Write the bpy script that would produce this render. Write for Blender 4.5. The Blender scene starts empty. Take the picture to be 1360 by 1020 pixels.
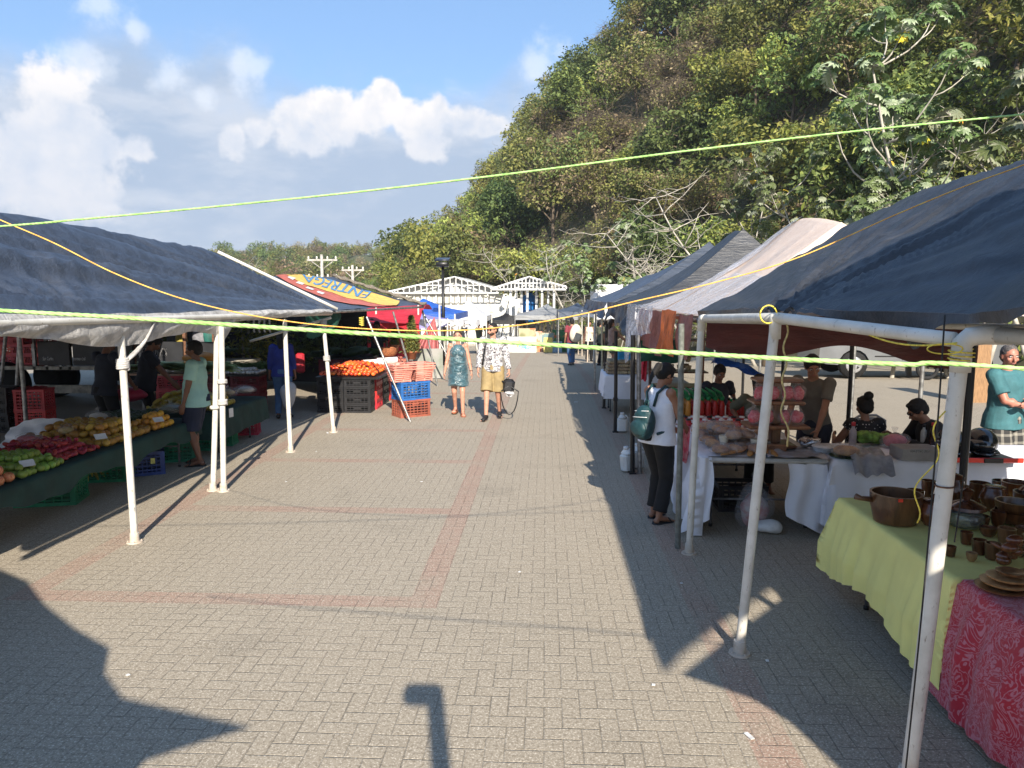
import bpy, math, random
from mathutils import Vector, Matrix, noise
rnd = random.Random(11)
R = math.radians
scene = bpy.context.scene
COL = scene.collection
# ---------------------------------------------------------------- camera mapping
CH, PITCH, YAW, F = 2.3, 0.1216, 0.0455, 982.0
cam_pos = Vector((0, 0, CH))
_f = Vector((-math.sin(YAW)*math.cos(PITCH), math.cos(YAW)*math.cos(PITCH), -math.sin(PITCH)))
_r = Vector((math.cos(YAW), math.sin(YAW), 0))
_u = _r.cross(_f)
def ray(px, py): return _f + _r*((px-680)/F) + _u*((510-py)/F)
SLOPE_Y, SLOPE = 20.0, 0.045       # the square falls away gently beyond 20 m
def gz(y): return -SLOPE*max(0.0, y-SLOPE_Y)
def G(px, py, z=0.0):
    d = ray(px, py); p = cam_pos + d*((z-CH)/d.z)
    if z == 0.0 and (p.y > SLOPE_Y or p.y < 0):
        p = cam_pos + d*((SLOPE*SLOPE_Y-CH)/(d.z+SLOPE*d.y))
    return p
def QY(px, py, Y):
    d = ray(px, py); return cam_pos + d*(Y/d.y)
def QX(px, py, X):
    d = ray(px, py); return cam_pos + d*(X/d.x)
def proj(p):
    d = Vector(p)-cam_pos; z = d.dot(_f); return (680+F*d.dot(_r)/z, 510-F*d.dot(_u)/z)
def lerp(a, b, t): return a+(b-a)*t
def V(*a): return Vector(a)
def nz(x, y=0, z=0): return noise.noise(Vector((x, y, z)))
# ---------------------------------------------------------------- mesh builder
def evaluated_mesh(o):
    # evaluate modifiers / text in a small side scene so the full scene is not re-evaluated each time
    tmp=bpy.data.scenes.new('workbench'); tmp.collection.objects.link(o); vl=tmp.view_layers[0]; vl.update(); dg=vl.depsgraph; dg.update()
    me=bpy.data.meshes.new_from_object(o.evaluated_get(dg)); tmp.collection.objects.unlink(o); bpy.data.scenes.remove(tmp); return me
class MB:
    def __init__(s): s.v=[]; s.f=[]; s.m=[]
    def quadgrid(s, P, nu, nv, closeu=False, closev=False, mi=0):
        b=len(s.v); s.v.extend(P)
        for i in range(nu if closeu else nu-1):
            for j in range(nv if closev else nv-1):
                i2=(i+1)%nu; j2=(j+1)%nv
                s.f.append((b+i*nv+j, b+i2*nv+j, b+i2*nv+j2, b+i*nv+j2)); s.m.append(mi)
        return s
    def box(s, c, d, rot=None, mi=0, taper=1.0):
        c=Vector(c); b=len(s.v); h=[x/2 for x in d]
        for z in (-1,1):
            t = taper if z<0 else 1.0
            for x,y in ((-1,-1),(1,-1),(1,1),(-1,1)):
                p=Vector((x*h[0]*t,y*h[1]*t,z*h[2]))
                if rot is not None: p = (rot if isinstance(rot,Matrix) else Matrix.Rotation(rot,3,'Z'))@p
                s.v.append(c+p)
        for q in ((0,3,2,1),(4,5,6,7),(0,1,5,4),(1,2,6,5),(2,3,7,6),(3,0,4,7)):
            s.f.append(tuple(b+i for i in q)); s.m.append(mi)
        return s
    def bbox(s, c, d, bv=0.01, rot=None, mi=0):
        # box with chamfered vertical edges and top/bottom rims
        c=Vector(c); hx,hy,hz=d[0]/2,d[1]/2,d[2]/2; M=(rot if isinstance(rot,Matrix) else Matrix.Rotation(rot or 0,3,'Z'))
        def ring(ix,iy,z):
            out=[]
            for sx,sy in ((1,1),(-1,1),(-1,-1),(1,-1)):
                pts=[(sx*(hx-ix),sy*(hy-iy-bv)),(sx*(hx-ix-bv),sy*(hy-iy))]
                if sx*sy<0: pts.reverse()
                out+= [c+M@Vector((a,b2,z)) for a,b2 in pts]
            return out
        rings=[ring(bv,bv,-hz),ring(0,0,-hz+bv),ring(0,0,hz-bv),ring(bv,bv,hz)]
        b=len(s.v)
        for r_ in rings: s.v.extend(r_)
        for i in range(3):
            for j in range(8):
                j2=(j+1)%8; s.f.append((b+i*8+j,b+i*8+j2,b+(i+1)*8+j2,b+(i+1)*8+j)); s.m.append(mi)
        s.f.append(tuple(b+j for j in range(7,-1,-1))); s.m.append(mi)
        s.f.append(tuple(b+24+j for j in range(8))); s.m.append(mi)
        return s
    def frame(s, d):
        d=d.normalized(); a=Vector((0,0,1)) if abs(d.z)<0.95 else Vector((1,0,0))
        x=d.cross(a).normalized(); return x, x.cross(d).normalized()
    def cone(s, p0, p1, r0, r1, n=12, caps=True, mi=0, ry=None):
        p0=Vector(p0); p1=Vector(p1)
        x,y=s.frame(p1-p0); b=len(s.v)
        for p,r in ((p0,r0),(p1,r1)):
            rx,r2 = r if isinstance(r,tuple) else (r,r)
            for k in range(n):
                a=2*math.pi*k/n; s.v.append(p+x*(rx*math.cos(a))+y*(r2*math.sin(a)))
        for k in range(n):
            k2=(k+1)%n; s.f.append((b+k,b+k2,b+n+k2,b+n+k)); s.m.append(mi)
        if caps:
            s.f.append(tuple(b+k for k in range(n-1,-1,-1))); s.m.append(mi)
            s.f.append(tuple(b+n+k for k in range(n))); s.m.append(mi)
        return s
    def tube(s, pts, r, n=8, mi=0, caps=True):
        pts=[Vector(p) for p in pts]; b=len(s.v); N=len(pts)
        x=None
        for i,p in enumerate(pts):
            d=(pts[min(i+1,N-1)]-pts[max(i-1,0)])
            if d.length<1e-9: d=Vector((0,0,1))
            d.normalize()
            if x is None: x,_=s.frame(d)
            x=(x-d*x.dot(d))
            if x.length<1e-6: x,_=s.frame(d)
            x.normalize(); y=d.cross(x)
            rr=r[i] if isinstance(r,(list,tuple)) else r
            for k in range(n):
                a=2*math.pi*k/n; s.v.append(p+x*(rr*math.cos(a))+y*(rr*math.sin(a)))
        for i in range(N-1):
            for k in range(n):
                k2=(k+1)%n; s.f.append((b+i*n+k,b+i*n+k2,b+(i+1)*n+k2,b+(i+1)*n+k)); s.m.append(mi)
        if caps:
            s.f.append(tuple(b+k for k in range(n-1,-1,-1))); s.m.append(mi)
            s.f.append(tuple(b+(N-1)*n+k for k in range(n))); s.m.append(mi)
        return s
    def ball(s, c, r, nu=12, nv=8, M=None, mi=0):
        c=Vector(c)
        if not isinstance(r,(tuple,list,Vector)): r=(r,r,r)
        b=len(s.v)
        def P(x,y,z):
            p=Vector((x*r[0],y*r[1],z*r[2]))
            return c+(M@p if M is not None else p)
        s.v.append(P(0,0,-1))
        for i in range(1,nv):
            t=math.pi*i/nv-math.pi/2
            for k in range(nu):
                a=2*math.pi*k/nu; s.v.append(P(math.cos(t)*math.cos(a),math.cos(t)*math.sin(a),math.sin(t)))
        s.v.append(P(0,0,1)); top=len(s.v)-1
        for k in range(nu):
            k2=(k+1)%nu
            s.f.append((b,b+1+k2,b+1+k)); s.m.append(mi)
            s.f.append((top,top-nu+k,top-nu+k2)); s.m.append(mi)
        for i in range(nv-2):
            for k in range(nu):
                k2=(k+1)%nu; o=b+1+i*nu
                s.f.append((o+k,o+k2,o+nu+k2,o+nu+k)); s.m.append(mi)
        return s
    def lathe(s, prof, c=(0,0,0), n=24, mi=0, M=None):
        c=Vector(c); b=len(s.v)
        for r,z in prof:
            for k in range(n):
                a=2*math.pi*k/n; p=Vector((r*math.cos(a),r*math.sin(a),z)); s.v.append(c+(M@p if M is not None else p))
        for i in range(len(prof)-1):
            for k in range(n):
                k2=(k+1)%n; s.f.append((b+i*n+k,b+i*n+k2,b+(i+1)*n+k2,b+(i+1)*n+k)); s.m.append(mi)
        for ring,fl in ((0,True),(len(prof)-1,False)):
            if prof[ring][0]>1e-5:
                q=[b+ring*n+k for k in range(n)]
                if fl: q.reverse()
                s.f.append(tuple(q)); s.m.append(mi)
        return s
    def caps(s, p0, p1, r0, r1, n=12):
        s.cone(p0,p1,r0,r1,n); s.ball(p0,r0,n,8); s.ball(p1,r1,n,8); return s
    def prism(s, pts2, p, x, y, depth, mi=0):
        # 2-D outline extruded: p origin, x,y plane axes, depth along normal
        p=Vector(p);x=Vector(x);y=Vector(y);nn=x.cross(y).normalized()*depth; b=len(s.v); n=len(pts2)
        for o in (Vector((0,0,0)),nn):
            for a,c in pts2: s.v.append(p+x*a+y*c+o)
        s.f.append(tuple(b+k for k in range(n-1,-1,-1))); s.m.append(mi)
        s.f.append(tuple(b+n+k for k in range(n))); s.m.append(mi)
        for k in range(n):
            k2=(k+1)%n; s.f.append((b+k,b+k2,b+n+k2,b+n+k)); s.m.append(mi)
        return s
    def xform(s, M):
        s.v=[M@Vector(v) for v in s.v]; return s
    def mesh(s, name, mats, smooth=True, off=Vector((0,0,0))):
        me=bpy.data.meshes.new(name)
        me.from_pydata([tuple(Vector(v)-off) for v in s.v],[],s.f)
        if not isinstance(mats,(list,tuple)): mats=[mats]
        for m in mats: me.materials.append(m)
        if len(mats)>1: me.polygons.foreach_set('material_index', s.m)
        if smooth: me.polygons.foreach_set('use_smooth',[True]*len(me.polygons))
        me.update(); return me
    def build(s, name, mats, parent=None, smooth=True, auto=False):
        off = origin_of(parent) if parent else Vector((0,0,0))
        o=bpy.data.objects.new(name, s.mesh(name,mats,smooth,off)); COL.objects.link(o)
        if parent: o.parent=parent
        if smooth and auto:
            try: o.data.set_sharp_from_angle(angle=R(auto if auto is not True else 35))
            except Exception: pass
        return o
def origin_of(o):
    p=Vector((0,0,0))
    while o: p=p+Vector(o.location); o=o.parent
    return p
def tag(o,label=None,cat=None,group=None,kind=None):
    if label: o['label']=label
    if cat: o['category']=cat
    if group: o['group']=group
    if kind: o['kind']=kind
    return o
def thing(name,label,cat,loc=(0,0,0),group=None):
    o=bpy.data.objects.new(name,None); COL.objects.link(o); o.location=loc; o.empty_display_size=0.1
    return tag(o,label,cat,group)
def children(o): return [c for c in bpy.data.objects if c.parent==o]
_kids={}
def copy_tree(o,loc=None,rz=None,label=None,scale=None,parent=None):
    c=o.copy(); COL.objects.link(c)
    if parent: c.parent=parent
    if loc is not None: c.location=loc
    if rz is not None: c.rotation_euler=(0,0,rz)
    if scale is not None: c.scale=(scale,)*3 if not isinstance(scale,tuple) else scale
    if label: c['label']=label
    if o.name not in _kids: _kids[o.name]=children(o)
    for ch in _kids[o.name]: copy_tree(ch,parent=c)
    return c
# ---------------------------------------------------------------- materials
class NT:
    def __init__(s,m):
        s.t=m.node_tree; s.n=s.t.nodes; s.l=s.t.links
    def new(s,k,**kw):
        n=s.n.new(k)
        for a,b in kw.items():
            if hasattr(n,a): setattr(n,a,b)
            else: n.inputs[a].default_value=b
        return n
    def put(s,sock,v):
        if isinstance(v,bpy.types.NodeSocket): s.l.new(v,sock)
        else:
            try: sock.default_value=v
            except Exception: sock.default_value=(v,v,v,1) if len(sock.default_value)==4 else (v,v,v)
    def M(s,op,a,b=0.0,c=0.0,clamp=False):
        n=s.n.new('ShaderNodeMath'); n.operation=op; n.use_clamp=clamp
        s.put(n.inputs[0],a); s.put(n.inputs[1],b); s.put(n.inputs[2],c); return n.outputs[0]
    def mix(s,fac,a,b,mode='MIX'):
        n=s.n.new('ShaderNodeMix'); n.data_type='RGBA'; n.blend_type=mode
        s.put(n.inputs[0],fac); s.put(n.inputs[6],a if not isinstance(a,tuple) or len(a)==4 else (*a,1)); s.put(n.inputs[7],b if not isinstance(b,tuple) or len(b)==4 else (*b,1))
        return n.outputs[2]
    def noise(s,scale,detail=3,rough=.5,vec=None,dist=0.0,w=None):
        n=s.n.new('ShaderNodeTexNoise'); n.inputs['Scale'].default_value=scale; n.inputs['Detail'].default_value=detail; n.inputs['Roughness'].default_value=rough
        n.inputs['Distortion'].default_value=dist
        if vec is not None: s.l.new(vec,n.inputs['Vector'])
        return n.outputs[0]
    def ss(s,x,a,b):  # smoothstep
        n=s.n.new('ShaderNodeMapRange'); n.interpolation_type='SMOOTHSTEP'
        s.put(n.inputs[0],x); n.inputs[1].default_value=a; n.inputs[2].default_value=b; return n.outputs[0]
    def obj(s): 
        return s.n.new('ShaderNodeTexCoord').outputs['Object']
    def mapping(s,vec,scale=(1,1,1),rot=(0,0,0),loc=(0,0,0)):
        n=s.n.new('ShaderNodeMapping'); n.inputs['Scale'].default_value=scale; n.inputs['Rotation'].default_value=rot; n.inputs['Location'].default_value=loc
        s.l.new(vec,n.inputs['Vector']); return n.outputs[0]
def newmat(name):
    m=bpy.data.materials.new(name); m.use_nodes=True; nt=NT(m); b=m.node_tree.nodes['Principled BSDF']; return m,nt,b
def bump(nt,b,h,strength=.3,dist=.01):
    n=nt.new('ShaderNodeBump'); n.inputs['Strength'].default_value=strength; n.inputs['Distance'].default_value=dist
    nt.l.new(h,n.inputs['Height']); nt.l.new(n.outputs[0],b.inputs['Normal'])
_mc={}
def mat(name,col,rough=.6,var=.25,scale=8,col2=None,metal=0,spec=None,bmp=0,bscale=60,trans=0,coat=0,sheen=0,rnd_obj=0,detail=4,stretch=None):
    if name in _mc: return _mc[name]
    m,nt,b=newmat(name); oc=nt.obj()
    if stretch: oc=nt.mapping(oc,scale=stretch)
    c2 = col2 if col2 else tuple(max(0,c*(1-var)) for c in col)
    c1 = col if col2 else tuple(min(1,c*(1+var*.6)) for c in col)
    fac=nt.ss(nt.noise(scale,detail,.6,oc),.35,.65)
    c=nt.mix(fac,c1,c2)
    if rnd_obj:
        oi=nt.new('ShaderNodeObjectInfo'); h=nt.new('ShaderNodeHueSaturation')
        nt.l.new(c,h.inputs['Color']); nt.l.new(nt.M('MULTIPLY_ADD',oi.outputs['Random'],rnd_obj,1-rnd_obj/2),h.inputs['Value'])
        nt.l.new(nt.M('MULTIPLY_ADD',oi.outputs['Random'],rnd_obj*.08,.5-rnd_obj*.04),h.inputs['Hue']); c=h.outputs[0]
    nt.l.new(c,b.inputs['Base Color'])
    nt.l.new(nt.M('MULTIPLY_ADD',nt.noise(scale*2.3,3,.5,oc),.25,rough-.12,clamp=True),b.inputs['Roughness'])
    b.inputs['Metallic'].default_value=metal
    if spec is not None: b.inputs['Specular IOR Level'].default_value=spec
    if coat: b.inputs['Coat Weight'].default_value=coat; b.inputs['Coat Roughness'].default_value=.1
    if sheen: b.inputs['Sheen Weight'].default_value=sheen
    if bmp: bump(nt,b,nt.noise(bscale,4,.6,oc),bmp,.01)
    if trans:
        tr=nt.new('ShaderNodeBsdfTranslucent'); nt.l.new(c,tr.inputs['Color']); mx=nt.new('ShaderNodeMixShader'); mx.inputs[0].default_value=trans
        out=nt.n['Material Output']; nt.l.new(b.outputs[0],mx.inputs[1]); nt.l.new(tr.outputs[0],mx.inputs[2]); nt.l.new(mx.outputs[0],out.inputs['Surface'])
    _mc[name]=m; return m
# ================================================================ camera, light, sky, ground
cd=bpy.data.cameras.new('Camera'); cam=bpy.data.objects.new('Camera',cd); COL.objects.link(cam); scene.camera=cam
cd.sensor_width=36; cd.lens=36*F/1360; cd.clip_start=.05; cd.clip_end=3000
cam.matrix_world=Matrix(((_r.x,_u.x,-_f.x,0),(_r.y,_u.y,-_f.y,0),(_r.z,_u.z,-_f.z,CH),(0,0,0,1)))
SUN_EL=R(31); sh=Vector((-.19,.982)).normalized()
sl=bpy.data.lights.new('sun','SUN'); sl.energy=5.0; sl.angle=R(.55); sl.color=(1,.91,.78)
so=bpy.data.objects.new('sun',sl); COL.objects.link(so)
ldir=Vector((sh.x*math.cos(SUN_EL),sh.y*math.cos(SUN_EL),-math.sin(SUN_EL)))
so.rotation_euler=ldir.to_track_quat('-Z','Y').to_euler(); so.location=(2,-10,12)
scene.view_settings.view_transform='Standard'; scene.view_settings.look='None'; scene.view_settings.gamma=1; scene.view_settings.exposure=.88
w=bpy.data.worlds.new('World'); scene.world=w; w.use_nodes=True
nt=NT(w); bg=nt.n['Background']; bg.inputs['Strength'].default_value=.086
sky=nt.new('ShaderNodeTexSky'); sky.sky_type='NISHITA'; sky.sun_disc=False; sky.sun_elevation=SUN_EL
sky.sun_rotation=math.atan2(-sh.x,-sh.y); sky.air_density=1.0; sky.dust_density=.6; sky.ozone_density=2.0; sky.altitude=50
tc=nt.new('ShaderNodeTexCoord'); D=tc.outputs['Generated']
sep=nt.new('ShaderNodeSeparateXYZ'); nt.l.new(D,sep.inputs[0]); sz=sep.outputs[2]
def vmath(op,a,b=None):
    n=nt.n.new('ShaderNodeVectorMath'); n.operation=op
    nt.put(n.inputs[0],a)
    if b is not None: nt.put(n.inputs[1],b)
    return n
wa=nt.new('ShaderNodeTexNoise'); wa.inputs['Scale'].default_value=9; wa.inputs['Detail'].default_value=2; nt.l.new(D,wa.inputs['Vector'])
DW=vmath('ADD',D,vmath('SCALE',vmath('SUBTRACT',wa.outputs['Color'],(.5,.5,.5)).outputs[0]).outputs[0])
DW.inputs[1].links[0].from_node.inputs['Scale'].default_value=.05
DW=DW.outputs[0]
n1=nt.noise(16,9,.62,D); n2=nt.noise(5,5,.55,D)
# puffs: pixel centre and angular radius
puffs=[(95,158,48),(60,200,55),(130,190,48),(185,195,22),(20,200,55),(90,235,55),(-40,235,60),
       (420,152,26),(385,158,22),(452,150,24),(310,185,20),(345,178,22),(405,190,35),(440,180,25),
       (508,128,24),(490,150,30),(540,158,26),(590,145,20),(625,158,26),(575,170,34),(650,165,18),(1500,200,90),(-300,190,70),(-160,230,50)]
acc=None
for px,py,r_ in puffs:
    c=ray(px,py).normalized()
    dd=vmath('DISTANCE',DW,tuple(c)).outputs['Value']
    v=nt.M('SUBTRACT',1.0,nt.M('DIVIDE',dd,r_/F*1.12))
    acc=v if acc is None else nt.M('SMOOTH_MAX',acc,v,.25)
puffm=nt.M('ADD',acc,nt.M('MULTIPLY',nt.M('SUBTRACT',n1,.5),2.1))
mask1=nt.ss(puffm,.0,.42)
# shading of puffs: lit from the right / behind; lower parts greyer
n3=nt.noise(22,6,.6,vmath('ADD',D,(.012,0,-.012)).outputs[0])
lit=nt.M('ADD',nt.M('MULTIPLY',nt.M('SUBTRACT',n1,n3),2.2),nt.M('MULTIPLY_ADD',nt.ss(puffm,.0,1.0),-.25,.86),clamp=True)
elev_f=nt.ss(nt.M('ADD',sz,nt.M('MULTIPLY',nt.M('SUBTRACT',n2,.5),.06)),.165,.275)
litf=nt.M('MULTIPLY',lit,nt.M('MULTIPLY_ADD',elev_f,.55,.45),clamp=True)
cwhite=(7.5,7.1,6.8,1); cgrey=(4.2,4.8,5.8,1)
ccol=nt.mix(litf,cgrey,cwhite)
# stratus bank low over the horizon
bank=nt.M('ADD',sz,nt.M('MULTIPLY',nt.M('SUBTRACT',n2,.5),.28))
mask2=nt.M('SUBTRACT',1.0,nt.ss(bank,.19,.285))
bcol=nt.mix(nt.ss(nt.noise(7,6,.6,nt.mapping(D,scale=(1,1,3))),.4,.7),(3.1,3.8,4.9,1),(4.5,4.9,5.6,1))
mask3=nt.M('MULTIPLY',nt.ss(nt.noise(6,8,.62,nt.mapping(D,scale=(1,1,2.2),loc=(.3,.1,.35))),.58,.72),.30)
hz=nt.M('SUBTRACT',1.0,nt.ss(sz,-.02,.12))
skc=nt.mix(.38,sky.outputs[0],(2.3,4.4,8.2,1))
c=nt.mix(mask3,skc,(6.2,6.8,7.6,1))
acc2=None
for px,py,r_ in ((225,106,26),(205,112,20),(322,94,22),(345,98,16),(118,92,24),(150,96,18),(172,40,15),(130,6,26),(745,72,30),(720,88,26),(270,130,14)):
    dd=vmath('DISTANCE',DW,tuple(ray(px,py).normalized())).outputs['Value']; v=nt.M('SUBTRACT',1.0,nt.M('DIVIDE',dd,r_/F*1.3)); acc2=v if acc2 is None else nt.M('SMOOTH_MAX',acc2,v,.2)
wisp=nt.M('MULTIPLY',nt.ss(nt.M('ADD',acc2,nt.M('MULTIPLY',nt.M('SUBTRACT',n1,.5),3.2)),.1,1.0),.5)
c=nt.mix(nt.M('MULTIPLY',mask2,.95),c,bcol)
c=nt.mix(wisp,c,(6.6,7.0,7.6,1))
c=nt.mix(mask1,c,ccol)
c=nt.mix(nt.M('MULTIPLY',hz,.2),c,(5.0,5.5,6.1,1))
nt.l.new(c,bg.inputs['Color'])

# ---- paving: herringbone concrete blocks with red marking courses
BAY=[G(300,y).y for y in (795,672,610)]
def paving_material():
    m,nt,b=newmat('paving'); oc=nt.obj()
    sp=nt.new('ShaderNodeSeparateXYZ'); nt.l.new(oc,sp.inputs[0]); X,Y=sp.outputs[0],sp.outputs[1]
    U=.10
    x=nt.M('DIVIDE',nt.M('ADD',X,50.0),U); y=nt.M('DIVIDE',nt.M('ADD',Y,50.0),U)
    i=nt.M('FLOOR',x); j=nt.M('FLOOR',y); fx=nt.M('FRACT',x); fy=nt.M('FRACT',y)
    k=nt.M('FLOORED_MODULO',nt.M('SUBTRACT',i,j),4.0)
    def eq(v): return nt.M('COMPARE',k,float(v),.3)
    k0,k1,k2,k3=eq(0),eq(1),eq(2),eq(3)
    def edge(dist): return dist
    gx=nt.M('SUBTRACT',1.0,fx); gy=nt.M('SUBTRACT',1.0,fy)
    big=1.0
    L=nt.M('ADD',fx,k1); Rr=nt.M('ADD',gx,k0); B=nt.M('ADD',fy,k2); T=nt.M('ADD',gy,k3)
    d=nt.M('MINIMUM',nt.M('MINIMUM',L,Rr),nt.M('MINIMUM',B,T))
    dn=nt.M('ADD',d,nt.M('MULTIPLY',nt.M('SUBTRACT',nt.noise(30,3,.6,oc),.5),.07))
    joint=nt.M('SUBTRACT',1.0,nt.ss(dn,.0,.07))
    idx=nt.M('SUBTRACT',i,k1); idy=nt.M('SUBTRACT',j,k2)
    cv=nt.new('ShaderNodeCombineXYZ'); nt.l.new(idx,cv.inputs[0]); nt.l.new(idy,cv.inputs[1])
    wn=nt.new('ShaderNodeTexWhiteNoise'); nt.l.new(cv.outputs[0],wn.inputs['Vector'])
    base=nt.mix(wn.outputs['Value'],(.335,.287,.220),(.352,.303,.234))
    # weathering at two scales
    base=nt.mix(nt.M('MULTIPLY',nt.ss(nt.noise(.8,6,.7,oc),.52,.70),.42),base,(.16,.14,.11))
    base=nt.mix(nt.ss(nt.noise(.35,5,.6,oc),.3,.75),base,nt.mix(.45,base,(.29,.255,.20)))
    # red courses
    def band(v,c0,wd,soft=.012):
        return nt.M('LESS_THAN',nt.M('ABSOLUTE',nt.M('SUBTRACT',v,c0)),wd/2)
    # snapped to block cells
    xs=nt.M('MULTIPLY_ADD',nt.M('ADD',idx,.5),U,-50.0); ys=nt.M('MULTIPLY_ADD',nt.M('ADD',idy,.5),U,-50.0)
    x0=G(608,686).x; pitch=(BAY[2]-BAY[0])/2
    redx=nt.M('MAXIMUM',band(X,x0,.22),band(X,-3.98,.22))
    redx=nt.M('MAXIMUM',redx,band(X,G(1010,960).x,.22))
    redx=nt.M('MULTIPLY',redx,nt.M('GREATER_THAN',Y,BAY[0]-.10))
    redx=nt.M('MAXIMUM',redx,nt.M('MULTIPLY',band(X,G(1010,960).x,.22),1.0))
    ym=nt.M('ABSOLUTE',nt.M('SUBTRACT',nt.M('FLOORED_MODULO',nt.M('ADD',nt.M('SUBTRACT',Y,BAY[0]),pitch/2),pitch),pitch/2))
    redy=nt.M('LESS_THAN',ym,.1)
    redy=nt.M('MULTIPLY',redy,nt.M('MULTIPLY',nt.M('GREATER_THAN',X,-4.05),nt.M('LESS_THAN',X,x0)))
    redy=nt.M('MULTIPLY',redy,nt.M('GREATER_THAN',Y,BAY[0]-.2))
    red=nt.M('MAXIMUM',redx,redy)
    fade=nt.ss(nt.noise(1.3,4,.65,oc),.25,.6)
    base=nt.mix(nt.M('MULTIPLY',red,nt.M('MULTIPLY_ADD',fade,.45,.15)),base,(.35,.195,.15))
    # aggregate speckle
    sp1=nt.noise(85,3,.7,oc); sp2=nt.noise(48,5,.75,oc)
    base=nt.mix(nt.M('MULTIPLY',nt.ss(sp1,.52,.64),.9),base,(.62,.56,.46))
    base=nt.mix(nt.M('MULTIPLY',nt.ss(sp2,.47,.62),.65),base,(.17,.14,.10))
    base=nt.mix(nt.M('MULTIPLY',nt.ss(nt.noise(14,5,.7,oc),.63,.76),.35),base,(.12,.11,.095))
    base=nt.mix(nt.M('MULTIPLY',joint,nt.M('MULTIPLY',nt.ss(nt.noise(1.7,5,.7,oc),.25,.75),.72)),base,(.105,.093,.073))
    nt.l.new(base,b.inputs['Base Color']); b.inputs['Roughness'].default_value=.9; b.inputs['Specular IOR Level'].default_value=.25
    h=nt.M('ADD',nt.M('MULTIPLY',joint,-1.0),nt.M('ADD',nt.M('MULTIPLY',sp2,.55),nt.M('MULTIPLY',wn.outputs['Value'],.3)))
    bump(nt,b,h,.55,.006)
    return m
PAV=paving_material()
g=MB(); 
def gp(x,y): return Vector((x,y,0))
g.quadgrid([Vector((x,y,gz(y))) for x in (-70,-30,0,30,60) for y in (-30,0,20,60,120)],5,5)
tag(g.build('ground',PAV),kind='structure')
# far land beyond the square, out to the horizon
dirt=mat('dry_grass_land',(.17,.16,.08),.95,.4,.05,bmp=.2,bscale=2)
g=MB(); g.quadgrid([Vector((x,y,gz(min(y,130))-.06)) for x in (-1200,0,1200) for y in (-600,0,20,130,1600)],3,5)
tag(g.build('terrain',dirt),kind='structure')
# ================================================================ tents, poles, ropes
def tarpmat(name,col,rough=.42,bmp=.28,streak=(1,6,6),trans=0.0,col2=None,spec=.5):
    m,nt,b=newmat(name); oc=nt.obj()
    v=nt.mapping(oc,scale=streak,rot=(0,0,.5))
    f1=nt.noise(1.4,6,.62,v,dist=.6); f2=nt.noise(40,3,.6,oc)
    dk=tuple(c*.62 for c in col) if col2 is None else col2
    c=nt.mix(nt.ss(f1,.35,.68),col,dk); c=nt.mix(nt.M('MULTIPLY',nt.ss(f2,.5,.8),.25),c,tuple(min(1,x*1.7+.01) for x in col))
    dust=nt.ss(nt.noise(.9,6,.7,oc),.45,.8)
    c=nt.mix(nt.M('MULTIPLY',dust,.22),c,(.20,.185,.16))
    nt.l.new(c,b.inputs['Base Color']); nt.l.new(nt.M('MULTIPLY_ADD',f1,.3,rough-.12),b.inputs['Roughness'])
    b.inputs['Specular IOR Level'].default_value=spec
    bump(nt,b,nt.M('ADD',nt.M('MULTIPLY',nt.noise(3.2,6,.65,v,dist=1.2),2.0),nt.M('MULTIPLY',f2,.15)),bmp,.03)
    if trans:
        tr=nt.new('ShaderNodeBsdfTranslucent'); nt.l.new(c,tr.inputs['Color']); mx=nt.new('ShaderNodeMixShader'); mx.inputs[0].default_value=trans
        out=nt.n['Material Output']; nt.l.new(b.outputs[0],mx.inputs[1]); nt.l.new(tr.outputs[0],mx.inputs[2]); nt.l.new(mx.outputs[0],out.inputs['Surface'])
    return m
T_NAVY=tarpmat('navy_tarp',(.050,.064,.094),.40)
T_NAVY2=tarpmat('charcoal_tarp',(.036,.040,.049),.40)
T_BLUEGREY=tarpmat('blue_grey_tarp',(.075,.10,.15),.45)
T_WHITE=tarpmat('white_cloth_valance',(.70,.68,.65),.7,.4,trans=.25)
T_PEACH=tarpmat('peach_tarp',(.86,.70,.58),.45,.3,trans=.2,col2=(.79,.62,.50))
T_GREY=tarpmat('grey_roof_sheet',(.30,.31,.32),.5,.3)
T_BLUE=tarpmat('bright_blue_tarp',(.02,.13,.62),.4,.4)
T_RED=tarpmat('red_tarp',(.62,.03,.05),.5,.4,trans=.2)
T_PINK=tarpmat('faded_pink_cloth',(.66,.22,.22),.7,.4,trans=.2)
T_MAROON=tarpmat('maroon_tarp',(.16,.035,.03),.5,.5)
T_ORANGE=tarpmat('orange_tarp',(.85,.19,.03),.45,.4,trans=.45)
T_DUSTYPINK=tarpmat('dusty_pink_tarp',(.42,.15,.12),.5,.5,trans=.35)
T_GREEN=tarpmat('green_tarp',(.01,.12,.075),.5,.4,trans=.3)
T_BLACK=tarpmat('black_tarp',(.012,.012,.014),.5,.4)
T_WHITE2=tarpmat('white_tent_fabric',(.82,.83,.86),.6,.2,trans=.1)
T_VIOLET=tarpmat('violet_tarp',(.32,.30,.62),.6,.3)
def plasticmat():
    m,nt,b=newmat('clear_plastic_sheet'); oc=nt.obj()
    f=nt.noise(5,6,.65,nt.mapping(oc,scale=(1,4,2)),dist=1.0)
    b.inputs['Base Color'].default_value=(.72,.72,.76,1); b.inputs['Roughness'].default_value=.22; b.inputs['Specular IOR Level'].default_value=.8
    nt.l.new(nt.M('MULTIPLY_ADD',nt.ss(f,.4,.65),.45,.38),b.inputs['Alpha']); bump(nt,b,f,.9,.03); return m
PLASTIC=plasticmat()
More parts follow.
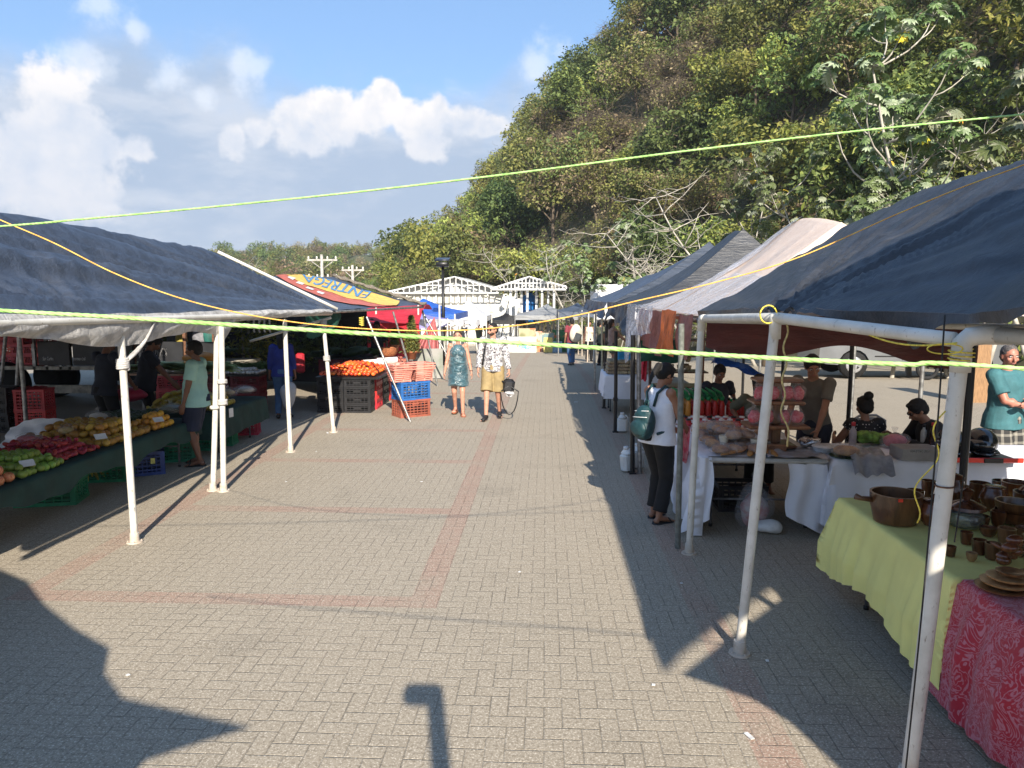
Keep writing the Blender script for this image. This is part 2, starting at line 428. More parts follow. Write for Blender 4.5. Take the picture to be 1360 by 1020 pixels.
def polemat():
    m,nt,b=newmat('worn_white_paint'); oc=nt.obj()
    f=nt.noise(38,5,.7,nt.mapping(oc,scale=(1,1,.35))); sp=nt.new('ShaderNodeSeparateXYZ'); nt.l.new(oc,sp.inputs[0])
    low=nt.M('SUBTRACT',1.0,nt.ss(nt.M('ADD',sp.outputs[2],nt.M('MULTIPLY',nt.noise(14,3,.6,oc),.3)),.12,.36))
    c=nt.mix(nt.ss(nt.noise(6,4,.6,oc),.3,.7),(.70,.68,.62),(.56,.54,.48))
    c=nt.mix(nt.M('MULTIPLY',nt.ss(f,.60,.70),.85),c,(.22,.17,.12)); c=nt.mix(nt.M('MULTIPLY',low,.55),c,(.40,.27,.17))
    nt.l.new(c,b.inputs['Base Color']); b.inputs['Roughness'].default_value=.45; bump(nt,b,f,.3,.004); return m
P_WHITE=polemat()
P_BLACK=mat('black_paint',(.012,.012,.013),.4,.3,20)
P_STEEL=mat('galvanised_steel',(.34,.34,.33),.45,.35,14,metal=.7)
RUST=mat('rusty_steel',(.16,.075,.04),.85,.5,30)
CREAM=mat('cream_paint',(.62,.54,.36),.5,.2,10)
def wr(p,amp,fr=1.0,ang=.6,seed=0.0,aniso=4.5):
    c,s=math.cos(ang),math.sin(ang); a=p[0]*c+p[1]*s; b_=-p[0]*s+p[1]*c
    n1_=noise.noise(Vector((a*fr*.55,b_*fr*aniso*.55,seed)))
    n2_=noise.noise(Vector((a*fr*1.1+5,b_*fr*aniso*1.3,seed+3)))
    return amp*((1-abs(n1_)*2.2)*.9+n2_*.45)
def sheet(fn,nu,nv,name,m,parent,u0=0,u1=1,v0=0,v1=1,thick=0):
    b=MB(); P=[fn(lerp(u0,u1,i/(nu-1)),lerp(v0,v1,j/(nv-1))) for i in range(nu) for j in range(nv)]
    b.quadgrid(P,nu,nv); o=b.build(name,m,parent)
    return o
def pole(parent,base,top,r=.036,m=None,foot=True,n=14,name='pole'):
    m=m or P_WHITE; b=MB(); base=Vector(base); top=Vector(top)
    if base.z==0: base.z=gz(base.y)
    mid=(base+top)/2+Vector((rnd.uniform(-.006,.006),rnd.uniform(-.006,.006),0))
    b.tube([base,mid,top],r,n)
    if foot:
        b.cone(base+V(0,0,0),base+V(0,0,.012),r*2.3,r*2.2,18); b.cone(base+V(0,0,.012),base+V(0,0,.09),r*1.35,r*1.25,14)
        for k in range(4):
            a=k*math.pi/2+.4; b.cone(base+V(math.cos(a)*r*1.8,math.sin(a)*r*1.8,.012),base+V(math.cos(a)*r*1.8,math.sin(a)*r*1.8,.022),.006,.006,6)
    o=b.build(name,m,parent,auto=40); return o
def beam(parent,p0,p1,r=.034,m=None,name='beam',sag=0):
    b=MB(); p0=Vector(p0);p1=Vector(p1); pts=[p0.lerp(p1,t/6)-V(0,0,sag*4*(t/6)*(1-t/6)) for t in range(7)]
    b.tube(pts,r,12); return b.build(name,m or P_WHITE,parent)
def px_pole(bx,by,tx,ty): 
    a=G(bx,by); return a, QY(tx,ty,a.y)
# ---------------- left tent with navy tarp
L1=thing('market_tent','long navy tarp tent with white cloth valance over the fruit tables on the left','tent',(-5.2,7.5,0))
rp=[QX(-60,275,-5.25),QX(0,283,-5.25),QX(75,293,-5.25),QX(130,303,-5.25),QX(270,330,-5.25),QX(290,337,-5.2)]
def interp_y(pts,y,k):
    pts=sorted(pts,key=lambda p:p[1])
    if y<=pts[0][1]:
        a,b=pts[0],pts[1]
    elif y>=pts[-1][1]: a,b=pts[-2],pts[-1]
    else:
        for a,b in zip(pts,pts[1:]):
            if a[1]<=y<=b[1]: break
    t=(y-a[1])/(b[1]-a[1]) if b[1]!=a[1] else 0
    return a[k]+(b[k]-a[k])*t
def L1_eave(y):
    p=interp_y([(-3.92,3.0,2.2),(-3.85,6.85,2.10),(-3.8,8.6,2.09),(-3.55,12.3,2.03)],y,0)
    z=interp_y([(-3.92,3.0,2.2),(-3.85,6.85,2.10),(-3.8,8.6,2.09),(-3.55,12.3,2.03)],y,2)
    return p,z
YE=12.3
def L1f(u,v):
    y=lerp(2.6,YE,u); yr=lerp(2.6,rp[-1].y,u); ex,ez=L1_eave(y); rz=interp_y([(0,p.y,p.z) for p in rp],min(max(yr,rp[0].y),99),2)
    if yr<rp[0].y: rz=rp[0].z
    if v<=1: 
        p=Vector((lerp(ex,-5.22,v),lerp(y,yr,v),lerp(ez,rz,v)))
        t=v
    else:
        t=2-v; p=Vector((lerp(-7.3,-5.22,t),lerp(y,yr,t),lerp(2.0,rz,t)))
    fade=math.sin(math.pi*min(1,max(0,t)))**.7
    p.z-=.05*math.sin(math.pi*t)
    cx,cy=(1.06-u)*3.0,max(t,.0)+.02; th=math.atan2(cy,cx); rr=math.hypot(cx,cy)
    fo=(.5-abs(noise.noise(Vector((th*9,rr*.12,2))))*2.6)*.06+(.5-abs(noise.noise(Vector((th*22,rr*.2,7))))*2.6)*.022
    cx2,cy2=(u-.36)*3.0,t+.02; th2=math.atan2(cy2,cx2); r2=math.hypot(cx2,cy2)
    fo+=(1-abs(noise.noise(Vector((th2*5,r2*.4,12))))*3)*.035*math.exp(-r2*1.2)
    w_=fo*1.9*min(1,rr*1.2)*(.10+fade)+wr((p.x,p.y),.005*(.3+fade),2.2,ang=.75,seed=8,aniso=3)
    p.z+=w_
    if v<.06: p.z+=.02*math.sin(y*5)
    return p
sheet(L1f,230,96,'tarp',T_NAVY,L1,v0=0,v1=2)
# black edge cord and folded hem
b=MB(); b.tube([L1f(i/80,0)+V(.02,0,-.012) for i in range(81)],.014,6); b.build('hem',T_BLACK,L1)
# valance
def L1v(u,v):
    y=lerp(2.6,12.0,u); ex,ez=L1_eave(y)
    px,_=proj((ex,y,ez))
    drop=interp_y([(0,-400,.16),(0,0,.16),(0,60,.20),(0,110,.27),(0,160,.30),(0,210,.24),(0,250,.21),(0,278,.26),(0,287,.42),(0,296,.30),(0,306,.13),(0,350,.12),(0,420,.08)],px,2)
    s=noise.noise(Vector((y*2.2,0,4)))
    f=noise.noise(Vector((y*3.0+v*2.5,v*1.2,9)))+.5*noise.noise(Vector((y*9+v*3,v*2,2)))
    return Vector((ex+.035+.05*math.sin(math.pi*v)+.045*f*v,y,ez+.012-drop*v+.015*s))
sheet(L1v,300,14,'valance',T_WHITE,L1)
for (bx,by,tx,ty,nm) in ((179,720,160,438,0),(283,651,288,440,0),(297,652,294,430,0),(386,600,378,424,0),(443,574,429,424,0)):
    a,t=px_pole(bx,by,tx,ty); pole(L1,a,t,.032)
# wrapped cloth knots on the two nearest poles
def wrapknot(parent,base,top,z0,z1,tails=1):
    d=(top-base).normalized(); b=MB()
    pts=[]; 
    for i in range(90):
        t=i/89; z=lerp(z0,z1,t); c=base+d*(z/d.z); a=t*34
        pts.append(c+V(math.cos(a)*.045,math.sin(a)*.045,0))
    b.tube(pts,.014,6); b.build('tie_cloth',T_WHITE,parent)
a,t=px_pole(179,720,160,438); wrapknot(L1,a,t,1.62,1.72)
b=MB()
for k in range(5):
    p0=a+(t-a).normalized()*1.70+V(.03,0,0); p1=L1f((6.95-2.6)/(YE-2.6),.0)+V(.08,.06+.025*k,-.02)
    b.tube([p0.lerp(p1,s)+V(.02*math.sin(s*3+k),0,-.05*math.sin(math.pi*s)) for s in [i/10 for i in range(11)]],.012,6)
b.build('tie_cloth',T_WHITE,L1)
a,t=px_pole(283,651,288,440); a2,t2=px_pole(297,652,294,430)
wrapknot(L1,a2,t2,1.03,1.08); wrapknot(L1,a2,t2,1.28,1.31); wrapknot(L1,a,t,.98,1.0)
a,t=px_pole(443,574,429,424); wrapknot(L1,a,t,1.75,1.86); wrapknot(L1,a,t,1.2,1.28)
er=L1f(1,1); e0=L1f(1,0)
beam(L1,er+V(0,.03,.03),V(e0.x+.05,e0.y+.05,e0.z+.03),.026,name='rafter')
beam(L1,V(-3.9,2.6,2.13),V(-3.6,12.3,1.97),.03)
beam(L1,V(-3.6,12.3,1.98),V(-7.2,12.3,1.95),.028); beam(L1,V(-7.2,2.6,1.95),V(-7.2,12.3,1.95),.028)
beam(L1,V(-3.6,12.3,1.9),V(-5.0,12.3,1.5),.022,name='brace')
for bx,by,tx,ty in ((20,569,27,431),(-3,560,8,440)):
    a,t=px_pole(bx,by,tx,ty); pole(L1,a,t,.03,P_STEEL,False)
for y in (7.9,9.8): pole(L1,V(-7.2,y,0),V(-7.2,y,1.95),.028,P_STEEL,False)
BKT=thing('market_tent','low dark tarp roof stretched over the truck behind the left fruit stall','tent',(-10,12,0))
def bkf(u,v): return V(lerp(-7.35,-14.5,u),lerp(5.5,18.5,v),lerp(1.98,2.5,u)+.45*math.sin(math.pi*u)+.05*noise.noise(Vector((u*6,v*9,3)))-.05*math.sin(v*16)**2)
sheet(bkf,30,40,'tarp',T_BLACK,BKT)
for x,y in ((-14.4,5.6),(-14.4,12),(-14.4,18.4),(-7.5,18.4)): pole(BKT,V(x,y,0),V(x,y,2.3 if x<-10 else 1.98),.03,P_STEEL,False)
# ---------------- second left tent, banner tarp
L2=thing('market_tent','lower dark tent behind the navy one, roofed with an upside down yellow banner','tent',(-4,15,0))
c00=QY(426,413,12.7); c10=QY(562,405,17.8); c01=QX(338,365,-5.35); c11=QX(442,367,-5.35)
def L2f(u,v,h=0):
    if v>1:
        t=2-v; a=Vector((-7.4,lerp(c01.y,c11.y,u),1.9)); bb=c01.lerp(c11,u); p=a.lerp(bb,t)
    else:
        p=c00.lerp(c10,u).lerp(c01.lerp(c11,u),v)
        p.z-=.16*math.sin(math.pi*v)*(.4+.6*math.sin(math.pi*u))
    p.z+=.04*math.sin(math.pi*max(0,min(1,v)))*noise.noise(Vector((p.x*1.5,p.y*.7,3)))+.015*noise.noise(Vector((p.x*4,p.y*3,1)))+h
    return p
sheet(L2f,80,50,'tarp',T_NAVY,L2,v0=0,v1=2)
grid=[(i/90,j/60,proj(L2f(i/90,j/60))) for i in range(91) for j in range(61)]
def uvpx(x,y):
    g_=min(grid,key=lambda t:(t[2][0]-x)**2+((t[2][1]-y)*2.2)**2); return g_[0],g_[1]
def strip(name,m,lo,hi,h,n=60,k=8):
    # lo, hi: lists of pixel points (outline of the painted stripe) mapped onto the tarp
    def al(L,t):
        s=t*(len(L)-1); i=min(int(s),len(L)-2); return lerp(L[i][0],L[i+1][0],s-i),lerp(L[i][1],L[i+1][1],s-i)
    lo=[uvpx(*p) for p in lo]; hi=[uvpx(*p) for p in hi]; b=MB(); P=[]
    for i in range(n):
        a=al(lo,i/(n-1)); c=al(hi,i/(n-1))
        for j in range(k):
            t=j/(k-1); P.append(L2f(lerp(a[0],c[0],t),lerp(a[1],c[1],t),h))
    b.quadgrid(P,n,k); return b.build(name,m,L2)
M_BAN_Y=mat('banner_yellow',(.80,.50,.10),.55,.15,6); M_BAN_R=mat('banner_red',(.52,.13,.08),.55,.2,6); M_BAN_B=mat('banner_blue',(.11,.27,.47),.55,.2,6); M_BAN_W=mat('banner_white',(.75,.73,.70),.55,.1,6)
strip('banner_panel',M_BAN_R,[(366,367),(390,381),(420,393),(460,404),(500,411),(523,413)],[(384,366),(410,381),(440,390),(480,399),(510,406),(528,410)],.022)
strip('banner_panel',M_BAN_Y,[(380,366),(404,379),(440,390),(480,400),(510,407),(526,411)],[(400,366),(425,370),(455,378),(490,389),(515,396),(531,401)],.030)
for i,(x,y) in enumerate(((385,372),(397,379),(410,386),(424,391.5))):
    strip('banner_patch',M_BAN_W,[(x-4,y-1.6),(x+4,y+1.4)],[(x-1,y-3.4),(x+8,y-.6)],.034,6,3)
def text_mesh(txt,size=1.0,font=None):
    cu=bpy.data.curves.new('txt','FONT'); cu.body=txt; cu.size=size; cu.extrude=0; cu.resolution_u=3
    ob=bpy.data.objects.new('txt',cu); me=evaluated_mesh(ob)
    vs=[v.co.copy() for v in me.vertices]; fs=[tuple(p.vertices) for p in me.polygons]
    bpy.data.objects.remove(ob); bpy.data.curves.remove(cu); bpy.data.meshes.remove(me); return vs,fs
def lettering(txt,fn,m,parent,bold=0.0,name='lettering'):
    vs,fs=text_mesh(txt); x0=min(v.x for v in vs);x1=max(v.x for v in vs);y0=min(v.y for v in vs);y1=max(v.y for v in vs)
    b=MB(); b.v=[fn((v.x-x0)/(x1-x0),(v.y-y0)/(y1-y0)) for v in vs]; b.f=list(fs); b.m=[0]*len(fs)
    if bold:
        n0=len(b.v); 
        for dx in (-bold,bold):
            k=len(b.v); b.v+=[fn((v.x-x0)/(x1-x0)+dx,(v.y-y0)/(y1-y0)) for v in vs]; b.f+=[tuple(i+k for i in f) for f in fs]; b.m+=[0]*len(fs)
    return b.build(name,m,parent,smooth=False)
# word runs from the far lower corner up to the near ridge, upside down
bl=[uvpx(*p) for p in ((494,389),(470,382),(448,376),(428,371),(402,367))]; tl=[uvpx(*p) for p in ((485,398.5),(462,392),(440,387),(421,381.5),(405,375.5))]
def pth(L,t):
    t=min(max(t,0),1); s=t*(len(L)-1); i=min(int(s),len(L)-2); f_=s-i
    return (lerp(L[i][0],L[i+1][0],f_),lerp(L[i][1],L[i+1][1],f_))
def fe(x,y):
    a=pth(bl,x); c=pth(tl,x); return L2f(lerp(a[0],c[0],y),lerp(a[1],c[1],y),.042)
lettering('ENTREGA',fe,M_BAN_B,L2,bold=.006)
# knitted net along the far rafter
M_NET=mat('brown_netting',(.20,.17,.13),.9,.6,60,bmp=.8,bscale=40)
b=MB()
for k in range(4):
    b.tube([L2f(1,1).lerp(L2f(1,0),i/20)+V(.02*k*math.sin(i),.05*k,.02+.02*math.sin(i*2.1+k)) for i in range(21)],.035,6)
b.build('netting',M_NET,L2)
for (bx,by,tx,ty,m_,dy) in ((545,560,487,421,P_STEEL,0),(617,513,561,414,P_STEEL,0)):
    a=G(bx,by) ; t=QY(tx,ty,a.y+.3); pole(L2,a,t,.021,m_,False)
a=G(581,513); pole(L2,a,QY(561,412,a.y),.022,P_STEEL,False)
a=G(556,530); pole(L2,a,QY(522,414,a.y-.2),.022,P_STEEL,False)
beam(L2,c00+V(0,0,-.03),c10+V(0,0,-.05),.024,P_STEEL); beam(L2,c00+V(0,0,-.03),c01+V(-2,0,-.7),.024,P_STEEL)
for y in (13,17.5): pole(L2,V(-7.3,y,0),V(-7.3,y,1.95),.028,P_STEEL,False)
b=MB(); b.tube([QY(480,421,12.9)+V(.04*math.cos(a_*.7),.03*math.sin(a_*.7),-.004*a_) for a_ in range(40)],.008,5); b.build('rope_tie',mat('yellow_rope',(.75,.62,.10),.7,.3,40),L2)
# hanging green sheet
def gsh(u,v):
    p=QY(lerp(405,452,u),412,lerp(12.6,13.6,u)); return p+V(.04*math.sin(u*14+v*3)*v,.05*noise.noise(Vector((u*5,v*2,0))),-lerp(.05,.50-.32*abs(u-.2),v))
sheet(gsh,30,12,'green_sheet',T_GREEN,L2)
# ---------------- right-hand tents
R1=thing('market_tent','nearest tent on the right with charcoal tarp on thick white pipes','tent',(2.8,4,0))
RE=[(1.45,.8,2.27),(1.48,1.8,2.27),(1.87,3.3,2.16),(1.47,4.73,2.16),(1.38,6.55,2.10)]
ridge=[(3.3,.8,3.12),(3.0,4.6,3.08),(2.66,6.6,2.87)]
rA=QX(1360,213,2.98); rB=QX(1235,249,2.83); rC=QY(1120,302,6.75)
ridge=[(rA.x+.12,.5,rA.z+.02),(rA.x,rA.y,rA.z),(rB.x,rB.y,rB.z),(rC.x,rC.y,rC.z)]
YF=6.62
def R1f(u,v):
    y=lerp(1.0,YF,u); yr=lerp(1.9,rC.y,u)
    ex,ez=interp_y(RE,y,0),interp_y(RE,y,2); rx,rz=interp_y(ridge,yr,0),interp_y(ridge,yr,2)
    if v<=1: t=v; p=Vector((lerp(ex-.03,rx,v),lerp(y,yr,v),lerp(ez+.045,rz,v)))
    else: t=2-v; p=Vector((lerp(rx+1.75,rx,t),lerp(y,yr,t),lerp(ez,rz,t)))
    f_=math.sin(math.pi*t)
    p.z-=.07*f_
    bx_,by_=(u-.66)*5.0,t+.03; th=math.atan2(by_,bx_); rr=math.hypot(bx_,by_)
    p.z+=(1-abs(noise.noise(Vector((th*6,rr*.3,5))))*3)*.042*(.3+f_)*math.exp(-rr*.5)+(1-abs(noise.noise(Vector((th*15,rr*.5,3))))*3)*.016*math.exp(-rr*.8)
    p.z+=wr((p.x,p.y),.03*f_,.9,ang=1.25,seed=4.2,aniso=2.8)+wr((p.x,p.y),.010*(.4+f_),2.6,ang=1.35,seed=2,aniso=3.4)
    # gather at pole B
    dB=(Vector((p.x,p.y))-Vector((1.5,4.75))).length
    p.z-=.05*math.exp(-(dB/.25)**2)*abs(math.sin(p.y*22))
    return p
sheet(R1f,200,110,'tarp',T_NAVY2,R1,v0=0,v1=2)
def R1dropsh(u,v):   # little folded skirt below the eave
    p=R1f(u,0); dz=.05+.05*noise.noise(Vector((u*9,0,5)))+.12*math.exp(-((proj(p)[0]-1225)/22)**2)
    return p+V(-.012+.02*math.sin(u*40)*v,0,-dz*v)
sheet(R1dropsh,160,6,'tarp_skirt',T_NAVY2,R1)
def R1back(u,v):
    p=R1f(u,2.0); n_=noise.noise(Vector((u*8,v*1.5,7)))
    return p+V(-.04*n_,0,-(.36+.1*noise.noise(Vector((u*5,0,1))))*v)
sheet(R1back,60,12,'back_valance',T_MAROON,R1)
aA=G(1205,1045); tA=QY(1279,440,aA.y); tA=V(tA.x,tA.y,2.09)
aB,tB=px_pole(982,868,1030,424); aC,tC=px_pole(915,735,932,424)
pole(R1,aA,tA,.035); pole(R1,aB,tB,.030); pole(R1,aC,tC,.029)
def elbow(parent,pts,r,m=None): 
    b=MB(); b.tube(pts,r,16); return b.build('elbow_fitting',m or P_WHITE,parent)
dAB=(tB-tA).normalized()
elbow(R1,[tA-V(0,0,.13),tA-V(0,0,.05),tA+V(0,0,-.005),tA+V(.02,-.02,.025),tA+V(.07,-.04,.035),tA+V(.16,-.08,.035)],.042)
nxt=V(2.38,.9,2.13)
beam(R1,tA+V(.1,-.05,.035),nxt+V(.3,0,0),.035); pole(R1,V(2.55,.9,0),nxt+V(.17,0,0),.035)
beam(R1,tA+dAB*.02+V(-.02,0,.01),tB+V(0,0,.01),.033); beam(R1,tB+V(0,0,.01),tC+V(0,0,.01),.030)
elbow(R1,[tB-V(0,0,.12),tB,tB+V(0,-.0,.03)],.035); elbow(R1,[tC-V(0,0,.1),tC-V(0,0,.02),tC+V(.0,-.05,.01),tC+V(.0,-.14,.012)],.034)
beam(R1,tC+V(0,.02,0),V(4.4,6.6,2.0),.03); beam(R1,V(4.75,1,2.05),V(4.4,6.6,2.0),.03)
pole(R1,V(3.72,6.62,0),V(3.72,6.62,2.05),.034,P_BLACK,False); pole(R1,V(4.55,3.4,0),V(4.6,3.4,2.05),.03,P_STEEL,False)
for z in (1.45,2.02):
    b=MB(); d=(tA-aA); c_=aA+d*(z/d.z); b.tube([c_+V(math.cos(a_)*.037,math.sin(a_)*.037,0) for a_ in [i*.35 for i in range(19)]],.004,5); b.build('rust_ring',RUST,R1)
# flap of tarp over the stall entrance beside the photographer
def back_up(px,py,z):
    g_=G(px,py); L_=z/math.tan(SUN_EL); return Vector((g_.x-sh.x*L_,g_.y-sh.y*L_,z))
fl=[(905,897),(975,840),(1060,780),(1200,850),(1340,880),(1400,1010),(1240,965),(1200,1035),(1130,1035),(1050,960),(1000,928),(930,905)]
b=MB(); ctr=(1120,900)
P0=[back_up(x,y,2.42) for x,y in fl]; n0=len(P0); c0=back_up(1120,890,2.5)
for k in range(7):
    for p in P0: b.v.append(c0.lerp(p,k/6)+V(0,0,.02*noise.noise(p*3)))
for k in range(6):
    for i in range(n0): i2=(i+1)%n0; b.f.append((k*n0+i,k*n0+i2,(k+1)*n0+i2,(k+1)*n0+i)); b.m.append(0)
b.build('tarp_flap',T_NAVY2,R1)
sheet(lambda u,v:V(lerp(2.62,5.2,u),lerp(-2.6,2.05,v),2.62+.45*math.sin(math.pi*min(1,u*1.1)*.6)),16,16,'shade_panel',T_NAVY2,R1)  # unseen panel added to keep the sun off the yellow table
HA=thing('shadow_awning','unseen charcoal awning added high beside the viewpoint to shade the right edge of the lane','awning',(3.0,.5,0))  # added out of view, outline shaped to fill the shade on the paving
hp=[back_up(x,y,4.0) for x,y in [(882,896),(866,860),(829,745),(802,652),(900,632),(1075,690),(1050,764),(960,828),(908,868)]]
b=MB(); c0=sum(hp,Vector())/len(hp)+V(0,0,.12); n0=len(hp)
for k in range(6):
    for p in hp: b.v.append(c0.lerp(p,k/5)+V(0,0,.01*noise.noise(p*3)))
for k in range(5):
    for i in range(n0): i2=(i+1)%n0; b.f.append((k*n0+i,k*n0+i2,(k+1)*n0+i2,(k+1)*n0+i)); b.m.append(0)
b.build('shadow_cloth',T_NAVY2,HA)
for p in (hp[4],hp[5]): pole(HA,V(p.x+.9,p.y-.6,0),V(p.x,p.y,p.z),.03)
# ropes on the right tent
Y_ROPE=mat('yellow_cord',(.78,.62,.08),.6,.3,60); 
def rope(parent,pts,r,m,name='rope',n=6):
    b=MB(); b.tube(pts,r,n); return b.build(name,m,parent)
rope(R1,[tB+V(-.05+.05*math.cos(a_),-.02,.03+.055*math.sin(a_)*-1) for a_ in [i*.5 for i in range(26)]],.0045,Y_ROPE,'cord')
rope(R1,[tB+V(.05+.012*math.sin(i*.9)+.05*math.exp(-((i-26)/4)**2),-.05,-.02-.028*i) for i in range(28)],.006,mat('hemp_cord',(.52,.42,.18),.8,.3,60),'cord')
pc=tA+V(-.05,-.05,.0)
rope(R1,[tB.lerp(tA,.45)+V(0,-.04,.02+0)+(pc-(tB.lerp(tA,.45)+V(0,-.04,.02)))*t-V(0,0,.05*math.sin(math.pi*t)) for t in [i/12 for i in range(13)]],.0045,Y_ROPE,'cord')
rope(R1,[tA+V(-.10+.075*math.cos(a_),-.055,-.005+.022*math.sin(a_)-.02) for a_ in [i*.35 for i in range(19)]],.0032,Y_ROPE,'cord')
rope(R1,[tA+V(.05*math.cos(a_),.05*math.sin(a_),-.03-.0012*i) for i,a_ in enumerate([k*.45 for k in range(40)])],.0032,Y_ROPE,'cord')
rope(R1,[tA+V(-.06-.10*(i/20)-.03*math.sin(i*.5),-.02,-.3-.022*i) for i in range(24)],.0032,Y_ROPE,'cord')
BLK=mat('black_cord',(.015,.015,.015),.7,.2,20)
rope(R1,[QY(1262+(-62)*t+6*math.sin(t*3),300+740*t,3.05) for t in [.16+i/20*.84 for i in range(21)]],.0035,BLK,'cord')
rope(R1,[QY(1295-28*t+5*math.sin(t*3),440+280*t,3.35) for t in [i/20 for i in range(21)]],.0035,BLK,'cord')
# second right tent: peach roof under clear plastic
R2=thing('market_tent','tent with peach coloured roof and clear plastic sheet, second on the right','tent',(2.7,8.5,0))
pk=QX(1070,289,2.75); pk2=QX(1038,299,2.75)
def R2f(u,v,h=0):
    y=lerp(6.72,10.6,u); yr=lerp(pk.y-.9,pk2.y+.6,u); z_e=2.1
    rz=pk.z+.02-.5*abs(u-.45)**1.5-.10*max(0,(u-.6))
    ex=interp_y([(1.36,6.7,0),(1.28,10.6,0)],y,0)
    if v<=1: t=v; p=Vector((lerp(ex,2.78,t),lerp(y,yr,t),lerp(z_e,rz,t)))
    else: t=2-v; p=Vector((lerp(4.3,2.78,t),lerp(y,yr,t),lerp(z_e,rz,t)))
    f_=math.sin(math.pi*t); p.z-=.10*f_*(.5+u*.7)
    p.z+=wr((p.x,p.y),.03*f_,1.2,ang=.3,seed=14.2,aniso=2.4)+h
    return p
sheet(R2f,90,70,'tarp',T_PEACH,R2,v0=0,v1=2)
sheet(lambda u,v:R2f(u,v,.02+.02*noise.noise(Vector((u*9,v*9,2)))),90,60,'plastic_cover',PLASTIC,R2,u0=.46,u1=1.0,v0=-.0,v1=1)
sheet(lambda u,v:R2f(u,v,.012),60,10,'plastic_cover',PLASTIC,R2,u0=.0,u1=.46,v0=-.0,v1=.45)
def val(Ya,Yb,top,drop,m,name,par,x0=-.02,sd=0,thick=.06,fold=10):
    def f(u,v):
        y=lerp(Ya,Yb,u); d=drop(u) if callable(drop) else drop
        return Vector((interp_y([(1.36,6.7,0),(1.28,10.6,0),(1.12,16,0),(1.3,24,0)],y,0)+x0+thick*noise.noise(Vector((y*fold*.4,v*1.4,sd)))*(v+.15)-.04*v,y,top-d*v+.02*noise.noise(Vector((y*3,0,sd)))))
    return sheet(f,70,12,name,m,par)
val(6.8,7.45,2.10,.42,T_DUSTYPINK,'valance',R2,sd=1); val(7.45,8.25,2.13,.46,T_ORANGE,'valance',R2,sd=2,x0=-.05); val(8.25,10.2,2.10,lambda u:.50-.1*u,T_DUSTYPINK,'valance',R2,sd=3)
val(8.6,10.75,2.16,lambda u:.32+.55*u**2,PLASTIC,'plastic_skirt',R2,x0=-.10,sd=4,thick=.12)
def R2in(u,v): p=V(4.25,lerp(7.5,10.5,u),2.1-.45*v); return p+V(.05*noise.noise(p*2),0,0)
sheet(R2in,30,8,'back_valance',T_MAROON,R2)
def R2in2(u,v): p=V(lerp(1.45,3.85,u),6.75,2.12-lerp(.30,.42,u)*v-.08*math.sin(u*9)*v); return p+V(0,.05*noise.noise(p*3),0)
sheet(R2in2,40,8,'inner_sheet',T_MAROON,R2)
beam(R2,V(1.4,6.75,2.06),V(1.3,10.6,2.06),.03,P_STEEL)
a=G(894,700); pole(R2,G(900,728),QY(905,430,G(900,728).y),.026,mat('grey_green_paint',(.16,.17,.15),.5,.3,20),False)
pole(R2,V(4.3,8.6,0),V(4.3,8.6,2.05),.025,P_STEEL,False); pole(R2,V(4.3,10.5,0),V(4.3,10.5,2.05),.025,P_STEEL,False)
# third tent
R3=thing('market_tent','black legged pop-up tent with charcoal tarp and ragged skirt, third on the right','tent',(2.6,11.5,0))
pk3=QX(976,305,2.85)
def R3f(u,v):
    y=lerp(10.3,13.6,u); yr=lerp(pk3.y-.5,pk3.y+.8,u); t=v if v<=1 else 2-v
    rz=pk3.z-.10*abs(u-.3)-.25*max(0,u-.6)
    p=Vector((lerp(1.2 if v<=1 else 4.3,2.85,t),lerp(y,yr,t),lerp(2.12,rz,t))); f_=math.sin(math.pi*t); p.z-=.14*f_
    p.z+=wr((p.x,p.y),.04*f_,1.3,ang=.2,seed=6,aniso=2.6); return p
sheet(R3f,70,60,'tarp',T_NAVY2,R3,v0=0,v1=2)
def gable_end(f,u,m,par): return sheet(lambda a,v:f(u,v).lerp(f(u,2-v),a)+V(0,.004,0),12,5,'gable_end',m,par,v0=0,v1=1)
gable_end(R3f,0,T_NAVY2,R3); gable_end(R3f,1,T_NAVY2,R3); gable_end(R2f,0,T_PEACH,R2); gable_end(R2f,1,T_PEACH,R2)
val(10.4,13.8,2.15,lambda u:.40+.25*noise.noise(Vector((u*6,0,3)))-.15*u,T_NAVY2,'valance',R3,x0=-.04,sd=7,thick=.14)
for bx,by,tx,ty in ((840,629,841,445),(817,574,818,440),(802,542,806,430)):
    a,t=px_pole(bx,by,tx,ty); pole(R3,a,t,.030,P_BLACK,False)
    b=MB(); b.box(a+V(0,0,.01),(.09,.09,.02)); b.box(a.lerp(t,.33),(.075,.075,.05)); b.build('foot_plate',P_BLACK,R3,smooth=False)
a,t=px_pole(850,629,848,445); pole(R3,a,t,.028,P_STEEL,False)
for y in (9.6,12.3,14.7): pole(R3,V(3.9,y,0),V(3.9,y,2.1),.026,P_BLACK,False)
# fourth tent
R4=thing('market_tent','faded blue grey tarp tent, fourth on the right','tent',(2.6,16,0))
def R4f(u,v):
    y=lerp(13.7,24.5,u**1.2); t=v if v<=1 else 2-v; ridge_p=QX(lerp(930,872,u**.5),lerp(322,366,u),3.0)
    yr=lerp(13.5,ridge_p.y+2,u); rz=lerp(3.22,2.75,u)
    p=Vector((lerp(1.15+.3*u if v<=1 else 4.4,2.9,t),lerp(y,yr if u<.8 else y-.5,t),lerp(2.12,rz,t))); f_=math.sin(math.pi*t); p.z-=.12*f_
    p.z+=wr((p.x,p.y),.05*f_,1.0,ang=.1,seed=9,aniso=2.6); return p
sheet(R4f,90,40,'tarp',T_BLUEGREY,R4,v0=0,v1=2); gable_end(R4f,0,T_BLUEGREY,R4)
val(13.9,22,2.14,lambda u:.26+.15*noise.noise(Vector((u*9,0,3))),T_BLUEGREY,'valance',R4,x0=-.05,sd=11,thick=.12)
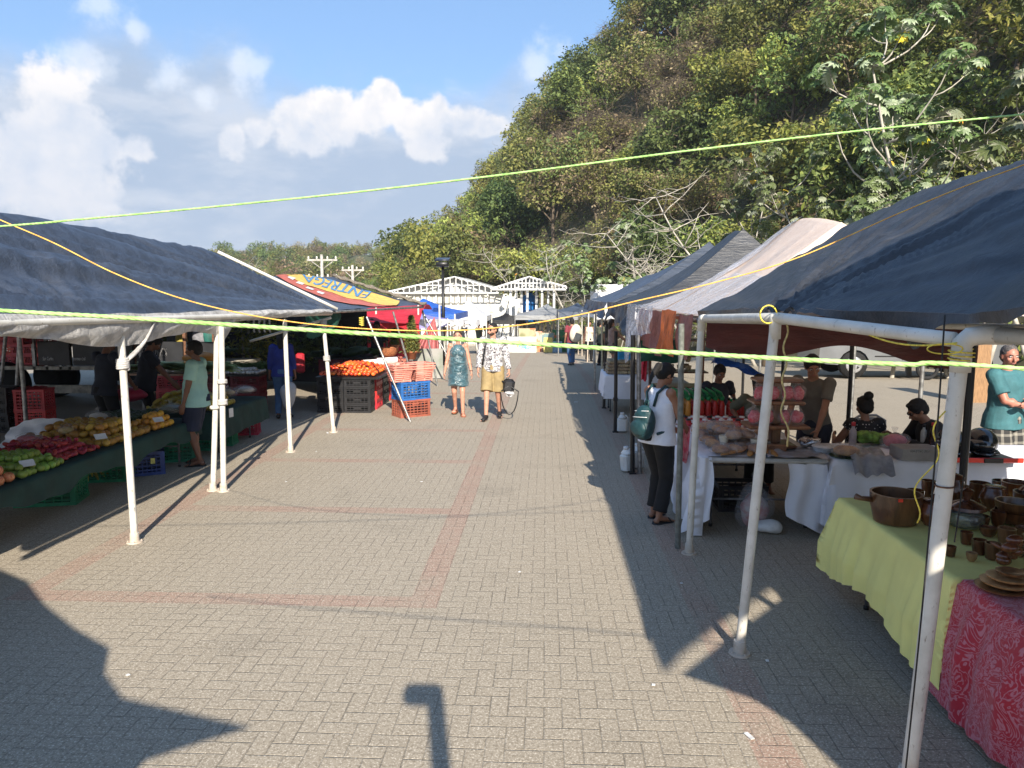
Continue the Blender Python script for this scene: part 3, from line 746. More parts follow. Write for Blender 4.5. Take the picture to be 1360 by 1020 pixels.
for bx,by,tx,ty,m_,r_ in ((790,519,791,415,P_STEEL,.018),(799.5,495,800,408,CREAM,.03),(788.5,488,790,410,P_WHITE,.028),(780,481,782,410,P_WHITE,.026),(773,473,773,412,P_WHITE,.024),(768,471,769,414,P_WHITE,.024)):
    a,t=px_pole(bx,by,tx,ty); pole(R4,a,t,r_,m_,False)
for y in (15,19,23): pole(R4,V(4.3,y,0),V(4.3,y,2.1),.026,P_STEEL,False)
# ---------------- shade canopy beside the photographer (its shadow reaches into view)
SC=thing('shade_canopy','charcoal shade canopy with scalloped edges beside the viewpoint','canopy',(-3,-1,0))
ol=[(-40,740),(37,772),(60,803),(100,836),(146,860),(140,893),(165,925),(240,945),(335,965),(262,988),(190,1014),(120,1100)]
P0=[back_up(x,y,2.45) for x,y in ol]+[V(-1.6,-2.6,2.45),V(-3.5,-4.5,2.4),V(-6,-3.5,2.4),V(-6,1.0,2.4)]
b=MB(); c0=V(-3.4,-1.0,2.9); n0=len(P0)
for k in range(9):
    for p in P0: q=c0.lerp(p,k/8); b.v.append(q+V(0,0,.02*noise.noise(q*2)))
for k in range(8):
    for i in range(n0): i2=(i+1)%n0; b.f.append((k*n0+i,k*n0+i2,(k+1)*n0+i2,(k+1)*n0+i)); b.m.append(0)
b.build('tarp',T_NAVY2,SC)
pole(SC,V(-3.6,1.6,0),V(-3.5,1.6,2.42)); pole(SC,V(-1.9,-1.9,0),V(-1.9,-1.9,2.5)); pole(SC,V(-5.6,-2.5,0),V(-5.6,-2.5,2.42))
LP=thing('shadow_post','unseen post with a square block added behind the viewpoint to cast a shadow into the lane','post',(0,0,0))  # made-up stand-in for whatever casts the shadow at the bottom of the view
tp=back_up(578,925,2.75); b=MB(); b.tube([V(tp.x,tp.y,0),V(tp.x,tp.y,2.75)],.05,12); b.build('post',P_WHITE,LP)
b=MB(); b.bbox(V(tp.x-.07,tp.y,2.76),(.22,.12,.10),.02); b.build('post_head',P_BLACK,LP)
# ---------------- ropes strung across the lane
M_GREENROPE=mat('green_rope',(.27,.53,.13),.6,.3,30,col2=(.42,.63,.25)); 
def twist_rope(name,pxs,Y,r,m,label,ext0=None,ext1=None):
    Ys=[lerp(Y[0],Y[1],i/(len(pxs)-1)) for i in range(len(pxs))]; pts=[QY(x,y,yy) for (x,y),yy in zip(pxs,Ys)]
    if ext0 is not None: pts.insert(0,Vector(ext0))
    if ext1 is not None: pts.append(Vector(ext1))
    # catmull-rom
    out=[]
    for i in range(len(pts)-1):
        p0=pts[max(i-1,0)];p1=pts[i];p2=pts[i+1];p3=pts[min(i+2,len(pts)-1)]
        for k in range(30):
            t=k/30; out.append(.5*((2*p1)+(p2-p0)*t+(2*p0-5*p1+4*p2-p3)*t*t+(3*p1-p0-3*p2+p3)*t**3))
    out.append(pts[-1]); b=MB()
    tot=0
    for s in range(3):
        q=[]; tot=0
        for i,p in enumerate(out):
            if i: tot+=(p-out[i-1]).length
            a_=tot/ (r*11)*2*math.pi+s*2.094; q.append(p+V(0,math.cos(a_)*r*.30,math.sin(a_)*r*.30))
        b.tube(q,r*.66,6)
    return tag(b.build(name,m),label,'rope')
twist_rope('rope',[(-20,411),(150,421),(300,431),(500,444),(680,455),(860,466),(1050,477),(1200,484),(1380,491)],(1.45,1.35),.0050,M_GREENROPE,'thick bright green rope stretched low across the lane in front of both rows',QY(-400,385,1.55),V(2.35,1.25,2.06))
twist_rope('rope',[(-20,302),(100,292),(300,273),(500,252),(700,228),(900,202),(1130,175),(1380,150)],(2.9,2.9),.0050,M_GREENROPE,'upper green rope rising across the sky from left to right',QY(-500,335,2.9),QY(1800,110,2.9))
M_OR=mat('orange_rope',(.80,.36,.07),.7,.4,22,col2=(.85,.55,.12))
twist_rope('rope',[(-15,285),(70,322),(150,362),(230,393),(310,414),(400,429),(500,437.5),(600,439),(680,433),(760,420),(840,401),(950,375),(1060,342),(1190,285),(1280,248),(1375,213)],(4.0,4.0),.0042,M_OR,'thin orange rope sagging between the left and right tents',QY(-90,245,4.0),QY(1500,160,4.0))
# ================================================================ hillside, forest, far trees
rv=random.Random(5)
def leafmat(name,cols,trans=.22,rough=.6,objr=.5):
    m,nt,b=newmat(name); oc=nt.obj()
    f=nt.noise(.9,3,.6,oc); f2=nt.noise(7,2,.6,oc); cols=[tuple(min(.8,x*1.17) for x in c_) for c_ in cols]
    c=nt.mix(nt.ss(f,.38,.62),cols[0],cols[1]); c=nt.mix(nt.ss(f2,.55,.72),c,cols[2])
    oi=nt.new('ShaderNodeObjectInfo'); h=nt.new('ShaderNodeHueSaturation'); nt.l.new(c,h.inputs['Color'])
    nt.l.new(nt.M('MULTIPLY_ADD',oi.outputs['Random'],objr,1-objr*.5),h.inputs['Value']); nt.l.new(nt.M('MULTIPLY_ADD',oi.outputs['Random'],.05,.475),h.inputs['Hue'])
    c=h.outputs[0]; nt.l.new(c,b.inputs['Base Color']); b.inputs['Roughness'].default_value=rough; b.inputs['Specular IOR Level'].default_value=.3
    tr=nt.new('ShaderNodeBsdfTranslucent'); nt.l.new(c,tr.inputs['Color']); mx=nt.new('ShaderNodeMixShader'); mx.inputs[0].default_value=trans
    out=nt.n['Material Output']; nt.l.new(b.outputs[0],mx.inputs[1]); nt.l.new(tr.outputs[0],mx.inputs[2]); nt.l.new(mx.outputs[0],out.inputs['Surface']); return m
LF_DARK=leafmat('dark_green_leaves',((.095,.125,.04),(.05,.08,.025),(.16,.19,.06)))
LF_OLIVE=leafmat('olive_leaves',((.21,.205,.06),(.12,.13,.04),(.33,.28,.10)))
LF_YEL=leafmat('yellow_green_leaves',((.27,.28,.065),(.16,.19,.04),(.40,.36,.11)))
LF_BROWN=leafmat('dry_brown_leaves',((.28,.21,.13),(.19,.145,.09),(.25,.22,.10)))
LF_MID=leafmat('mid_green_leaves',((.14,.175,.05),(.08,.11,.035),(.24,.25,.09)))
LF_CEC=leafmat('umbrella_leaves',((.15,.20,.07),(.09,.13,.045),(.26,.29,.17)),trans=.25,rough=.45)
LF_PALE=leafmat('pale_leaf_undersides',((.33,.37,.25),(.24,.28,.17),(.42,.43,.33)))
LF_GOLD=leafmat('yellowed_leaves',((.75,.55,.05),(.7,.42,.05),(.6,.5,.1)))
BARK=mat('brown_bark',(.13,.10,.07),.9,.4,6,bmp=.5,bscale=20,stretch=(1,1,.3))
BARKP=mat('pale_bark',(.42,.39,.33),.8,.3,5,bmp=.4,bscale=20,stretch=(1,1,.4))
TWIG=mat('dry_twigs',(.22,.165,.12),.9,.35,3)
class LB:
    """leaf cloud: many small pointed leaves in one mesh"""
    def __init__(s): s.v=[]; s.f=[]; s.mi=[]
    def leaf(s,p,L,W,mi=0,up=.5,droop=None):
        a=rv.uniform(0,6.283); z=rv.uniform(-.9,.5) if droop is None else droop
        k=math.sqrt(max(0,1-z*z)); d=(math.cos(a)*k,math.sin(a)*k,z)
        n=Vector((rv.gauss(0,1),rv.gauss(0,1),rv.gauss(0,1)+up*2)); dv=Vector(d); w_=dv.cross(n)
        if w_.length<1e-4: return
        w_.normalize(); w_*=W/2; b=len(s.v); p=Vector(p)
        s.v+= [tuple(p),tuple(p+dv*L*.45+w_),tuple(p+dv*L+Vector((0,0,-L*.15))),tuple(p+dv*L*.45-w_)]
        s.f.append((b,b+1,b+2,b+3)); s.mi.append(mi)
    def palmate(s,p,L,mi,tilt):
        # 8-fingered umbrella leaf; tilt: normal direction
        n=Vector(tilt).normalized(); x=n.orthogonal().normalized(); y=n.cross(x); a0=rv.uniform(0,6.28); p=Vector(p)
        for k in range(9):
            a=a0+k*2*math.pi/9; d=x*math.cos(a)+y*math.sin(a); w_=n.cross(d)*L*.24; l=L*rv.uniform(.8,1.05); b=len(s.v)
            s.v+=[tuple(p),tuple(p+d*l*.55+w_-n*l*.08),tuple(p+d*l-n*l*.38),tuple(p+d*l*.55-w_-n*l*.08)]; s.f.append((b,b+1,b+2,b+3)); s.mi.append(mi)
    def mesh(s,name,mats):
        me=bpy.data.meshes.new(name); me.from_pydata(s.v,[],s.f)
        for m in mats: me.materials.append(m)
        me.polygons.foreach_set('material_index',s.mi); me.update(); return me
def limb_pts(p0,d,L,n=6,wob=.18,droop=0):
    pts=[Vector(p0)]; d=Vector(d).normalized()
    for i in range(n):
        d=(d+Vector((rv.gauss(0,wob),rv.gauss(0,wob),rv.gauss(0,wob)-droop))).normalized(); pts.append(pts[-1]+d*(L/n))
    return pts
def tree_proto(label_leaf,mats,weights,h,cr,nl,leafL,blobs=10,bark=None,sq=.8,twigs=0,gap=.0):
    tb=MB(); trunk=limb_pts((0,0,-.6),(rv.uniform(-.1,.1),rv.uniform(-.1,.1),1),h*.62+.6,6,.06)
    tb.tube(trunk,[.17*h/8*(1-i*.1) for i in range(7)],8); ends=[]
    for k in range(9):
        s=trunk[rv.randint(3,6)]; a=k*.7+rv.uniform(-.3,.3)
        q=limb_pts(s,(math.cos(a),math.sin(a),rv.uniform(.3,1.1)),cr*rv.uniform(.7,1.1),6,.16); tb.tube(q,[.07*h/8*(1-i*.13) for i in range(7)],5)
        ends.append(q[-1])
        for t in range(3):
            q2=limb_pts(q[rv.randint(3,5)],(rv.gauss(0,1),rv.gauss(0,1),rv.uniform(0,1)),cr*.5,4,.25); tb.tube(q2,[.025,.022,.018,.012,.006],4); ends.append(q2[-1])
    lb=LB(); c0=Vector((0,0,h*.62))
    bl=[]
    for k in range(blobs):
        a=rv.uniform(0,6.28); r=cr*rv.uniform(.25,.8); bl.append((c0+Vector((math.cos(a)*r,math.sin(a)*r,rv.uniform(-.45,.9)*cr*sq)),cr*rv.uniform(.28,.5)))
    bl+=[(e,cr*rv.uniform(.16,.3)) for e in ends[::2]]
    tot=sum(r*r for _,r in bl)
    for c,r in bl:
        mi_b=rv.choices(range(len(mats)),weights)[0]
        for _ in range(int(nl*r*r/tot)):
            z=rv.uniform(-1,1); a=rv.uniform(0,6.28); k=math.sqrt(1-z*z); rr=r*rv.uniform(.55,1.08)
            if noise.noise(Vector((c.x+k*math.cos(a)*1.5,c.y+k*math.sin(a)*1.5,z*1.5+c.z)))<gap-.32: continue
            p=(c.x+k*math.cos(a)*rr,c.y+k*math.sin(a)*rr,c.z+z*rr*.85)
            mi=mi_b if rv.random()<.85 else rv.randrange(len(mats)); l=leafL*rv.uniform(.6,1.35); lb.leaf(p,l,l*rv.uniform(.38,.6),mi)
    # hanging and dry twigs
    if twigs:
        for _ in range(twigs):
            c,r=rv.choice(bl); a=rv.uniform(0,6.28); p=c+Vector((math.cos(a)*r,math.sin(a)*r,rv.uniform(-.5,1)*r))
            q=limb_pts(p,(rv.gauss(0,1),rv.gauss(0,1),rv.uniform(-.6,1.2)),r*rv.uniform(.6,1.4),4,.3,.08); tb.tube(q,[.014,.012,.010,.008,.005],3,mi=0,caps=False)
    return tb.mesh('trunk',bark or BARK,True), lb.mesh('crown',mats)
def cecropia_proto(h,nb,leafL,lean=.15,yellow=.05,pale=.3):
    tb=MB(); lb=LB(); tr=limb_pts((0,0,-.8),(lean,rv.uniform(-.1,.1),1),h,9,.05); tb.tube(tr,[.085*(1-i*.08) for i in range(10)],8); tips=[tr[-1]]
    for k in range(nb):
        i=rv.randint(4,9); a=rv.uniform(0,6.28); s=tr[i]; q=[s]; d=Vector((math.cos(a),math.sin(a),.15)); L=rv.uniform(.9,2.6)*h/9
        for j in range(8):
            d=(d+Vector((rv.gauss(0,.14),rv.gauss(0,.14),.16+rv.gauss(0,.08)))).normalized(); q.append(q[-1]+d*L/7)
        tb.tube(q,[.034*(1-j*.09) for j in range(9)],6); tips.append(q[-1])
        if rv.random()<.6:
            q2=[q[5]]; d=Vector((rv.gauss(0,1),rv.gauss(0,1),.3)).normalized()
            for j in range(5): d=(d+Vector((0,0,.2))).normalized(); q2.append(q2[-1]+d*L/9)
            tb.tube(q2,[.02,.019,.017,.015,.013,.01],5); tips.append(q2[-1])
    for t in tips:
        for _ in range(rv.randint(10,17)):
            d=Vector((rv.gauss(0,1),rv.gauss(0,1),rv.gauss(.2,.6))).normalized(); p=t+d*rv.uniform(.2,.5); tb.tube([t,(t+p)/2+Vector((0,0,.05)),p],[.008,.007,.006],3,caps=False)
            r_=rv.random(); mi=2 if r_<yellow else (1 if r_<yellow+pale else 0)
            lb.palmate(p,leafL*rv.uniform(.7,1.15),mi,(d.x*.9,d.y*.9,abs(d.z)+.45))
    return tb.mesh('trunk',BARKP,True), lb.mesh('crown',[LF_CEC,LF_PALE,LF_GOLD])
def place_tree(pm,name,label,loc,rz,sc,group,cat='tree'):
    r=bpy.data.objects.new(name,None); COL.objects.link(r); r.location=loc; r.rotation_euler=(0,0,rz); r.scale=(sc,sc,sc*rv.uniform(.9,1.12))
    for nm,me in zip(('trunk','crown'),pm):
        c=bpy.data.objects.new(nm,me); COL.objects.link(c); c.parent=r
    tag(r,label,cat,group); return r
FOOT=[(-60,150),(-24,100),(-10,74),(0,60),(7,48),(13,36),(16,24),(19,8),(22,-12)]
def foot_d(x,y):
    best=1e9;sg=1
    for (x0,y0),(x1,y1) in zip(FOOT,FOOT[1:]):
        dx,dy=x1-x0,y1-y0; t=max(0,min(1,((x-x0)*dx+(y-y0)*dy)/(dx*dx+dy*dy))); qx,qy=x0+t*dx,y0+t*dy
        d=math.hypot(x-qx,y-qy)
        if d<best: best=d; sg=1 if (dx*(y-y0)-dy*(x-x0))>0 else -1
    return best*sg
def cap(x,y):
    px,_=proj((x,y,5)) if y>2 else (1500,0)
    return interp_y([(0,-500,2),(0,480,2),(0,520,4.0),(0,560,9.5),(0,610,14),(0,650,22),(0,700,33),(0,760,41),(0,810,52),(0,1000,60),(0,1300,60),(0,3000,60)],px,2)
def HZ(x,y):
    d=foot_d(x,y)
    if d<=0: return -.02+gz(y)
    c=cap(x,y); return gz(y)+c*(1-math.exp(-d*min(2.0,1.1+c*.025)/c))+.9*noise.noise(Vector((x*.12,y*.12,0)))*min(1,d/4)
b=MB(); NX,NY=64,74; P=[]
for i in range(NX):
    for j in range(NY):
        x=lerp(-62,90,i/(NX-1)); y=lerp(-14,165,j/(NY-1)); P.append(Vector((x,y,HZ(x,y)-.02)))
b.quadgrid(P,NX,NY)
SOIL=mat('forest_floor',(.045,.045,.02),.95,.5,.8,bmp=.6,bscale=4,col2=(.10,.08,.04))
tag(b.build('hillside',SOIL),kind='structure')
protos=[
 ('dark broadleaf',tree_proto('d',[LF_DARK,LF_MID],[3,1],7.5,3.0,4600,.33),'dark_broadleaf_tree','dark green broadleaf tree'),
 ('olive',tree_proto('o',[LF_OLIVE,LF_MID,LF_BROWN],[3,1,1],7,3.0,4800,.27,twigs=220),'olive_tree','olive green tree'),
 ('yellow green',tree_proto('y',[LF_YEL,LF_MID],[3,1],6.5,2.7,4600,.27,twigs=120),'yellowish_tree','yellow green tree'),
 ('brown',tree_proto('b',[LF_BROWN,LF_OLIVE],[2,1],6,2.8,2800,.22,twigs=1100),'dry_vine_tree','brown tree draped with dry vines'),
 ('mid',tree_proto('m',[LF_MID,LF_YEL],[3,1],8,3.1,4800,.31,gap=.08),'leafy_tree','mid green leafy tree'),
]
cecs=[cecropia_proto(9,12,.24,.15,.012),cecropia_proto(8,12,.22,-.2,.012,.4),cecropia_proto(10,14,.22,.05,.015,.25)]
# trees down the slope
cnt=0
for si in range(len(FOOT)-1):
    (x0,y0),(x1,y1)=FOOT[si],FOOT[si+1]; L=math.hypot(x1-x0,y1-y0); dx,dy=(x1-x0)/L,(y1-y0)/L; nx_,ny_=-dy,dx
    far=(y0+y1)/2>65
    step=5.4 if far else 3.5
    n=max(1,int(L/step))
    for a in range(n):
        for row in range(11 if not far else 7):
            t=(a+.5+rv.uniform(-.35,.35)+.5*(row%2))/n; d=1.6+row*(2.7 if not far else 4)+rv.uniform(-.6,.6)
            x=x0+(x1-x0)*t+nx_*d; y=y0+(y1-y0)*t+ny_*d
            if y<-6: continue
            z=HZ(x,y)
            if y>3:
                px,py=proj((x,y,z+4))
                if px<440 or px>1480 or py<-120: continue
            elif row>2: continue
            k=noise.noise(Vector((x*.13,z*.16,3)))*2.2+rv.uniform(-.8,.8)
            pi= 3 if k>.75 else 1 if k>.1 else 4 if k>-.35 else 2 if k>-1.0 else 0
            if row<2 and pi==3: pi=4
            nm=protos[pi]; sc=rv.uniform(.72,1.1)*(1.25 if far else 1)
            place_tree(nm[1],nm[2],nm[3]+' in the dense forest covering the hillside',(x,y,z-1.2),rv.uniform(0,6.28),sc,nm[3]+'s covering the hillside'); cnt+=1
# undergrowth
lb=LB()
for _ in range(46000):
    s=rv.random(); i=min(int(s*(len(FOOT)-2))+1,len(FOOT)-2); (x0,y0),(x1,y1)=FOOT[i],FOOT[i+1]; t=rv.random(); L=math.hypot(x1-x0,y1-y0)
    d=abs(rv.gauss(0,9))-.8; x=x0+(x1-x0)*t-(y1-y0)/L*d; y=y0+(y1-y0)*t+(x1-x0)/L*d
    if y<2: continue
    hgt=rv.random()**2*(2.2 if d<3 else 1.2)*(.6+noise.noise(Vector((x*.5,y*.5,0)))); l=rv.uniform(.14,.32)
    lb.leaf((x,y,max(0,HZ(x,y))+hgt),l,l*.45,rv.choices((0,1,2,3),(3,2,1,1))[0])
o=bpy.data.objects.new('undergrowth',lb.mesh('undergrowth',[LF_MID,LF_DARK,LF_YEL,LF_BROWN])); COL.objects.link(o); tag(o,'low leafy undergrowth and vines over the hillside','undergrowth',kind='stuff')
# individual pale-branched trees in front of the forest
def cec(px,py,Y,k,rz,sc,label):
    p=QY(px,py,Y); z=max(HZ(p.x,p.y),-.1); sc2=(p.z-z)/(9*1.0)*1.0 if p.z-z>3 else sc
    return place_tree(cecs[k],'pale_branched_tree',label,(p.x,p.y,z-.3),rz,sc,None)
cec(1330,30,20.5,0,.3,1.15,'tall pale stemmed tree with umbrella leaves, rightmost at the forest edge')
cec(1240,60,22,2,1.9,1.1,'pale stemmed tree with umbrella leaves left of the rightmost one, above the charcoal tarp')
cec(1165,120,24,1,4.0,1.05,'knobbly pale tree with few large leaves over the middle of the charcoal tarp')
cec(1110,160,25,0,2.6,.7,'pale branched tree rising behind the peach tent roof')
cec(985,210,30,2,5.1,.7,'white limbed tree just left of the peach roof peak')
cec(860,200,34,1,.8,.72,'white limbed tree with spreading curved branches behind the third right tent')
cec(790,200,38,0,3.9,.55,'pale leaved tree with yellow tufts right of the open white pavilion')
cec(735,200,46,2,1.2,.5,'pale leaved tree behind the open white pavilion')
cec(665,200,52,1,2.9,.55,'pale leaved tree directly behind the white hall')
cec(1290,200,21,1,5.6,.8,'smaller pale umbrella tree low above the tarp ridge on the right')
cec(1200,200,21,0,.9,.75,'short pale umbrella tree between the two tall pale stemmed trees')
# bare leaning limbs
bare=MB(); tr=limb_pts((0,0,-.5),(.5,0,1),9,9,.07); bare.tube(tr,[.075*(1-i*.08) for i in range(10)],7)
for k in range(26):
    s=tr[rv.randint(3,9)]; q=limb_pts(s,(rv.gauss(0,1),rv.gauss(0,1),rv.uniform(-.2,1)),rv.uniform(1,3.2),7,.2); bare.tube(q,[.028*(1-j*.11) for j in range(8)],5)
    for t in range(2): q2=limb_pts(q[rv.randint(3,6)],(rv.gauss(0,1),rv.gauss(0,1),rv.uniform(-.2,1)),rv.uniform(.5,1.3),5,.25); bare.tube(q2,[.012,.010,.008,.007,.005,.003],4,caps=False)
BARE_ME=bare.mesh('bare_tree',BARKP)
for i,(px,Y,rz,sc,lab) in enumerate(((1010,27,2.6,.9,'leafless leaning tree left of the peach tent peak'),(920,31,3.4,.7,'leafless tree leaning over the dark third tent'),(760,40,2.2,.7,'bare pale trunk leaning left beside the open pavilion'),(820,44,.5,.75,'bare limbs tangled in the forest above the white box truck'),(1390,23,1.9,1.1,'bare branching tree at the right edge of the forest'),(700,62,4,.8,'leafless tree high on the slope above the hall'))):
    p=QY(px,380,Y); o=bpy.data.objects.new('bare_tree',BARE_ME); COL.objects.link(o); o.location=(p.x,p.y,max(HZ(p.x,p.y),0)); o.rotation_euler=(0,0,rz); o.scale=(sc,)*3; tag(o,lab,'tree')
for i in range(34):
    px=rv.uniform(640,1340); Y=interp_y([(0,640,58),(0,760,46),(0,860,36),(0,1000,29),(0,1340,21)],px,2)+rv.uniform(0,9); p=QY(px,380,Y); o=bpy.data.objects.new('bare_tree',BARE_ME); COL.objects.link(o); s_=rv.uniform(.35,.62)
    o.location=(p.x,p.y,HZ(p.x,p.y)+rv.uniform(0,.8)); o.rotation_euler=(rv.uniform(-.2,.2),rv.uniform(-.3,.3),rv.uniform(0,6.28)); o.scale=(s_,s_,s_); tag(o,'small pale leafless tree tangled in the hillside foliage','tree','small pale leafless trees in the hillside foliage')
# ---------------- far hills on the left
def FH(x,y):
    s=0
    for cx,cy,r,h in ((-95,235,62,26),(-48,250,46,19),(-25,235,34,14),(-150,270,70,20),(-5,260,40,10)):
        s+=h*math.exp(-((x-cx)**2+(y-cy)**2)/(r*r))
    return s*.36-1.5
b=MB(); P=[Vector((x,y,FH(x,y))) for x in [lerp(-260,60,i/40) for i in range(41)] for y in [lerp(150,420,j/30) for j in range(31)]]
b.quadgrid(P,41,31); tag(b.build('far_hills',mat('far_hill_ground',(.08,.085,.035),.95,.5,.06,col2=(.05,.07,.025))),kind='structure')
fp=[tree_proto('f',[LF_MID,LF_DARK],[2,1],8,4.0,1500,.62),tree_proto('f',[LF_OLIVE,LF_BROWN],[2,1],8,4.2,1500,.62),tree_proto('f',[LF_YEL,LF_MID],[1,2],8,3.6,1400,.6),tree_proto('f',[LF_BROWN],[1],8,3.4,900,.5,twigs=300)]
fl_=['rounded green tree','olive brown tree','light green tree','dry leafless looking tree']
for i in range(260):
    px=rv.uniform(215,570); Y=rv.choice((rv.uniform(165,215),rv.uniform(200,260))); p=QY(px,380,Y); k=rv.choices(range(4),(3,3,2,2))[0]
    if FH(p.x,p.y)<1.0 and Y>200: continue
    place_tree(fp[k],'distant_tree',fl_[k]+' on the hazy far hill at the left',(p.x,p.y,FH(p.x,p.y)-1.5),rv.uniform(0,6),rv.uniform(.5,.8),fl_[k]+'s on the far hill')
# nearer belt behind the left tents
for i,(px,Y,k,sc) in enumerate([(300,95,1,.75),(330,88,2,.6),(362,82,0,.62),(400,90,1,.65),(425,80,2,.55),(450,95,3,.7),(470,85,0,.62),(492,75,2,.62),(510,90,1,.7),(345,110,1,.9),(380,105,3,.9),(430,112,0,.9),(480,110,1,.85),(275,100,0,.8),(250,110,2,.8)]):
    p=QY(px,380,Y); place_tree(fp[k],'roadside_tree',fl_[k]+' in the belt of trees behind the banner tent',(p.x,p.y,-1.0),i*1.3,sc,fl_[k]+'s behind the banner tent')
for px,Y,k,sc,lab in ((548,72,0,1.25,'tall dark rounded tree at the left end of the forest'),(575,66,4,1.15,'leafy tree next to the tall rounded one, left of the hall roof'),(530,64,4,.85,'lower leafy tree in front of the left end of the forest'),(560,60,1,.75,'olive bush behind the left eave of the hall')):
    p=QY(px,380,Y); place_tree(protos[k][1],'edge_tree',lab,(p.x,p.y,max(0,HZ(p.x,p.y))-.6),rv.uniform(0,6),sc,None)
# bare tree and palms of the left skyline
o=bpy.data.objects.new('bare_tree',BARE_ME); COL.objects.link(o); p=QY(385,380,80); o.location=(p.x,p.y,-.5); o.rotation_euler=(0,0,4); o.scale=(.85,)*3; tag(o,'leafless grey tree standing above the banner tent','tree')
FROND=leafmat('palm_fronds',((.13,.19,.05),(.08,.12,.03),(.24,.24,.08)))
def palm_mesh(h,L,n=16):
    tb=MB(); tr=limb_pts((0,0,-.3),(.05,0,1),h,7,.03); tb.tube(tr,[.16,.13,.12,.12,.12,.11,.11,.10],8); lb=LB(); t=tr[-1]
    for k in range(n):
        a=k*2.4; el=rv.uniform(-.1,1.3); d=Vector((math.cos(a)*math.cos(el),math.sin(a)*math.cos(el),math.sin(el))); p=t.copy(); N=12
        pts=[p.copy()]
        for j in range(N): d=(d+Vector((0,0,-.11))).normalized(); p=p+d*L/N; pts.append(p.copy())
        tb.tube(pts,[.03*(1-j/14) for j in range(N+1)],4,caps=False)
        for j in range(1,N+1):
            side=d.cross(Vector((0,0,1))).normalized()
            dd=(pts[j]-pts[j-1]).normalized()
            for s_ in (-1,1):
                for q in (0,.5):
                    bb=pts[j-1].lerp(pts[j],q); e=bb+(side*s_*.8+dd*.5+Vector((0,0,-.35)))*L*.28*(1-.5*j/N); w_=dd*.05*L/2.5; i0=len(lb.v); lb.v+=[tuple(bb-w_*.5),tuple(bb+w_*.5),tuple(e)]; lb.f.append((i0,i0+1,i0+2)); lb.mi.append(0)
    return tb.mesh('trunk',BARK),lb.mesh('fronds',[FROND])
pm=palm_mesh(3.2,3.0)
for px,Y,sc,lab in ((352,58,1.12,'bushy palm poking up behind the navy tent ridge'),(497,62,.8,'small palm beside the grey tree belt, right of the utility poles'),(525,58,.75,'small palm at the left foot of the forest'),(1020,27,1.0,'palm half hidden in the forest behind the dark third tent')):
    p=QY(px,380,Y); r=place_tree(pm,'palm_tree',lab,(p.x,p.y,max(0,HZ(p.x,p.y))),rv.uniform(0,6),sc,None,'palm'); [setattr(c,'name','fronds') for c in children(r) if c.name.startswith('crown')]
# ---------------- utility poles and lamp
CONC=mat('pole_concrete',(.42,.40,.36),.85,.3,5)
for px,py,Y,s,lab in ((427,338,48,1.0,'taller utility pole with double crossarm behind the banner tent'),(468,352,52,.8,'shorter utility pole with crossarm, nearer the forest')):
    t=QY(px,py,Y); r=thing('utility_pole',lab,'utility pole',(t.x,t.y,0)); b=MB(); b.tube([V(t.x,t.y,-1.5),t],[.14,.09],10); b.build('pole',CONC,r)
    for k,z in enumerate((-.35,-1.5)[:2 if s==1 else 1]):
        b=MB(); b.box(t+V(0,.1,z),(2.0*s,.1,.12)); b.build('crossarm',CONC,r,smooth=False)
        for x in (-.9,-.35,.35,.9): b=MB(); b.lathe([(.03,0),(.07,.03),(.05,.08),(.07,.12),(.03,.18)],t+V(x*s,.1,z+.06),8); b.build('insulator',P_WHITE,r)
    for sg in (-1,1): b=MB(); b.tube([t+V(0,.12,-.95),t+V(.75*s*sg,.12,-.4)],.03,5); b.build('brace',CONC,r)
# street lamp
a=QY(589,420,27); r=thing('street_lamp','tall black street lamp with a flat square head in front of the hall','street lamp',(a.x,a.y,0)); t=QY(588,352,27)
b=MB(); b.tube([V(a.x,a.y,gz(a.y)),V(t.x,t.y,t.z)],[.075,.05],12); b.build('pole',P_BLACK,r)
b=MB(); b.bbox(t+V(0,0,.02),(.42,.5,.16),.02); b.build('post_head',P_BLACK,r); b=MB(); b.bbox(t+V(0,0,.20),(.52,.5,.06),.01,rot=Matrix.Rotation(.2,3,'X')); b.build('solar_panel',mat('dark_panel',(.02,.025,.04),.3),r)
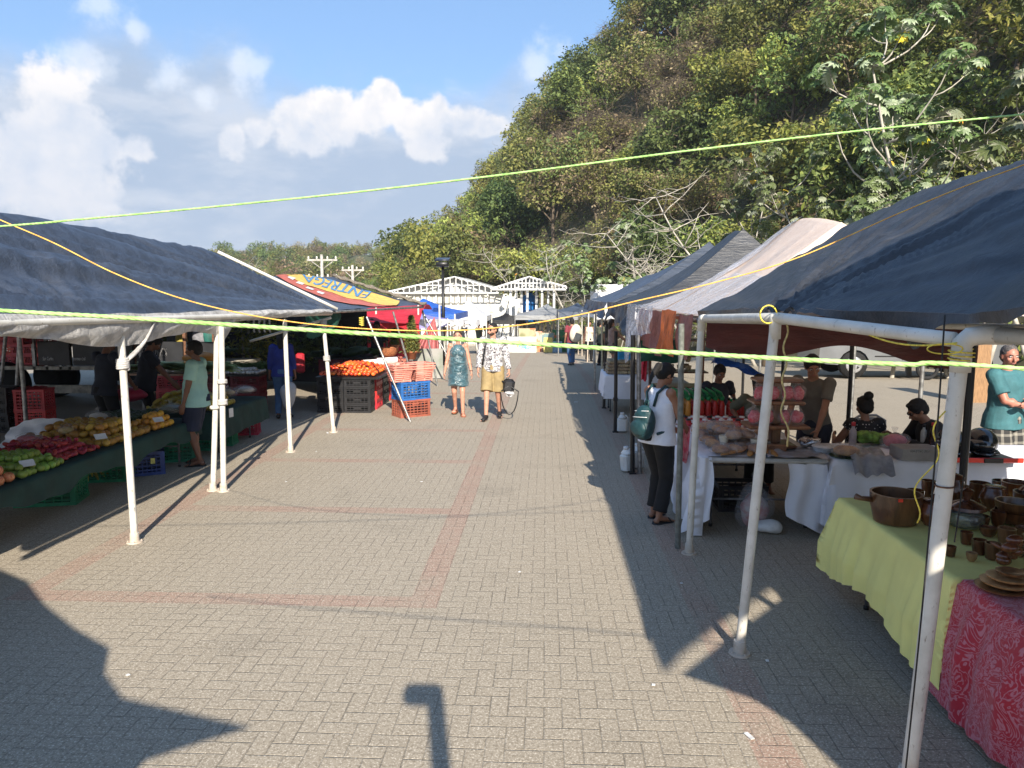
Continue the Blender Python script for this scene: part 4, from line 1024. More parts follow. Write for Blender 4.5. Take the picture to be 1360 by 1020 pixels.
# ---------------- white hall and open pavilion
WW=mat('white_painted_steel',(.78,.78,.76),.5,.1,3); WALLW=mat('cream_wall',(.72,.70,.62),.8,.2,1.2,col2=(.55,.53,.46)); SHT=mat('roof_sheet_pale',(.50,.51,.50),.5,.2,1)
def gable(r,xl,xa,xr,ye,ya,Y0,Y1,name_roof=True,purl=6):
    A0=QY(xl,ye,Y0);B0=QY(xa,ya,Y0);C0=QY(xr,ye-2,Y0); dY=Y1-Y0
    for s,(p,q) in enumerate(((A0,B0),(B0,C0))):
        b=MB(); P=[]
        for i in range(9):
            for j in range(3): P.append(p.lerp(q,i/8)+V(0,dY*j/2,.03))
        b.quadgrid(P,9,3); P2=[v+V(0,0,.05) for v in P]; b.quadgrid(P2,9,3); b.build('roof_sheet',SHT,r,smooth=False)
        for k in range(purl+1):
            c=p.lerp(q,k/purl); b=MB(); b.box(c+V(0,dY/2-.2,-.06),(.07,dY+.4,.10)); b.build('purlin',WW,r,smooth=False)
    b=MB(); b.prism([(A0.x-A0.x,-.1),(C0.x-A0.x,C0.z-A0.z-.1),(B0.x-A0.x,B0.z-A0.z-.02)],V(A0.x,Y0+.75,A0.z),V(1,0,0),V(0,0,1),.05); b.build('gable_panel',SHT,r,smooth=False)
    for yy in (Y0-.25,Y0+dY*.5,):
        o_=V(0,yy-Y0,0); b=MB(); b.tube([A0+o_,B0+o_,C0+o_],.06,4); b.build('rafter',WW,r,smooth=False)
        b=MB(); b.tube([V(A0.x,yy,A0.z-.08),V(C0.x,yy,A0.z-.08)],.06,4); b.build('tie_beam',WW,r,smooth=False)
        for k in range(1,20):
            x=lerp(A0.x,C0.x,k/20); zt=lerp(A0.z,B0.z,(x-A0.x)/(B0.x-A0.x)) if x<B0.x else lerp(B0.z,C0.z,(x-B0.x)/(C0.x-B0.x)); 
            b=MB(); b.tube([V(x,yy,A0.z-.08),V(x,yy,zt)],.035,4); b.build('truss_post',WW,r,smooth=False)
        zm=lerp(A0.z,B0.z,.45); b=MB(); b.tube([V(lerp(A0.x,B0.x,.45),yy,zm),V(lerp(C0.x,B0.x,.45),yy,zm)],.035,4); b.build('truss_chord',WW,r,smooth=False)
    return A0,B0,C0
H1=thing('white_hall','long white hall with open white roof trusses at the end of the lane','building',(-7,58,0))
A0,B0,C0=gable(H1,514,604,668,388,368,56,66,purl=8)
b=MB(); b.box(V((A0.x+C0.x)/2+.6,57.2,.15),(C0.x-A0.x-.4+1.2,.2,4.3)); b.build('wall',WALLW,H1,smooth=False)
b=MB(); b.box(V(B0.x+3.0,57.05,.2),(5.0,.1,3.5)); b.build('roller_door',mat('ribbed_white_door',(.62,.62,.58),.6,.2,30,stretch=(1,.01,.01)),H1,smooth=False)
b=MB(); [b.box(V(lerp(A0.x,C0.x,.5),56.98,z),(C0.x-A0.x,.06,.05)) for z in (2.36,)]; b.build('fascia',WW,H1,smooth=False)
for k in range(16): b=MB(); b.box(V(lerp(A0.x+.2,C0.x-.1,k/15),57.0,.4),(.09,.09,3.9)); b.build('column',WW,H1,smooth=False)
H2=thing('open_pavilion','small open white pavilion on slender columns to the right of the hall','pavilion',(0,50,0))
A1,B1,C1=gable(H2,655,703,752,383,368,46,50,purl=5)
for px in (678,685,692,700,712,720,728,736):
    p=QY(px,383,46); b=MB(); b.box(V(p.x,46.1+.6*((px//7)%3),(p.z-1.2)/2),(.13,.13,p.z+1.2)); b.build('column',WW,H2,smooth=False)
tank=thing('water_tank','blue plastic water tank between the pavilion columns','tank',(0,48,0)); p=QY(703,420,48.5); b=MB(); b.lathe([(.5,0),(.6,.05),(.6,.5),(.63,.55),(.6,.6),(.6,1.3),(.63,1.35),(.6,1.4),(.5,1.75),(.2,1.9),(.2,2.0),(0,2.0)],(p.x,p.y,.35),20); b.build('tank_body',mat('blue_plastic',(.02,.16,.45),.4,.2,4),tank)
b=MB(); b.box(V(p.x,p.y,.17),(1.3,1.3,.35)); b.build('tank_stand',CONC,tank,smooth=False)
# white box truck behind the right-hand tents
BT=thing('box_truck','white box truck parked behind the right hand tents','truck',(4,40,0)); a=QY(789,398,40); c=QY(846,398,40); t=QY(800,378,40)
b=MB(); b.bbox(V((a.x+c.x)/2+.3,42,(t.z+.9)/2),(c.x-a.x+.5,4.6,t.z-.9),.06); b.build('cargo_box',mat('truck_white',(.78,.78,.80),.4,.1,2),BT,smooth=False)
b=MB(); b.bbox(V((a.x+c.x)/2+.3,45.2,1.3),(1.9,1.7,1.8),.2); b.build('cab',_mc['truck_white'],BT)
for x in (-.8,.8):
    for y in (40.6,45): b=MB(); b.cone(V((a.x+c.x)/2+.3+x-.12,y,.42),V((a.x+c.x)/2+.3+x+.12,y,.42),.42,.42,20); b.build('wheel',P_BLACK,BT)
# ---------------- tents in the middle distance
def hiptent(name,label,m,xl,xr,ye,ya,Y0,Y1,legs=True,mleg=None,val_=.25):
    A=QY(xl,ye,Y0);C=QY(xr,ye,Y0); ap=QY((xl+xr)/2,ya,(Y0+Y1)/2); r=thing(name,label,'tent',((A.x+C.x)/2,(Y0+Y1)/2,0)); b=MB(); cs=[A,C,V(C.x,Y1,A.z),V(A.x,Y1,A.z)]
    for k in range(4):
        p,q=cs[k],cs[(k+1)%4]; P=[]
        for i in range(9):
            for j in range(9):
                e=p.lerp(q,i/8); w_=e.lerp(ap,j/8); w_.z-=.28*math.sin(math.pi*j/8)*(ap.z-A.z)*.6; P.append(w_)
        b.quadgrid(P,9,9)
    b.build('canopy',m,r); b=MB()
    for k in range(4):
        p,q=cs[k],cs[(k+1)%4]; P=[p.lerp(q,i/12)-V(0,0,val_*j/2)+V(0,0,0 if j else 0) for i in range(13) for j in range(3)]; b.quadgrid(P,13,3)
    b.build('valance',m,r)
    if legs:
        for p in cs: pole(r,V(p.x,p.y,0),p,.03,mleg or P_WHITE,False)
    return r
hiptent('white_gazebo','white peaked gazebo below the hall','' or T_WHITE2,598,646,420,397,36,39.5)
hiptent('blue_canopy','bright blue canopy in front of the white gazebo',T_BLUE,520,604,417,396,29,34)
hiptent('grey_canopy','faded grey roofed canopy over hung clothes at the end of the right row',T_GREY,684,768,419,404,42,47,mleg=P_STEEL)
hiptent('dark_canopy','dark low canopy between the white gazebo and the grey one',T_BLACK,648,696,425,416,44,48,mleg=P_BLACK)
hiptent('charcoal_canopy','charcoal canopy in front of the box truck at the far end',T_BLUEGREY,742,792,414,402,36,41,mleg=P_STEEL)
# white arched frame stall
WA=thing('arched_frame','white arched tube frame of an uncovered stall behind the walking couple','stall frame',(-3,24,0))
for k,px in enumerate((578,594,609,624,637)):
    p0=G(px,486+k); q=QY(px-6,430,p0.y); b=MB(); b.tube([p0,V(q.x,q.y,q.z-.35),V(q.x-.05,q.y,q.z-.12),V(q.x-.25,q.y+.1,q.z),V(q.x-.5,q.y+.3,q.z-.12),V(q.x-.55,q.y+.8,q.z-.4),V(q.x-.55,q.y+.8,gz(q.y))],.028,8); b.build('arch_tube',P_WHITE,WA)
val_=QY(575,424,22)
def wsh(u,v): p=QY(lerp(556,640,u),lerp(424,424,u),lerp(21.6,25,u)); return p+V(.04*math.sin(u*30),0,-.14*v*(1+.6*math.sin(u*22)))
sheet(wsh,60,6,'white_fringe',T_WHITE2,WA)
# red tarp tent
RT=thing('red_tent','bright red tarp shelter with a faded pink end, beside the potted conifers','tent',(-4.5,19,0))
def rtf(u,v): p=QY(lerp(425,556,u),lerp(436,431,u)-4*math.sin(u*3),19.5); q=p+V(0,.1,-.85*v+.12*math.sin(u*7)*v); return q+V(0,.06*math.sin(u*18+v*4),0)
sheet(rtf,60,12,'tarp',T_RED,RT)
def rtr(u,v): p=QY(lerp(425,556,u),lerp(436,431,u)-4*math.sin(u*3),19.5); return p+V(0,2.4*v,.5*math.sin(math.pi*v/1.3))
sheet(rtr,40,10,'tarp',T_RED,RT)
def rtp(u,v):
    a=QY(577,421,20.5); l=QY(lerp(550,586,u),463,20.3+.4*math.sin(u*20)*.3); return a.lerp(l,v)+V(0,.04*math.sin(u*25)*v,0)
sheet(rtp,40,12,'pink_panel',T_PINK,RT)
for px in (430,500,556,584): p=QY(px,440,20.0); pole(RT,V(p.x,p.y,0),V(p.x,p.y,2.0),.025,P_WHITE,False)
VT=hiptent('violet_canopy','pale violet canopy peeking between the blue and red ones',T_VIOLET,540,580,426,416,23,25.5)
def gpan(u,v): a=QY(lerp(548,588,u),463,19.8); return V(a.x,a.y+.02*math.sin(u*9),lerp(a.z,.02,v))
GP=thing('grey_ground_sheet','grey cloth panel hanging to the ground under the pink tent end','cloth',(-3,19.8,0)); sheet(gpan,30,12,'cloth',mat('stained_grey_cloth',(.34,.33,.31),.8,.4,2,col2=(.22,.25,.20)),GP)
# ================================================================ stalls and goods
rs=random.Random(21)
def plastic(name,c,rough=.42,var=.2): return mat(name,c,rough,var,5,rnd_obj=.25)
PL_RED=plastic('red_plastic',(.55,.03,.04)); PL_BLACK=plastic('black_plastic',(.018,.018,.02)); PL_GREEN=plastic('green_plastic',(.02,.24,.12)); PL_BLUE=plastic('blue_plastic_crate',(.03,.12,.42)); PL_DBLUE=plastic('dark_blue_plastic',(.02,.06,.22)); PL_BROWN=plastic('brown_plastic',(.33,.10,.06)); PL_PINK=plastic('salmon_plastic',(.80,.33,.24)); PL_MAROON=plastic('maroon_plastic',(.20,.02,.03))
_cm={}
def crate_mesh(w,d,h,m,rows=4,cols=6,open_=True):
    key=(w,d,h,m.name,rows,cols)
    if key in _cm: return _cm[key]
    b=MB(); t=.018
    for z in (.02,h-.02): 
        hh=.04
        b.box(V(0,-d/2+t/2,z),(w,t,hh)); b.box(V(0,d/2-t/2,z),(w,t,hh)); b.box(V(-w/2+t/2,0,z),(t-.001,d-2*t,hh)); b.box(V(w/2-t/2,0,z),(t-.001,d-2*t,hh))
    b.box(V(0,0,h),(w+.02,.012,.012)) if False else None
    for sx in (-1,1):
        for sy in (-1,1): b.box(V(sx*(w/2-.028),sy*(d/2-.028),h/2),(.045,.045,h-.06))
    hz=(h-.08)
    for i in range(rows):
        z=.04+hz*(i+.5)/rows; k=hz/rows*.38
        for s in (-1,1):
            b.box(V(0,s*(d/2-t/2-.003),z),(w-.1,t*.6,k)); b.box(V(s*(w/2-t/2-.003),0,z),(t*.6,d-.1,k))
    for i in range(cols+1):
        x=lerp(-w/2+.05,w/2-.05,i/cols)
        for s in (-1,1): b.box(V(x,s*(d/2-t/2),h/2),(.012,t,h-.08))
    c2=max(2,int(cols*d/w))
    for i in range(c2+1):
        y=lerp(-d/2+.05,d/2-.05,i/c2)
        for s in (-1,1): b.box(V(s*(w/2-t/2),y,h/2),(t,.012,h-.08))
    # handle plate and floor ribs
    for s in (-1,1): b.box(V(0,s*(d/2-t/2+.002),h-.075),(.14,t,.035))
    for i in range(7): b.box(V(0,lerp(-d/2+.05,d/2-.05,i/6),.014),(w-.04,.03,.012))
    for i in range(5): b.box(V(lerp(-w/2+.06,w/2-.06,i/4),0,.011),(.03,d-.04,.010))
    me=b.mesh('crate',m,False); _cm[key]=me; return me
def crate(loc,rz,m,label,group=None,w=.52,d=.36,h=.30,rows=4,cols=6):
    o=bpy.data.objects.new('plastic_crate',crate_mesh(w,d,h,m,rows,cols)); COL.objects.link(o); o.location=loc; o.rotation_euler=(0,0,rz)
    return tag(o,label,'crate',group)
def stack(px,py,n,m,labels,rz=0,group=None,**k):
    g_=G(px,py); h=k.get('h',.30)
    for i in range(n): crate((g_.x,g_.y,i*(h-.012)+.001),rz+rs.uniform(-.03,.03),m if not isinstance(m,list) else m[i],labels[i] if isinstance(labels,list) else labels,group,**k)
    return g_
# --- cloth over a table
def table(x0,x1,y0,y1,z,label,name='folding_table',leg='steel',sup=True,cat='table'):
    r=thing(name,label,cat,((x0+x1)/2,(y0+y1)/2,0)); b=MB(); b.bbox(V((x0+x1)/2,(y0+y1)/2,z-.025),(x1-x0,y1-y0,.045),.02); b.build('tabletop',mat('offwhite_plastic',(.55,.54,.50),.5,.15,6),r,auto=30)
    lg=mat('grey_leg_steel',(.20,.20,.21),.45,.2,20,metal=.4)
    longy=(y1-y0)>(x1-x0)
    for s in (-1,1):
        if longy:
            yy=(y0+.28) if s<0 else (y1-.28)
            for sx in (x0+.1,x1-.1):
                o_=.12*s*-1; b=MB(); b.tube([V(sx,yy+.22*-s,z-.05),V(sx,yy+.10*-s,z-.10),V(sx,yy,z-.24),V(sx,yy,.015)],.014,8); b.build('leg',lg,r); b=MB(); b.cone(V(sx,yy,0),V(sx,yy,.03),.019,.019,10); b.build('foot_cap',P_BLACK,r)
            b=MB(); b.tube([V(x0+.1,yy,.28),V(x1-.1,yy,.28)],.010,6); b.build('brace',lg,r)
        else:
            xx=(x0+.28) if s<0 else (x1-.28)
            for sy in (y0+.1,y1-.1):
                b=MB(); b.tube([V(xx+.22*-s,sy,z-.05),V(xx+.10*-s,sy,z-.10),V(xx,sy,z-.24),V(xx-.10*-s,sy,.015)],.014,8); b.build('leg',lg,r)
            b=MB(); b.tube([V(xx,y0+.1,.28),V(xx,y1-.1,.28)],.010,6); b.build('brace',lg,r)
    return r
def cloth(x0,x1,y0,y1,z,drops,m,name,label,cat='tablecloth',seed=0,amp=.035,fr=9.0,res=.03,mk=None,ov=0.0,flare=.05):
    """drops: (west,east,south,north) hang lengths, each a number or function of the position along that side"""
    dw,de,ds,dn=drops
    fx=lambda d,t:(d(t) if callable(d) else d)
    mw=max(fx(dw,t/20) for t in range(21)); me_=max(fx(de,t/20) for t in range(21)); ms=max(fx(ds,t/20) for t in range(21)); mn=max(fx(dn,t/20) for t in range(21))
    nx_=max(3,int((x1-x0)/ (res*2)))+1; ny_=max(3,int((y1-y0)/(res*1.4)))+1
    def axis(a,b,da,db,n):
        o=[]; ka=max(1,int(da/res)) if da>0 else 0; kb=max(1,int(db/res)) if db>0 else 0
        o+=[(0.0,-da*(1-i/ka)/da) for i in range(ka)] if ka else []
        o+=[(i/(n-1),0.0) for i in range(n)]
        o+=[(1.0,(i+1)/kb) for i in range(kb)] if kb else []
        return o
    AX=axis(x0,x1,mw,me_,nx_); AY=axis(y0,y1,ms,mn,ny_); P=[]
    for (tx,ox) in AX:
        for (ty,oy) in AY:
            x=lerp(x0,x1,tx); y=lerp(y0,y1,ty)
            hx=(-ox*fx(dw,ty) if ox<0 else ox*fx(de,ty)); hy=(-oy*fx(ds,tx) if oy<0 else oy*fx(dn,tx))
            if hx>0 and hy>0:
                h=max(hx,hy)+.25*min(hx,hy)
            else: h=max(hx,hy)
            s=(y*1.0+x*1.0); wv=(math.sin(s*fr+seed+1.9*math.sin(s*2.7+seed))*(.55+.6*noise.noise(Vector((s*2.3,seed,0))))+.7*noise.noise(Vector((s*fr*.55,h*1.5,seed)))*2)
            k=min(1,h/.35); out=.012+(flare*k)+amp*wv*k
            px_=x+( -1 if ox<0 else 1)*(out if hx>0 else 0)*(1 if hx>0 else 0); py_=y+(-1 if oy<0 else 1)*(out if hy>0 else 0)
            zz=z+.004+(.003*noise.noise(Vector((x*6,y*6,seed+2))) if h==0 else -h-.012*min(1,h/.05)+.006*math.sin(s*3))
            P.append(Vector((px_,py_,max(.01,zz))))
    b=MB(); b.quadgrid(P,len(AX),len(AY)); o=b.build(name,m); return tag(o,label,cat)
C_WHITE=mat('white_tablecloth_fabric',(.78,.79,.84),.75,.06,2,bmp=.15,bscale=12)
C_YEL=mat('yellow_tablecloth_fabric',(.93,.86,.30),.8,.08,2,bmp=.15,bscale=12)
C_GREEN=mat('dark_green_cloth',(.008,.042,.036),.8,.25,3,bmp=.2,bscale=14)
def floralmat():
    m,nt,b=newmat('red_floral_fabric'); oc=nt.obj()
    wv=nt.new('ShaderNodeTexNoise'); wv.inputs['Scale'].default_value=6.5; wv.inputs['Detail'].default_value=3.0; wv.inputs['Distortion'].default_value=1.2; nt.l.new(oc,wv.inputs['Vector'])
    f=wv.outputs[0]; bandn=nt.M('ABSOLUTE',nt.M('SUBTRACT',nt.M('FRACT',nt.M('MULTIPLY',f,11.0)),.5))
    f2=nt.noise(16,3,.5,oc,dist=2.6); b2=nt.M('ABSOLUTE',nt.M('SUBTRACT',nt.M('FRACT',nt.M('MULTIPLY',f2,5.0)),.5))
    msk=nt.M('MAXIMUM',nt.M('MULTIPLY',nt.M('SUBTRACT',1.0,nt.ss(bandn,.08,.24)),.85),nt.M('MULTIPLY',nt.M('SUBTRACT',1.0,nt.ss(b2,.05,.14)),nt.ss(nt.noise(3,2,.5,oc),.46,.52)))
    c=nt.mix(msk,(.46,.008,.03,1),(.58,.20,.25,1)); nt.l.new(c,b.inputs['Base Color']); b.inputs['Roughness'].default_value=.6; b.inputs['Sheen Weight'].default_value=.3; bump(nt,b,msk,.4,.004); return m
C_FLORAL=floralmat(); C_WINE=mat('wine_fabric',(.16,.008,.02),.8,.2,4)
# ---------------- right side tables
tL1=table(1.55,2.68,6.95,9.0,.75,'white folding table with bread and wooden shelf under the nearest right tent')
cl1=cloth(1.50,2.55,7.02,9.0,.752,(lambda t:.62+.10*math.sin(t*6),.0,lambda t:.0 if t>.02 else .74,.0),C_WHITE,'tablecloth','white tablecloth draped over the lane side of the bread table',seed=1,flare=.12,amp=.035,fr=11)
# near side hangs only from its left part, plus a long corner tail
def tail(u,v): 
    x=lerp(1.46,1.60,u); return V(x-.12*v*(1-u)-.02+.02*math.sin(v*5),6.98-.03-.06*v*u+.02*math.sin(u*9+v*3),.755-(.74-.16*u)*v)
sheet(tail,14,24,'cloth_tail',C_WHITE,cl1)
tL2=table(2.80,5.0,7.02,7.62,.75,'long folding table with helmets and bags across the back of the nearest right tent')
cl2=cloth(2.72,5.2,6.93,7.7,.752,(.60,.3,lambda t:.66+.05*math.sin(t*9),.4),C_WHITE,'tablecloth','white tablecloth hanging almost to the ground on the helmet table',seed=3,flare=.085,amp=.03,fr=13)
def panel(u,v): return V(lerp(2.30,2.66,u)+.02*math.sin(v*6),6.97-.05*v+.02*math.sin(u*12+v*2),.70-(.50+.18*u)*v)
pn=MB(); sheet(panel,20,24,'tablecloth',C_WHITE,None); tag(bpy.data.objects['tablecloth.002'] if 'tablecloth.002' in bpy.data.objects else bpy.context.scene.objects[-1],'narrow white cloth panel hanging from the right half of the bread table','cloth')
Yc=4.02
tY=table(2.26,3.3,Yc,5.58,.75,'folding table under the yellow cloth with carved wooden bowls')
cloth(2.24,3.4,Yc-.02,5.6,.752,(lambda t:.50+.06*math.sin(t*7+1)+.05*(1-t),.3,.50,.42),C_YEL,'tablecloth','pale yellow tablecloth under the wooden bowls',seed=5,flare=.085,amp=.028,fr=24,res=.018)
cloth(2.30,3.3,Yc+.05,5.0,.748,(lambda t:.56+.05*math.sin(t*5),.2,.60,.0),C_WINE,'under_cloth','wine red undercloth showing below the yellow tablecloth hem',seed=2,flare=.0,amp=.012,fr=8)
tF=table(2.34,3.4,2.2,3.94,.75,'folding table under the red floral cloth nearest the viewpoint')
cloth(2.27,3.5,2.1,3.96,.757,(lambda t:.66+.03*math.sin(t*9),.2,.7,lambda t:.45),C_FLORAL,'tablecloth','red tablecloth with pink scroll flowers in the bottom right corner',seed=8,flare=.09,amp=.03,fr=19,res=.02)
tW=table(1.18,2.1,14.2,15.2,.75,'small white covered table of baskets under the third right tent')
cloth(1.15,2.15,14.15,15.25,.752,(.42,.3,.45,.3),C_WHITE,'tablecloth','short white tablecloth on the basket table behind the backpack woman',seed=4,flare=.03,amp=.025,fr=9)
tB=table(1.6,2.6,9.3,11.0,.75,'sauce bottle table behind the bread table')
cloth(1.55,2.6,9.2,11.0,.752,(.45,.2,.4,.2),C_WHITE,'tablecloth','white tablecloth under the green capped bottles',seed=6,amp=.02)
# wood
def woodmat(name,c1,c2,rough=.22,sc=7):
    m,nt,b=newmat(name); oc=nt.obj(); oi=nt.new('ShaderNodeObjectInfo')
    v=nt.mapping(oc,scale=(1,1,.35)); f=nt.noise(sc,5,.65,v,dist=1.5); g_=nt.noise(60,3,.6,nt.mapping(oc,scale=(1,1,.12)))
    c=nt.mix(nt.ss(f,.35,.66),c1,c2); c=nt.mix(nt.M('MULTIPLY',nt.ss(g_,.5,.75),.35),c,tuple(x*.35 for x in c1))
    h=nt.new('ShaderNodeHueSaturation'); nt.l.new(c,h.inputs['Color']); nt.l.new(nt.M('MULTIPLY_ADD',oi.outputs['Random'],.7,.65),h.inputs['Value']); nt.l.new(h.outputs[0],b.inputs['Base Color'])
    b.inputs['Roughness'].default_value=rough; b.inputs['Coat Weight'].default_value=.5; b.inputs['Coat Roughness'].default_value=.15; bump(nt,b,g_,.15,.003); return m
W_DARK=woodmat('dark_lacquered_wood',(.075,.022,.010),(.19,.06,.02)); W_MID=woodmat('carved_brown_wood',(.11,.045,.018),(.24,.105,.04),.3); W_LIGHT=woodmat('light_turned_wood',(.34,.17,.07),(.48,.27,.12),.4); W_SHELF=woodmat('shelf_wood',(.14,.055,.025),(.26,.11,.05),.35)
def lathe_thing(name,label,prof,px,py,z,m,n=28,group=None,s=1.0,cat=None,sq=None,loc=None):
    p=loc if loc is not None else G(px,py,z); b=MB(); b.lathe([(r*s,h*s) for r,h in prof],(0,0,0),n); o=b.build(name,m,auto=50); o.location=(p[0],p[1],z); 
    if sq: o.scale=sq
    return tag(o,label,cat or name.split('_')[-1],group)
ZT=.762
bowl=lambda R_,H_,t=.012:[(R_*.55,0),(R_*.8,H_*.25),(R_*.96,H_*.6),(R_,H_),(R_-t,H_),(R_*.92-t,H_*.6),(R_*.72,H_*.28),(R_*.4,t),(0,t)]
pot=lambda R_,H_,t=.016:[(R_*.8,0),(R_*.86,H_*.2),(R_*.97,H_*.6),(R_,H_),(R_-t,H_),(R_*.95-t,H_*.6),(R_*.82-t,t),(0,t)]
P0=G(1188,692,ZT); r=thing('wooden_pot','large carved wooden pot with stub handle on the back corner of the yellow cloth','pot',(P0.x,P0.y,ZT))
b=MB(); b.lathe(pot(.165,.20),(P0.x,P0.y,ZT),36); b.build('pot_body',W_MID,r,auto=50)
b=MB(); b.tube([V(P0.x-.15,P0.y,ZT+.15),V(P0.x-.23,P0.y,ZT+.155),V(P0.x-.27,P0.y,ZT+.17)],[.02,.017,.021],8); b.build('handle',W_MID,r)
b=MB(); b.box(V(P0.x-.05,P0.y-.171,ZT+.19),(.03,.004,.02)); b.build('sticker',mat('red_sticker',(.8,.05,.02),.5),r,smooth=False)
def lidded(px,py,R_,H_,label,m=W_DARK,knob=True):
    p=G(px,py,ZT); r=thing('wooden_jar',label,'jar',(p.x,p.y,ZT)); b=MB(); b.lathe([(R_*.5,0),(R_*.62,.02),(R_*.98,H_*.45),(R_,H_*.62),(R_*.8,H_*.85),(R_*.72,H_)],(p.x,p.y,ZT),30); b.build('jar_body',m,r,auto=50)
    b=MB(); b.lathe([(R_*.76,H_),(R_*.80,H_*1.03),(R_*.74,H_*1.09),(R_*.35,H_*1.16),(.012,H_*1.2),(.018,H_*1.28),(.022,H_*1.34),(0,H_*1.38)] if knob else [(R_*.76,H_),(R_*.8,H_*1.04),(R_*.6,H_*1.08),(0,H_*1.08)],(p.x,p.y,ZT),30); b.build('lid',m,r,auto=50); return r
lidded(1238,697,.105,.155,'glossy lidded wooden jar with glass knob at its side, right of the large pot')
p=G(1222,680,ZT); 
lidded(1262,672,.10,.21,'tall lidded dark jar with pointed knob behind the thick white pole')
lidded(1318,678,.09,.17,'round lidded dark jar at the back right of the yellow cloth',knob=False)
glass=newmat('thick_glass')[0]; glass.node_tree.nodes['Principled BSDF'].inputs['Transmission Weight'].default_value=.9; glass.node_tree.nodes['Principled BSDF'].inputs['Roughness'].default_value=.05; glass.node_tree.nodes['Principled BSDF'].inputs['Base Color'].default_value=(.75,.8,.78,1)
p=G(1281,700,ZT); r=thing('glass_jar','clear round glass jar with dark wooden lid right of the thick white pole','jar',(p.x,p.y,ZT)); b=MB(); b.lathe([(.05,0),(.09,.01),(.115,.05),(.11,.09),(.085,.12),(.08,.12),(.105,.088),(.11,.05),(.088,.015),(0,.006)],(p.x,p.y,ZT),30); b.build('glass',glass,r)
b=MB(); b.lathe([(.10,.12),(.12,.13),(.115,.15),(.05,.18),(.02,.19),(.035,.23),(.04,.25),(0,.27)],(p.x,p.y,ZT),30); b.build('lid',W_DARK,r,auto=50)
for (px,py,R_,H_,k,lab,m_) in [
 (1300,735,.042,.085,'pot','reddish wooden cup left of the brown cup on the yellow cloth',W_DARK),
 (1283,722,.036,.075,'pot','small dark cup half behind the thick white pole',W_DARK),
 (1318,742,.045,.095,'pot','carved light brown cup in front of the dark cups',W_MID),
 (1336,722,.05,.10,'pot','brown cup with pale rim in the middle row of cups',W_MID),
 (1352,738,.05,.085,'bowl','small rough bowl at the photo edge beside the cups',W_MID),
 (1345,697,.12,.10,'bowl','wide dark bowl at the right end of the yellow cloth',W_DARK),
 (1372,676,.13,.12,'bowl','stacked deep brown bowl at the far right edge',W_MID),
 (1348,662,.10,.13,'bowl','dark bowl behind the wide one at the right',W_DARK),
 (1395,705,.12,.14,'bowl','large brown bowl beyond the wide dark bowl',W_MID),
 (1300,665,.07,.14,'pot','dark wooden mug behind the glass jar',W_DARK),
 (1385,740,.11,.12,'bowl','dark bowl at the right edge above the turned plates',W_DARK)]:
    lathe_thing('wooden_bowl' if k=='bowl' else 'wooden_cup',lab,bowl(R_,H_) if k=='bowl' else pot(R_,H_,.006),px,py,ZT,m_)
for i,(px,py,R_,H_,m_) in enumerate(((1215,668,.06,.10,W_DARK),(1232,660,.05,.13,W_DARK),(1275,660,.06,.09,W_MID),(1330,655,.07,.10,W_DARK),(1362,715,.06,.07,W_MID),(1312,712,.05,.06,W_DARK),(1300,700,.06,.08,W_DARK),(1325,700,.05,.11,W_DARK),(1290,745,.03,.05,W_LIGHT),(1262,738,.03,.06,W_DARK))):
    lathe_thing('wooden_bowl','small '+('dark bowl tucked right of the large pot','dark tall bowl behind the lidded jar','brown bowl at the back behind the glass jar','dark bowl at the back right of the yellow cloth','brown saucer bowl by the right edge of the yellow cloth','dark shallow bowl in the middle of the wooden ware','dark bowl just right of the glass jar','dark deep bowl among the round jars','pale egg cup at the front of the cups','dark egg cup at the front, beside the thick pole')[i],bowl(R_,H_,.008) if i%3 else pot(R_,H_,.007),px,py,ZT,m_)
# upper bowls stacked inside
lathe_thing('wooden_bowl','brown bowl stacked inside the wide dark bowl at the right end of the yellow cloth',bowl(.115,.09),1345,697,ZT+.075,W_MID,loc=G(1345,697,ZT))
lathe_thing('wooden_bowl','tilted dark lid lying on the stacked bowls',[(.09,0),(.10,.01),(.08,.03),(.03,.05),(.02,.06),(.03,.08),(0,.09)],1372,676,ZT+.125,W_DARK,loc=G(1372,676,ZT))
# carved figure
p=G(1340,752,ZT); r=thing('carved_figure','rough dark carved figure between the cups and the turned plates','carving',(p.x,p.y,ZT)); b=MB()
for k in range(7): b.ball(V(p.x+rs.uniform(-.04,.05),p.y+rs.uniform(-.03,.03),ZT+.03+.022*k),(rs.uniform(.03,.05),rs.uniform(.025,.04),.03),10,7)
for k in range(4): b.caps(V(p.x,p.y,ZT+.08),V(p.x+rs.uniform(-.09,.09),p.y+rs.uniform(-.05,.05),ZT+rs.uniform(.10,.2)),.02,.008,8)
b.build('figure',W_DARK,r)
for i,(R_,c_) in enumerate(((.125,W_MID),(.115,W_LIGHT),(.10,W_LIGHT),(.07,W_MID))):
    zz=ZT+.004+i*.024; p=G(1330,783,.77)
    lathe_thing('wooden_plate',('broad brown turned plate at the bottom of the pile','pale turned plate above the broad brown one','smaller pale turned plate near the top of the pile','small brown turned saucer on top of the plate pile')[i]+' on the floral cloth',[(R_*.6,0),(R_*.95,.012),(R_,.022),(R_*.9,.024),(R_*.5,.012),(0,.01)],0,0,zz,c_,loc=(p.x+.02*i,p.y+.01*i))
lathe_thing('wooden_plate','round brown turned board beside the plate pile at the photo edge',[(.11,0),(.13,.01),(.13,.025),(.06,.02),(.04,.05),(.07,.06),(.07,.07),(0,.07)],1372,778,.764,W_MID)
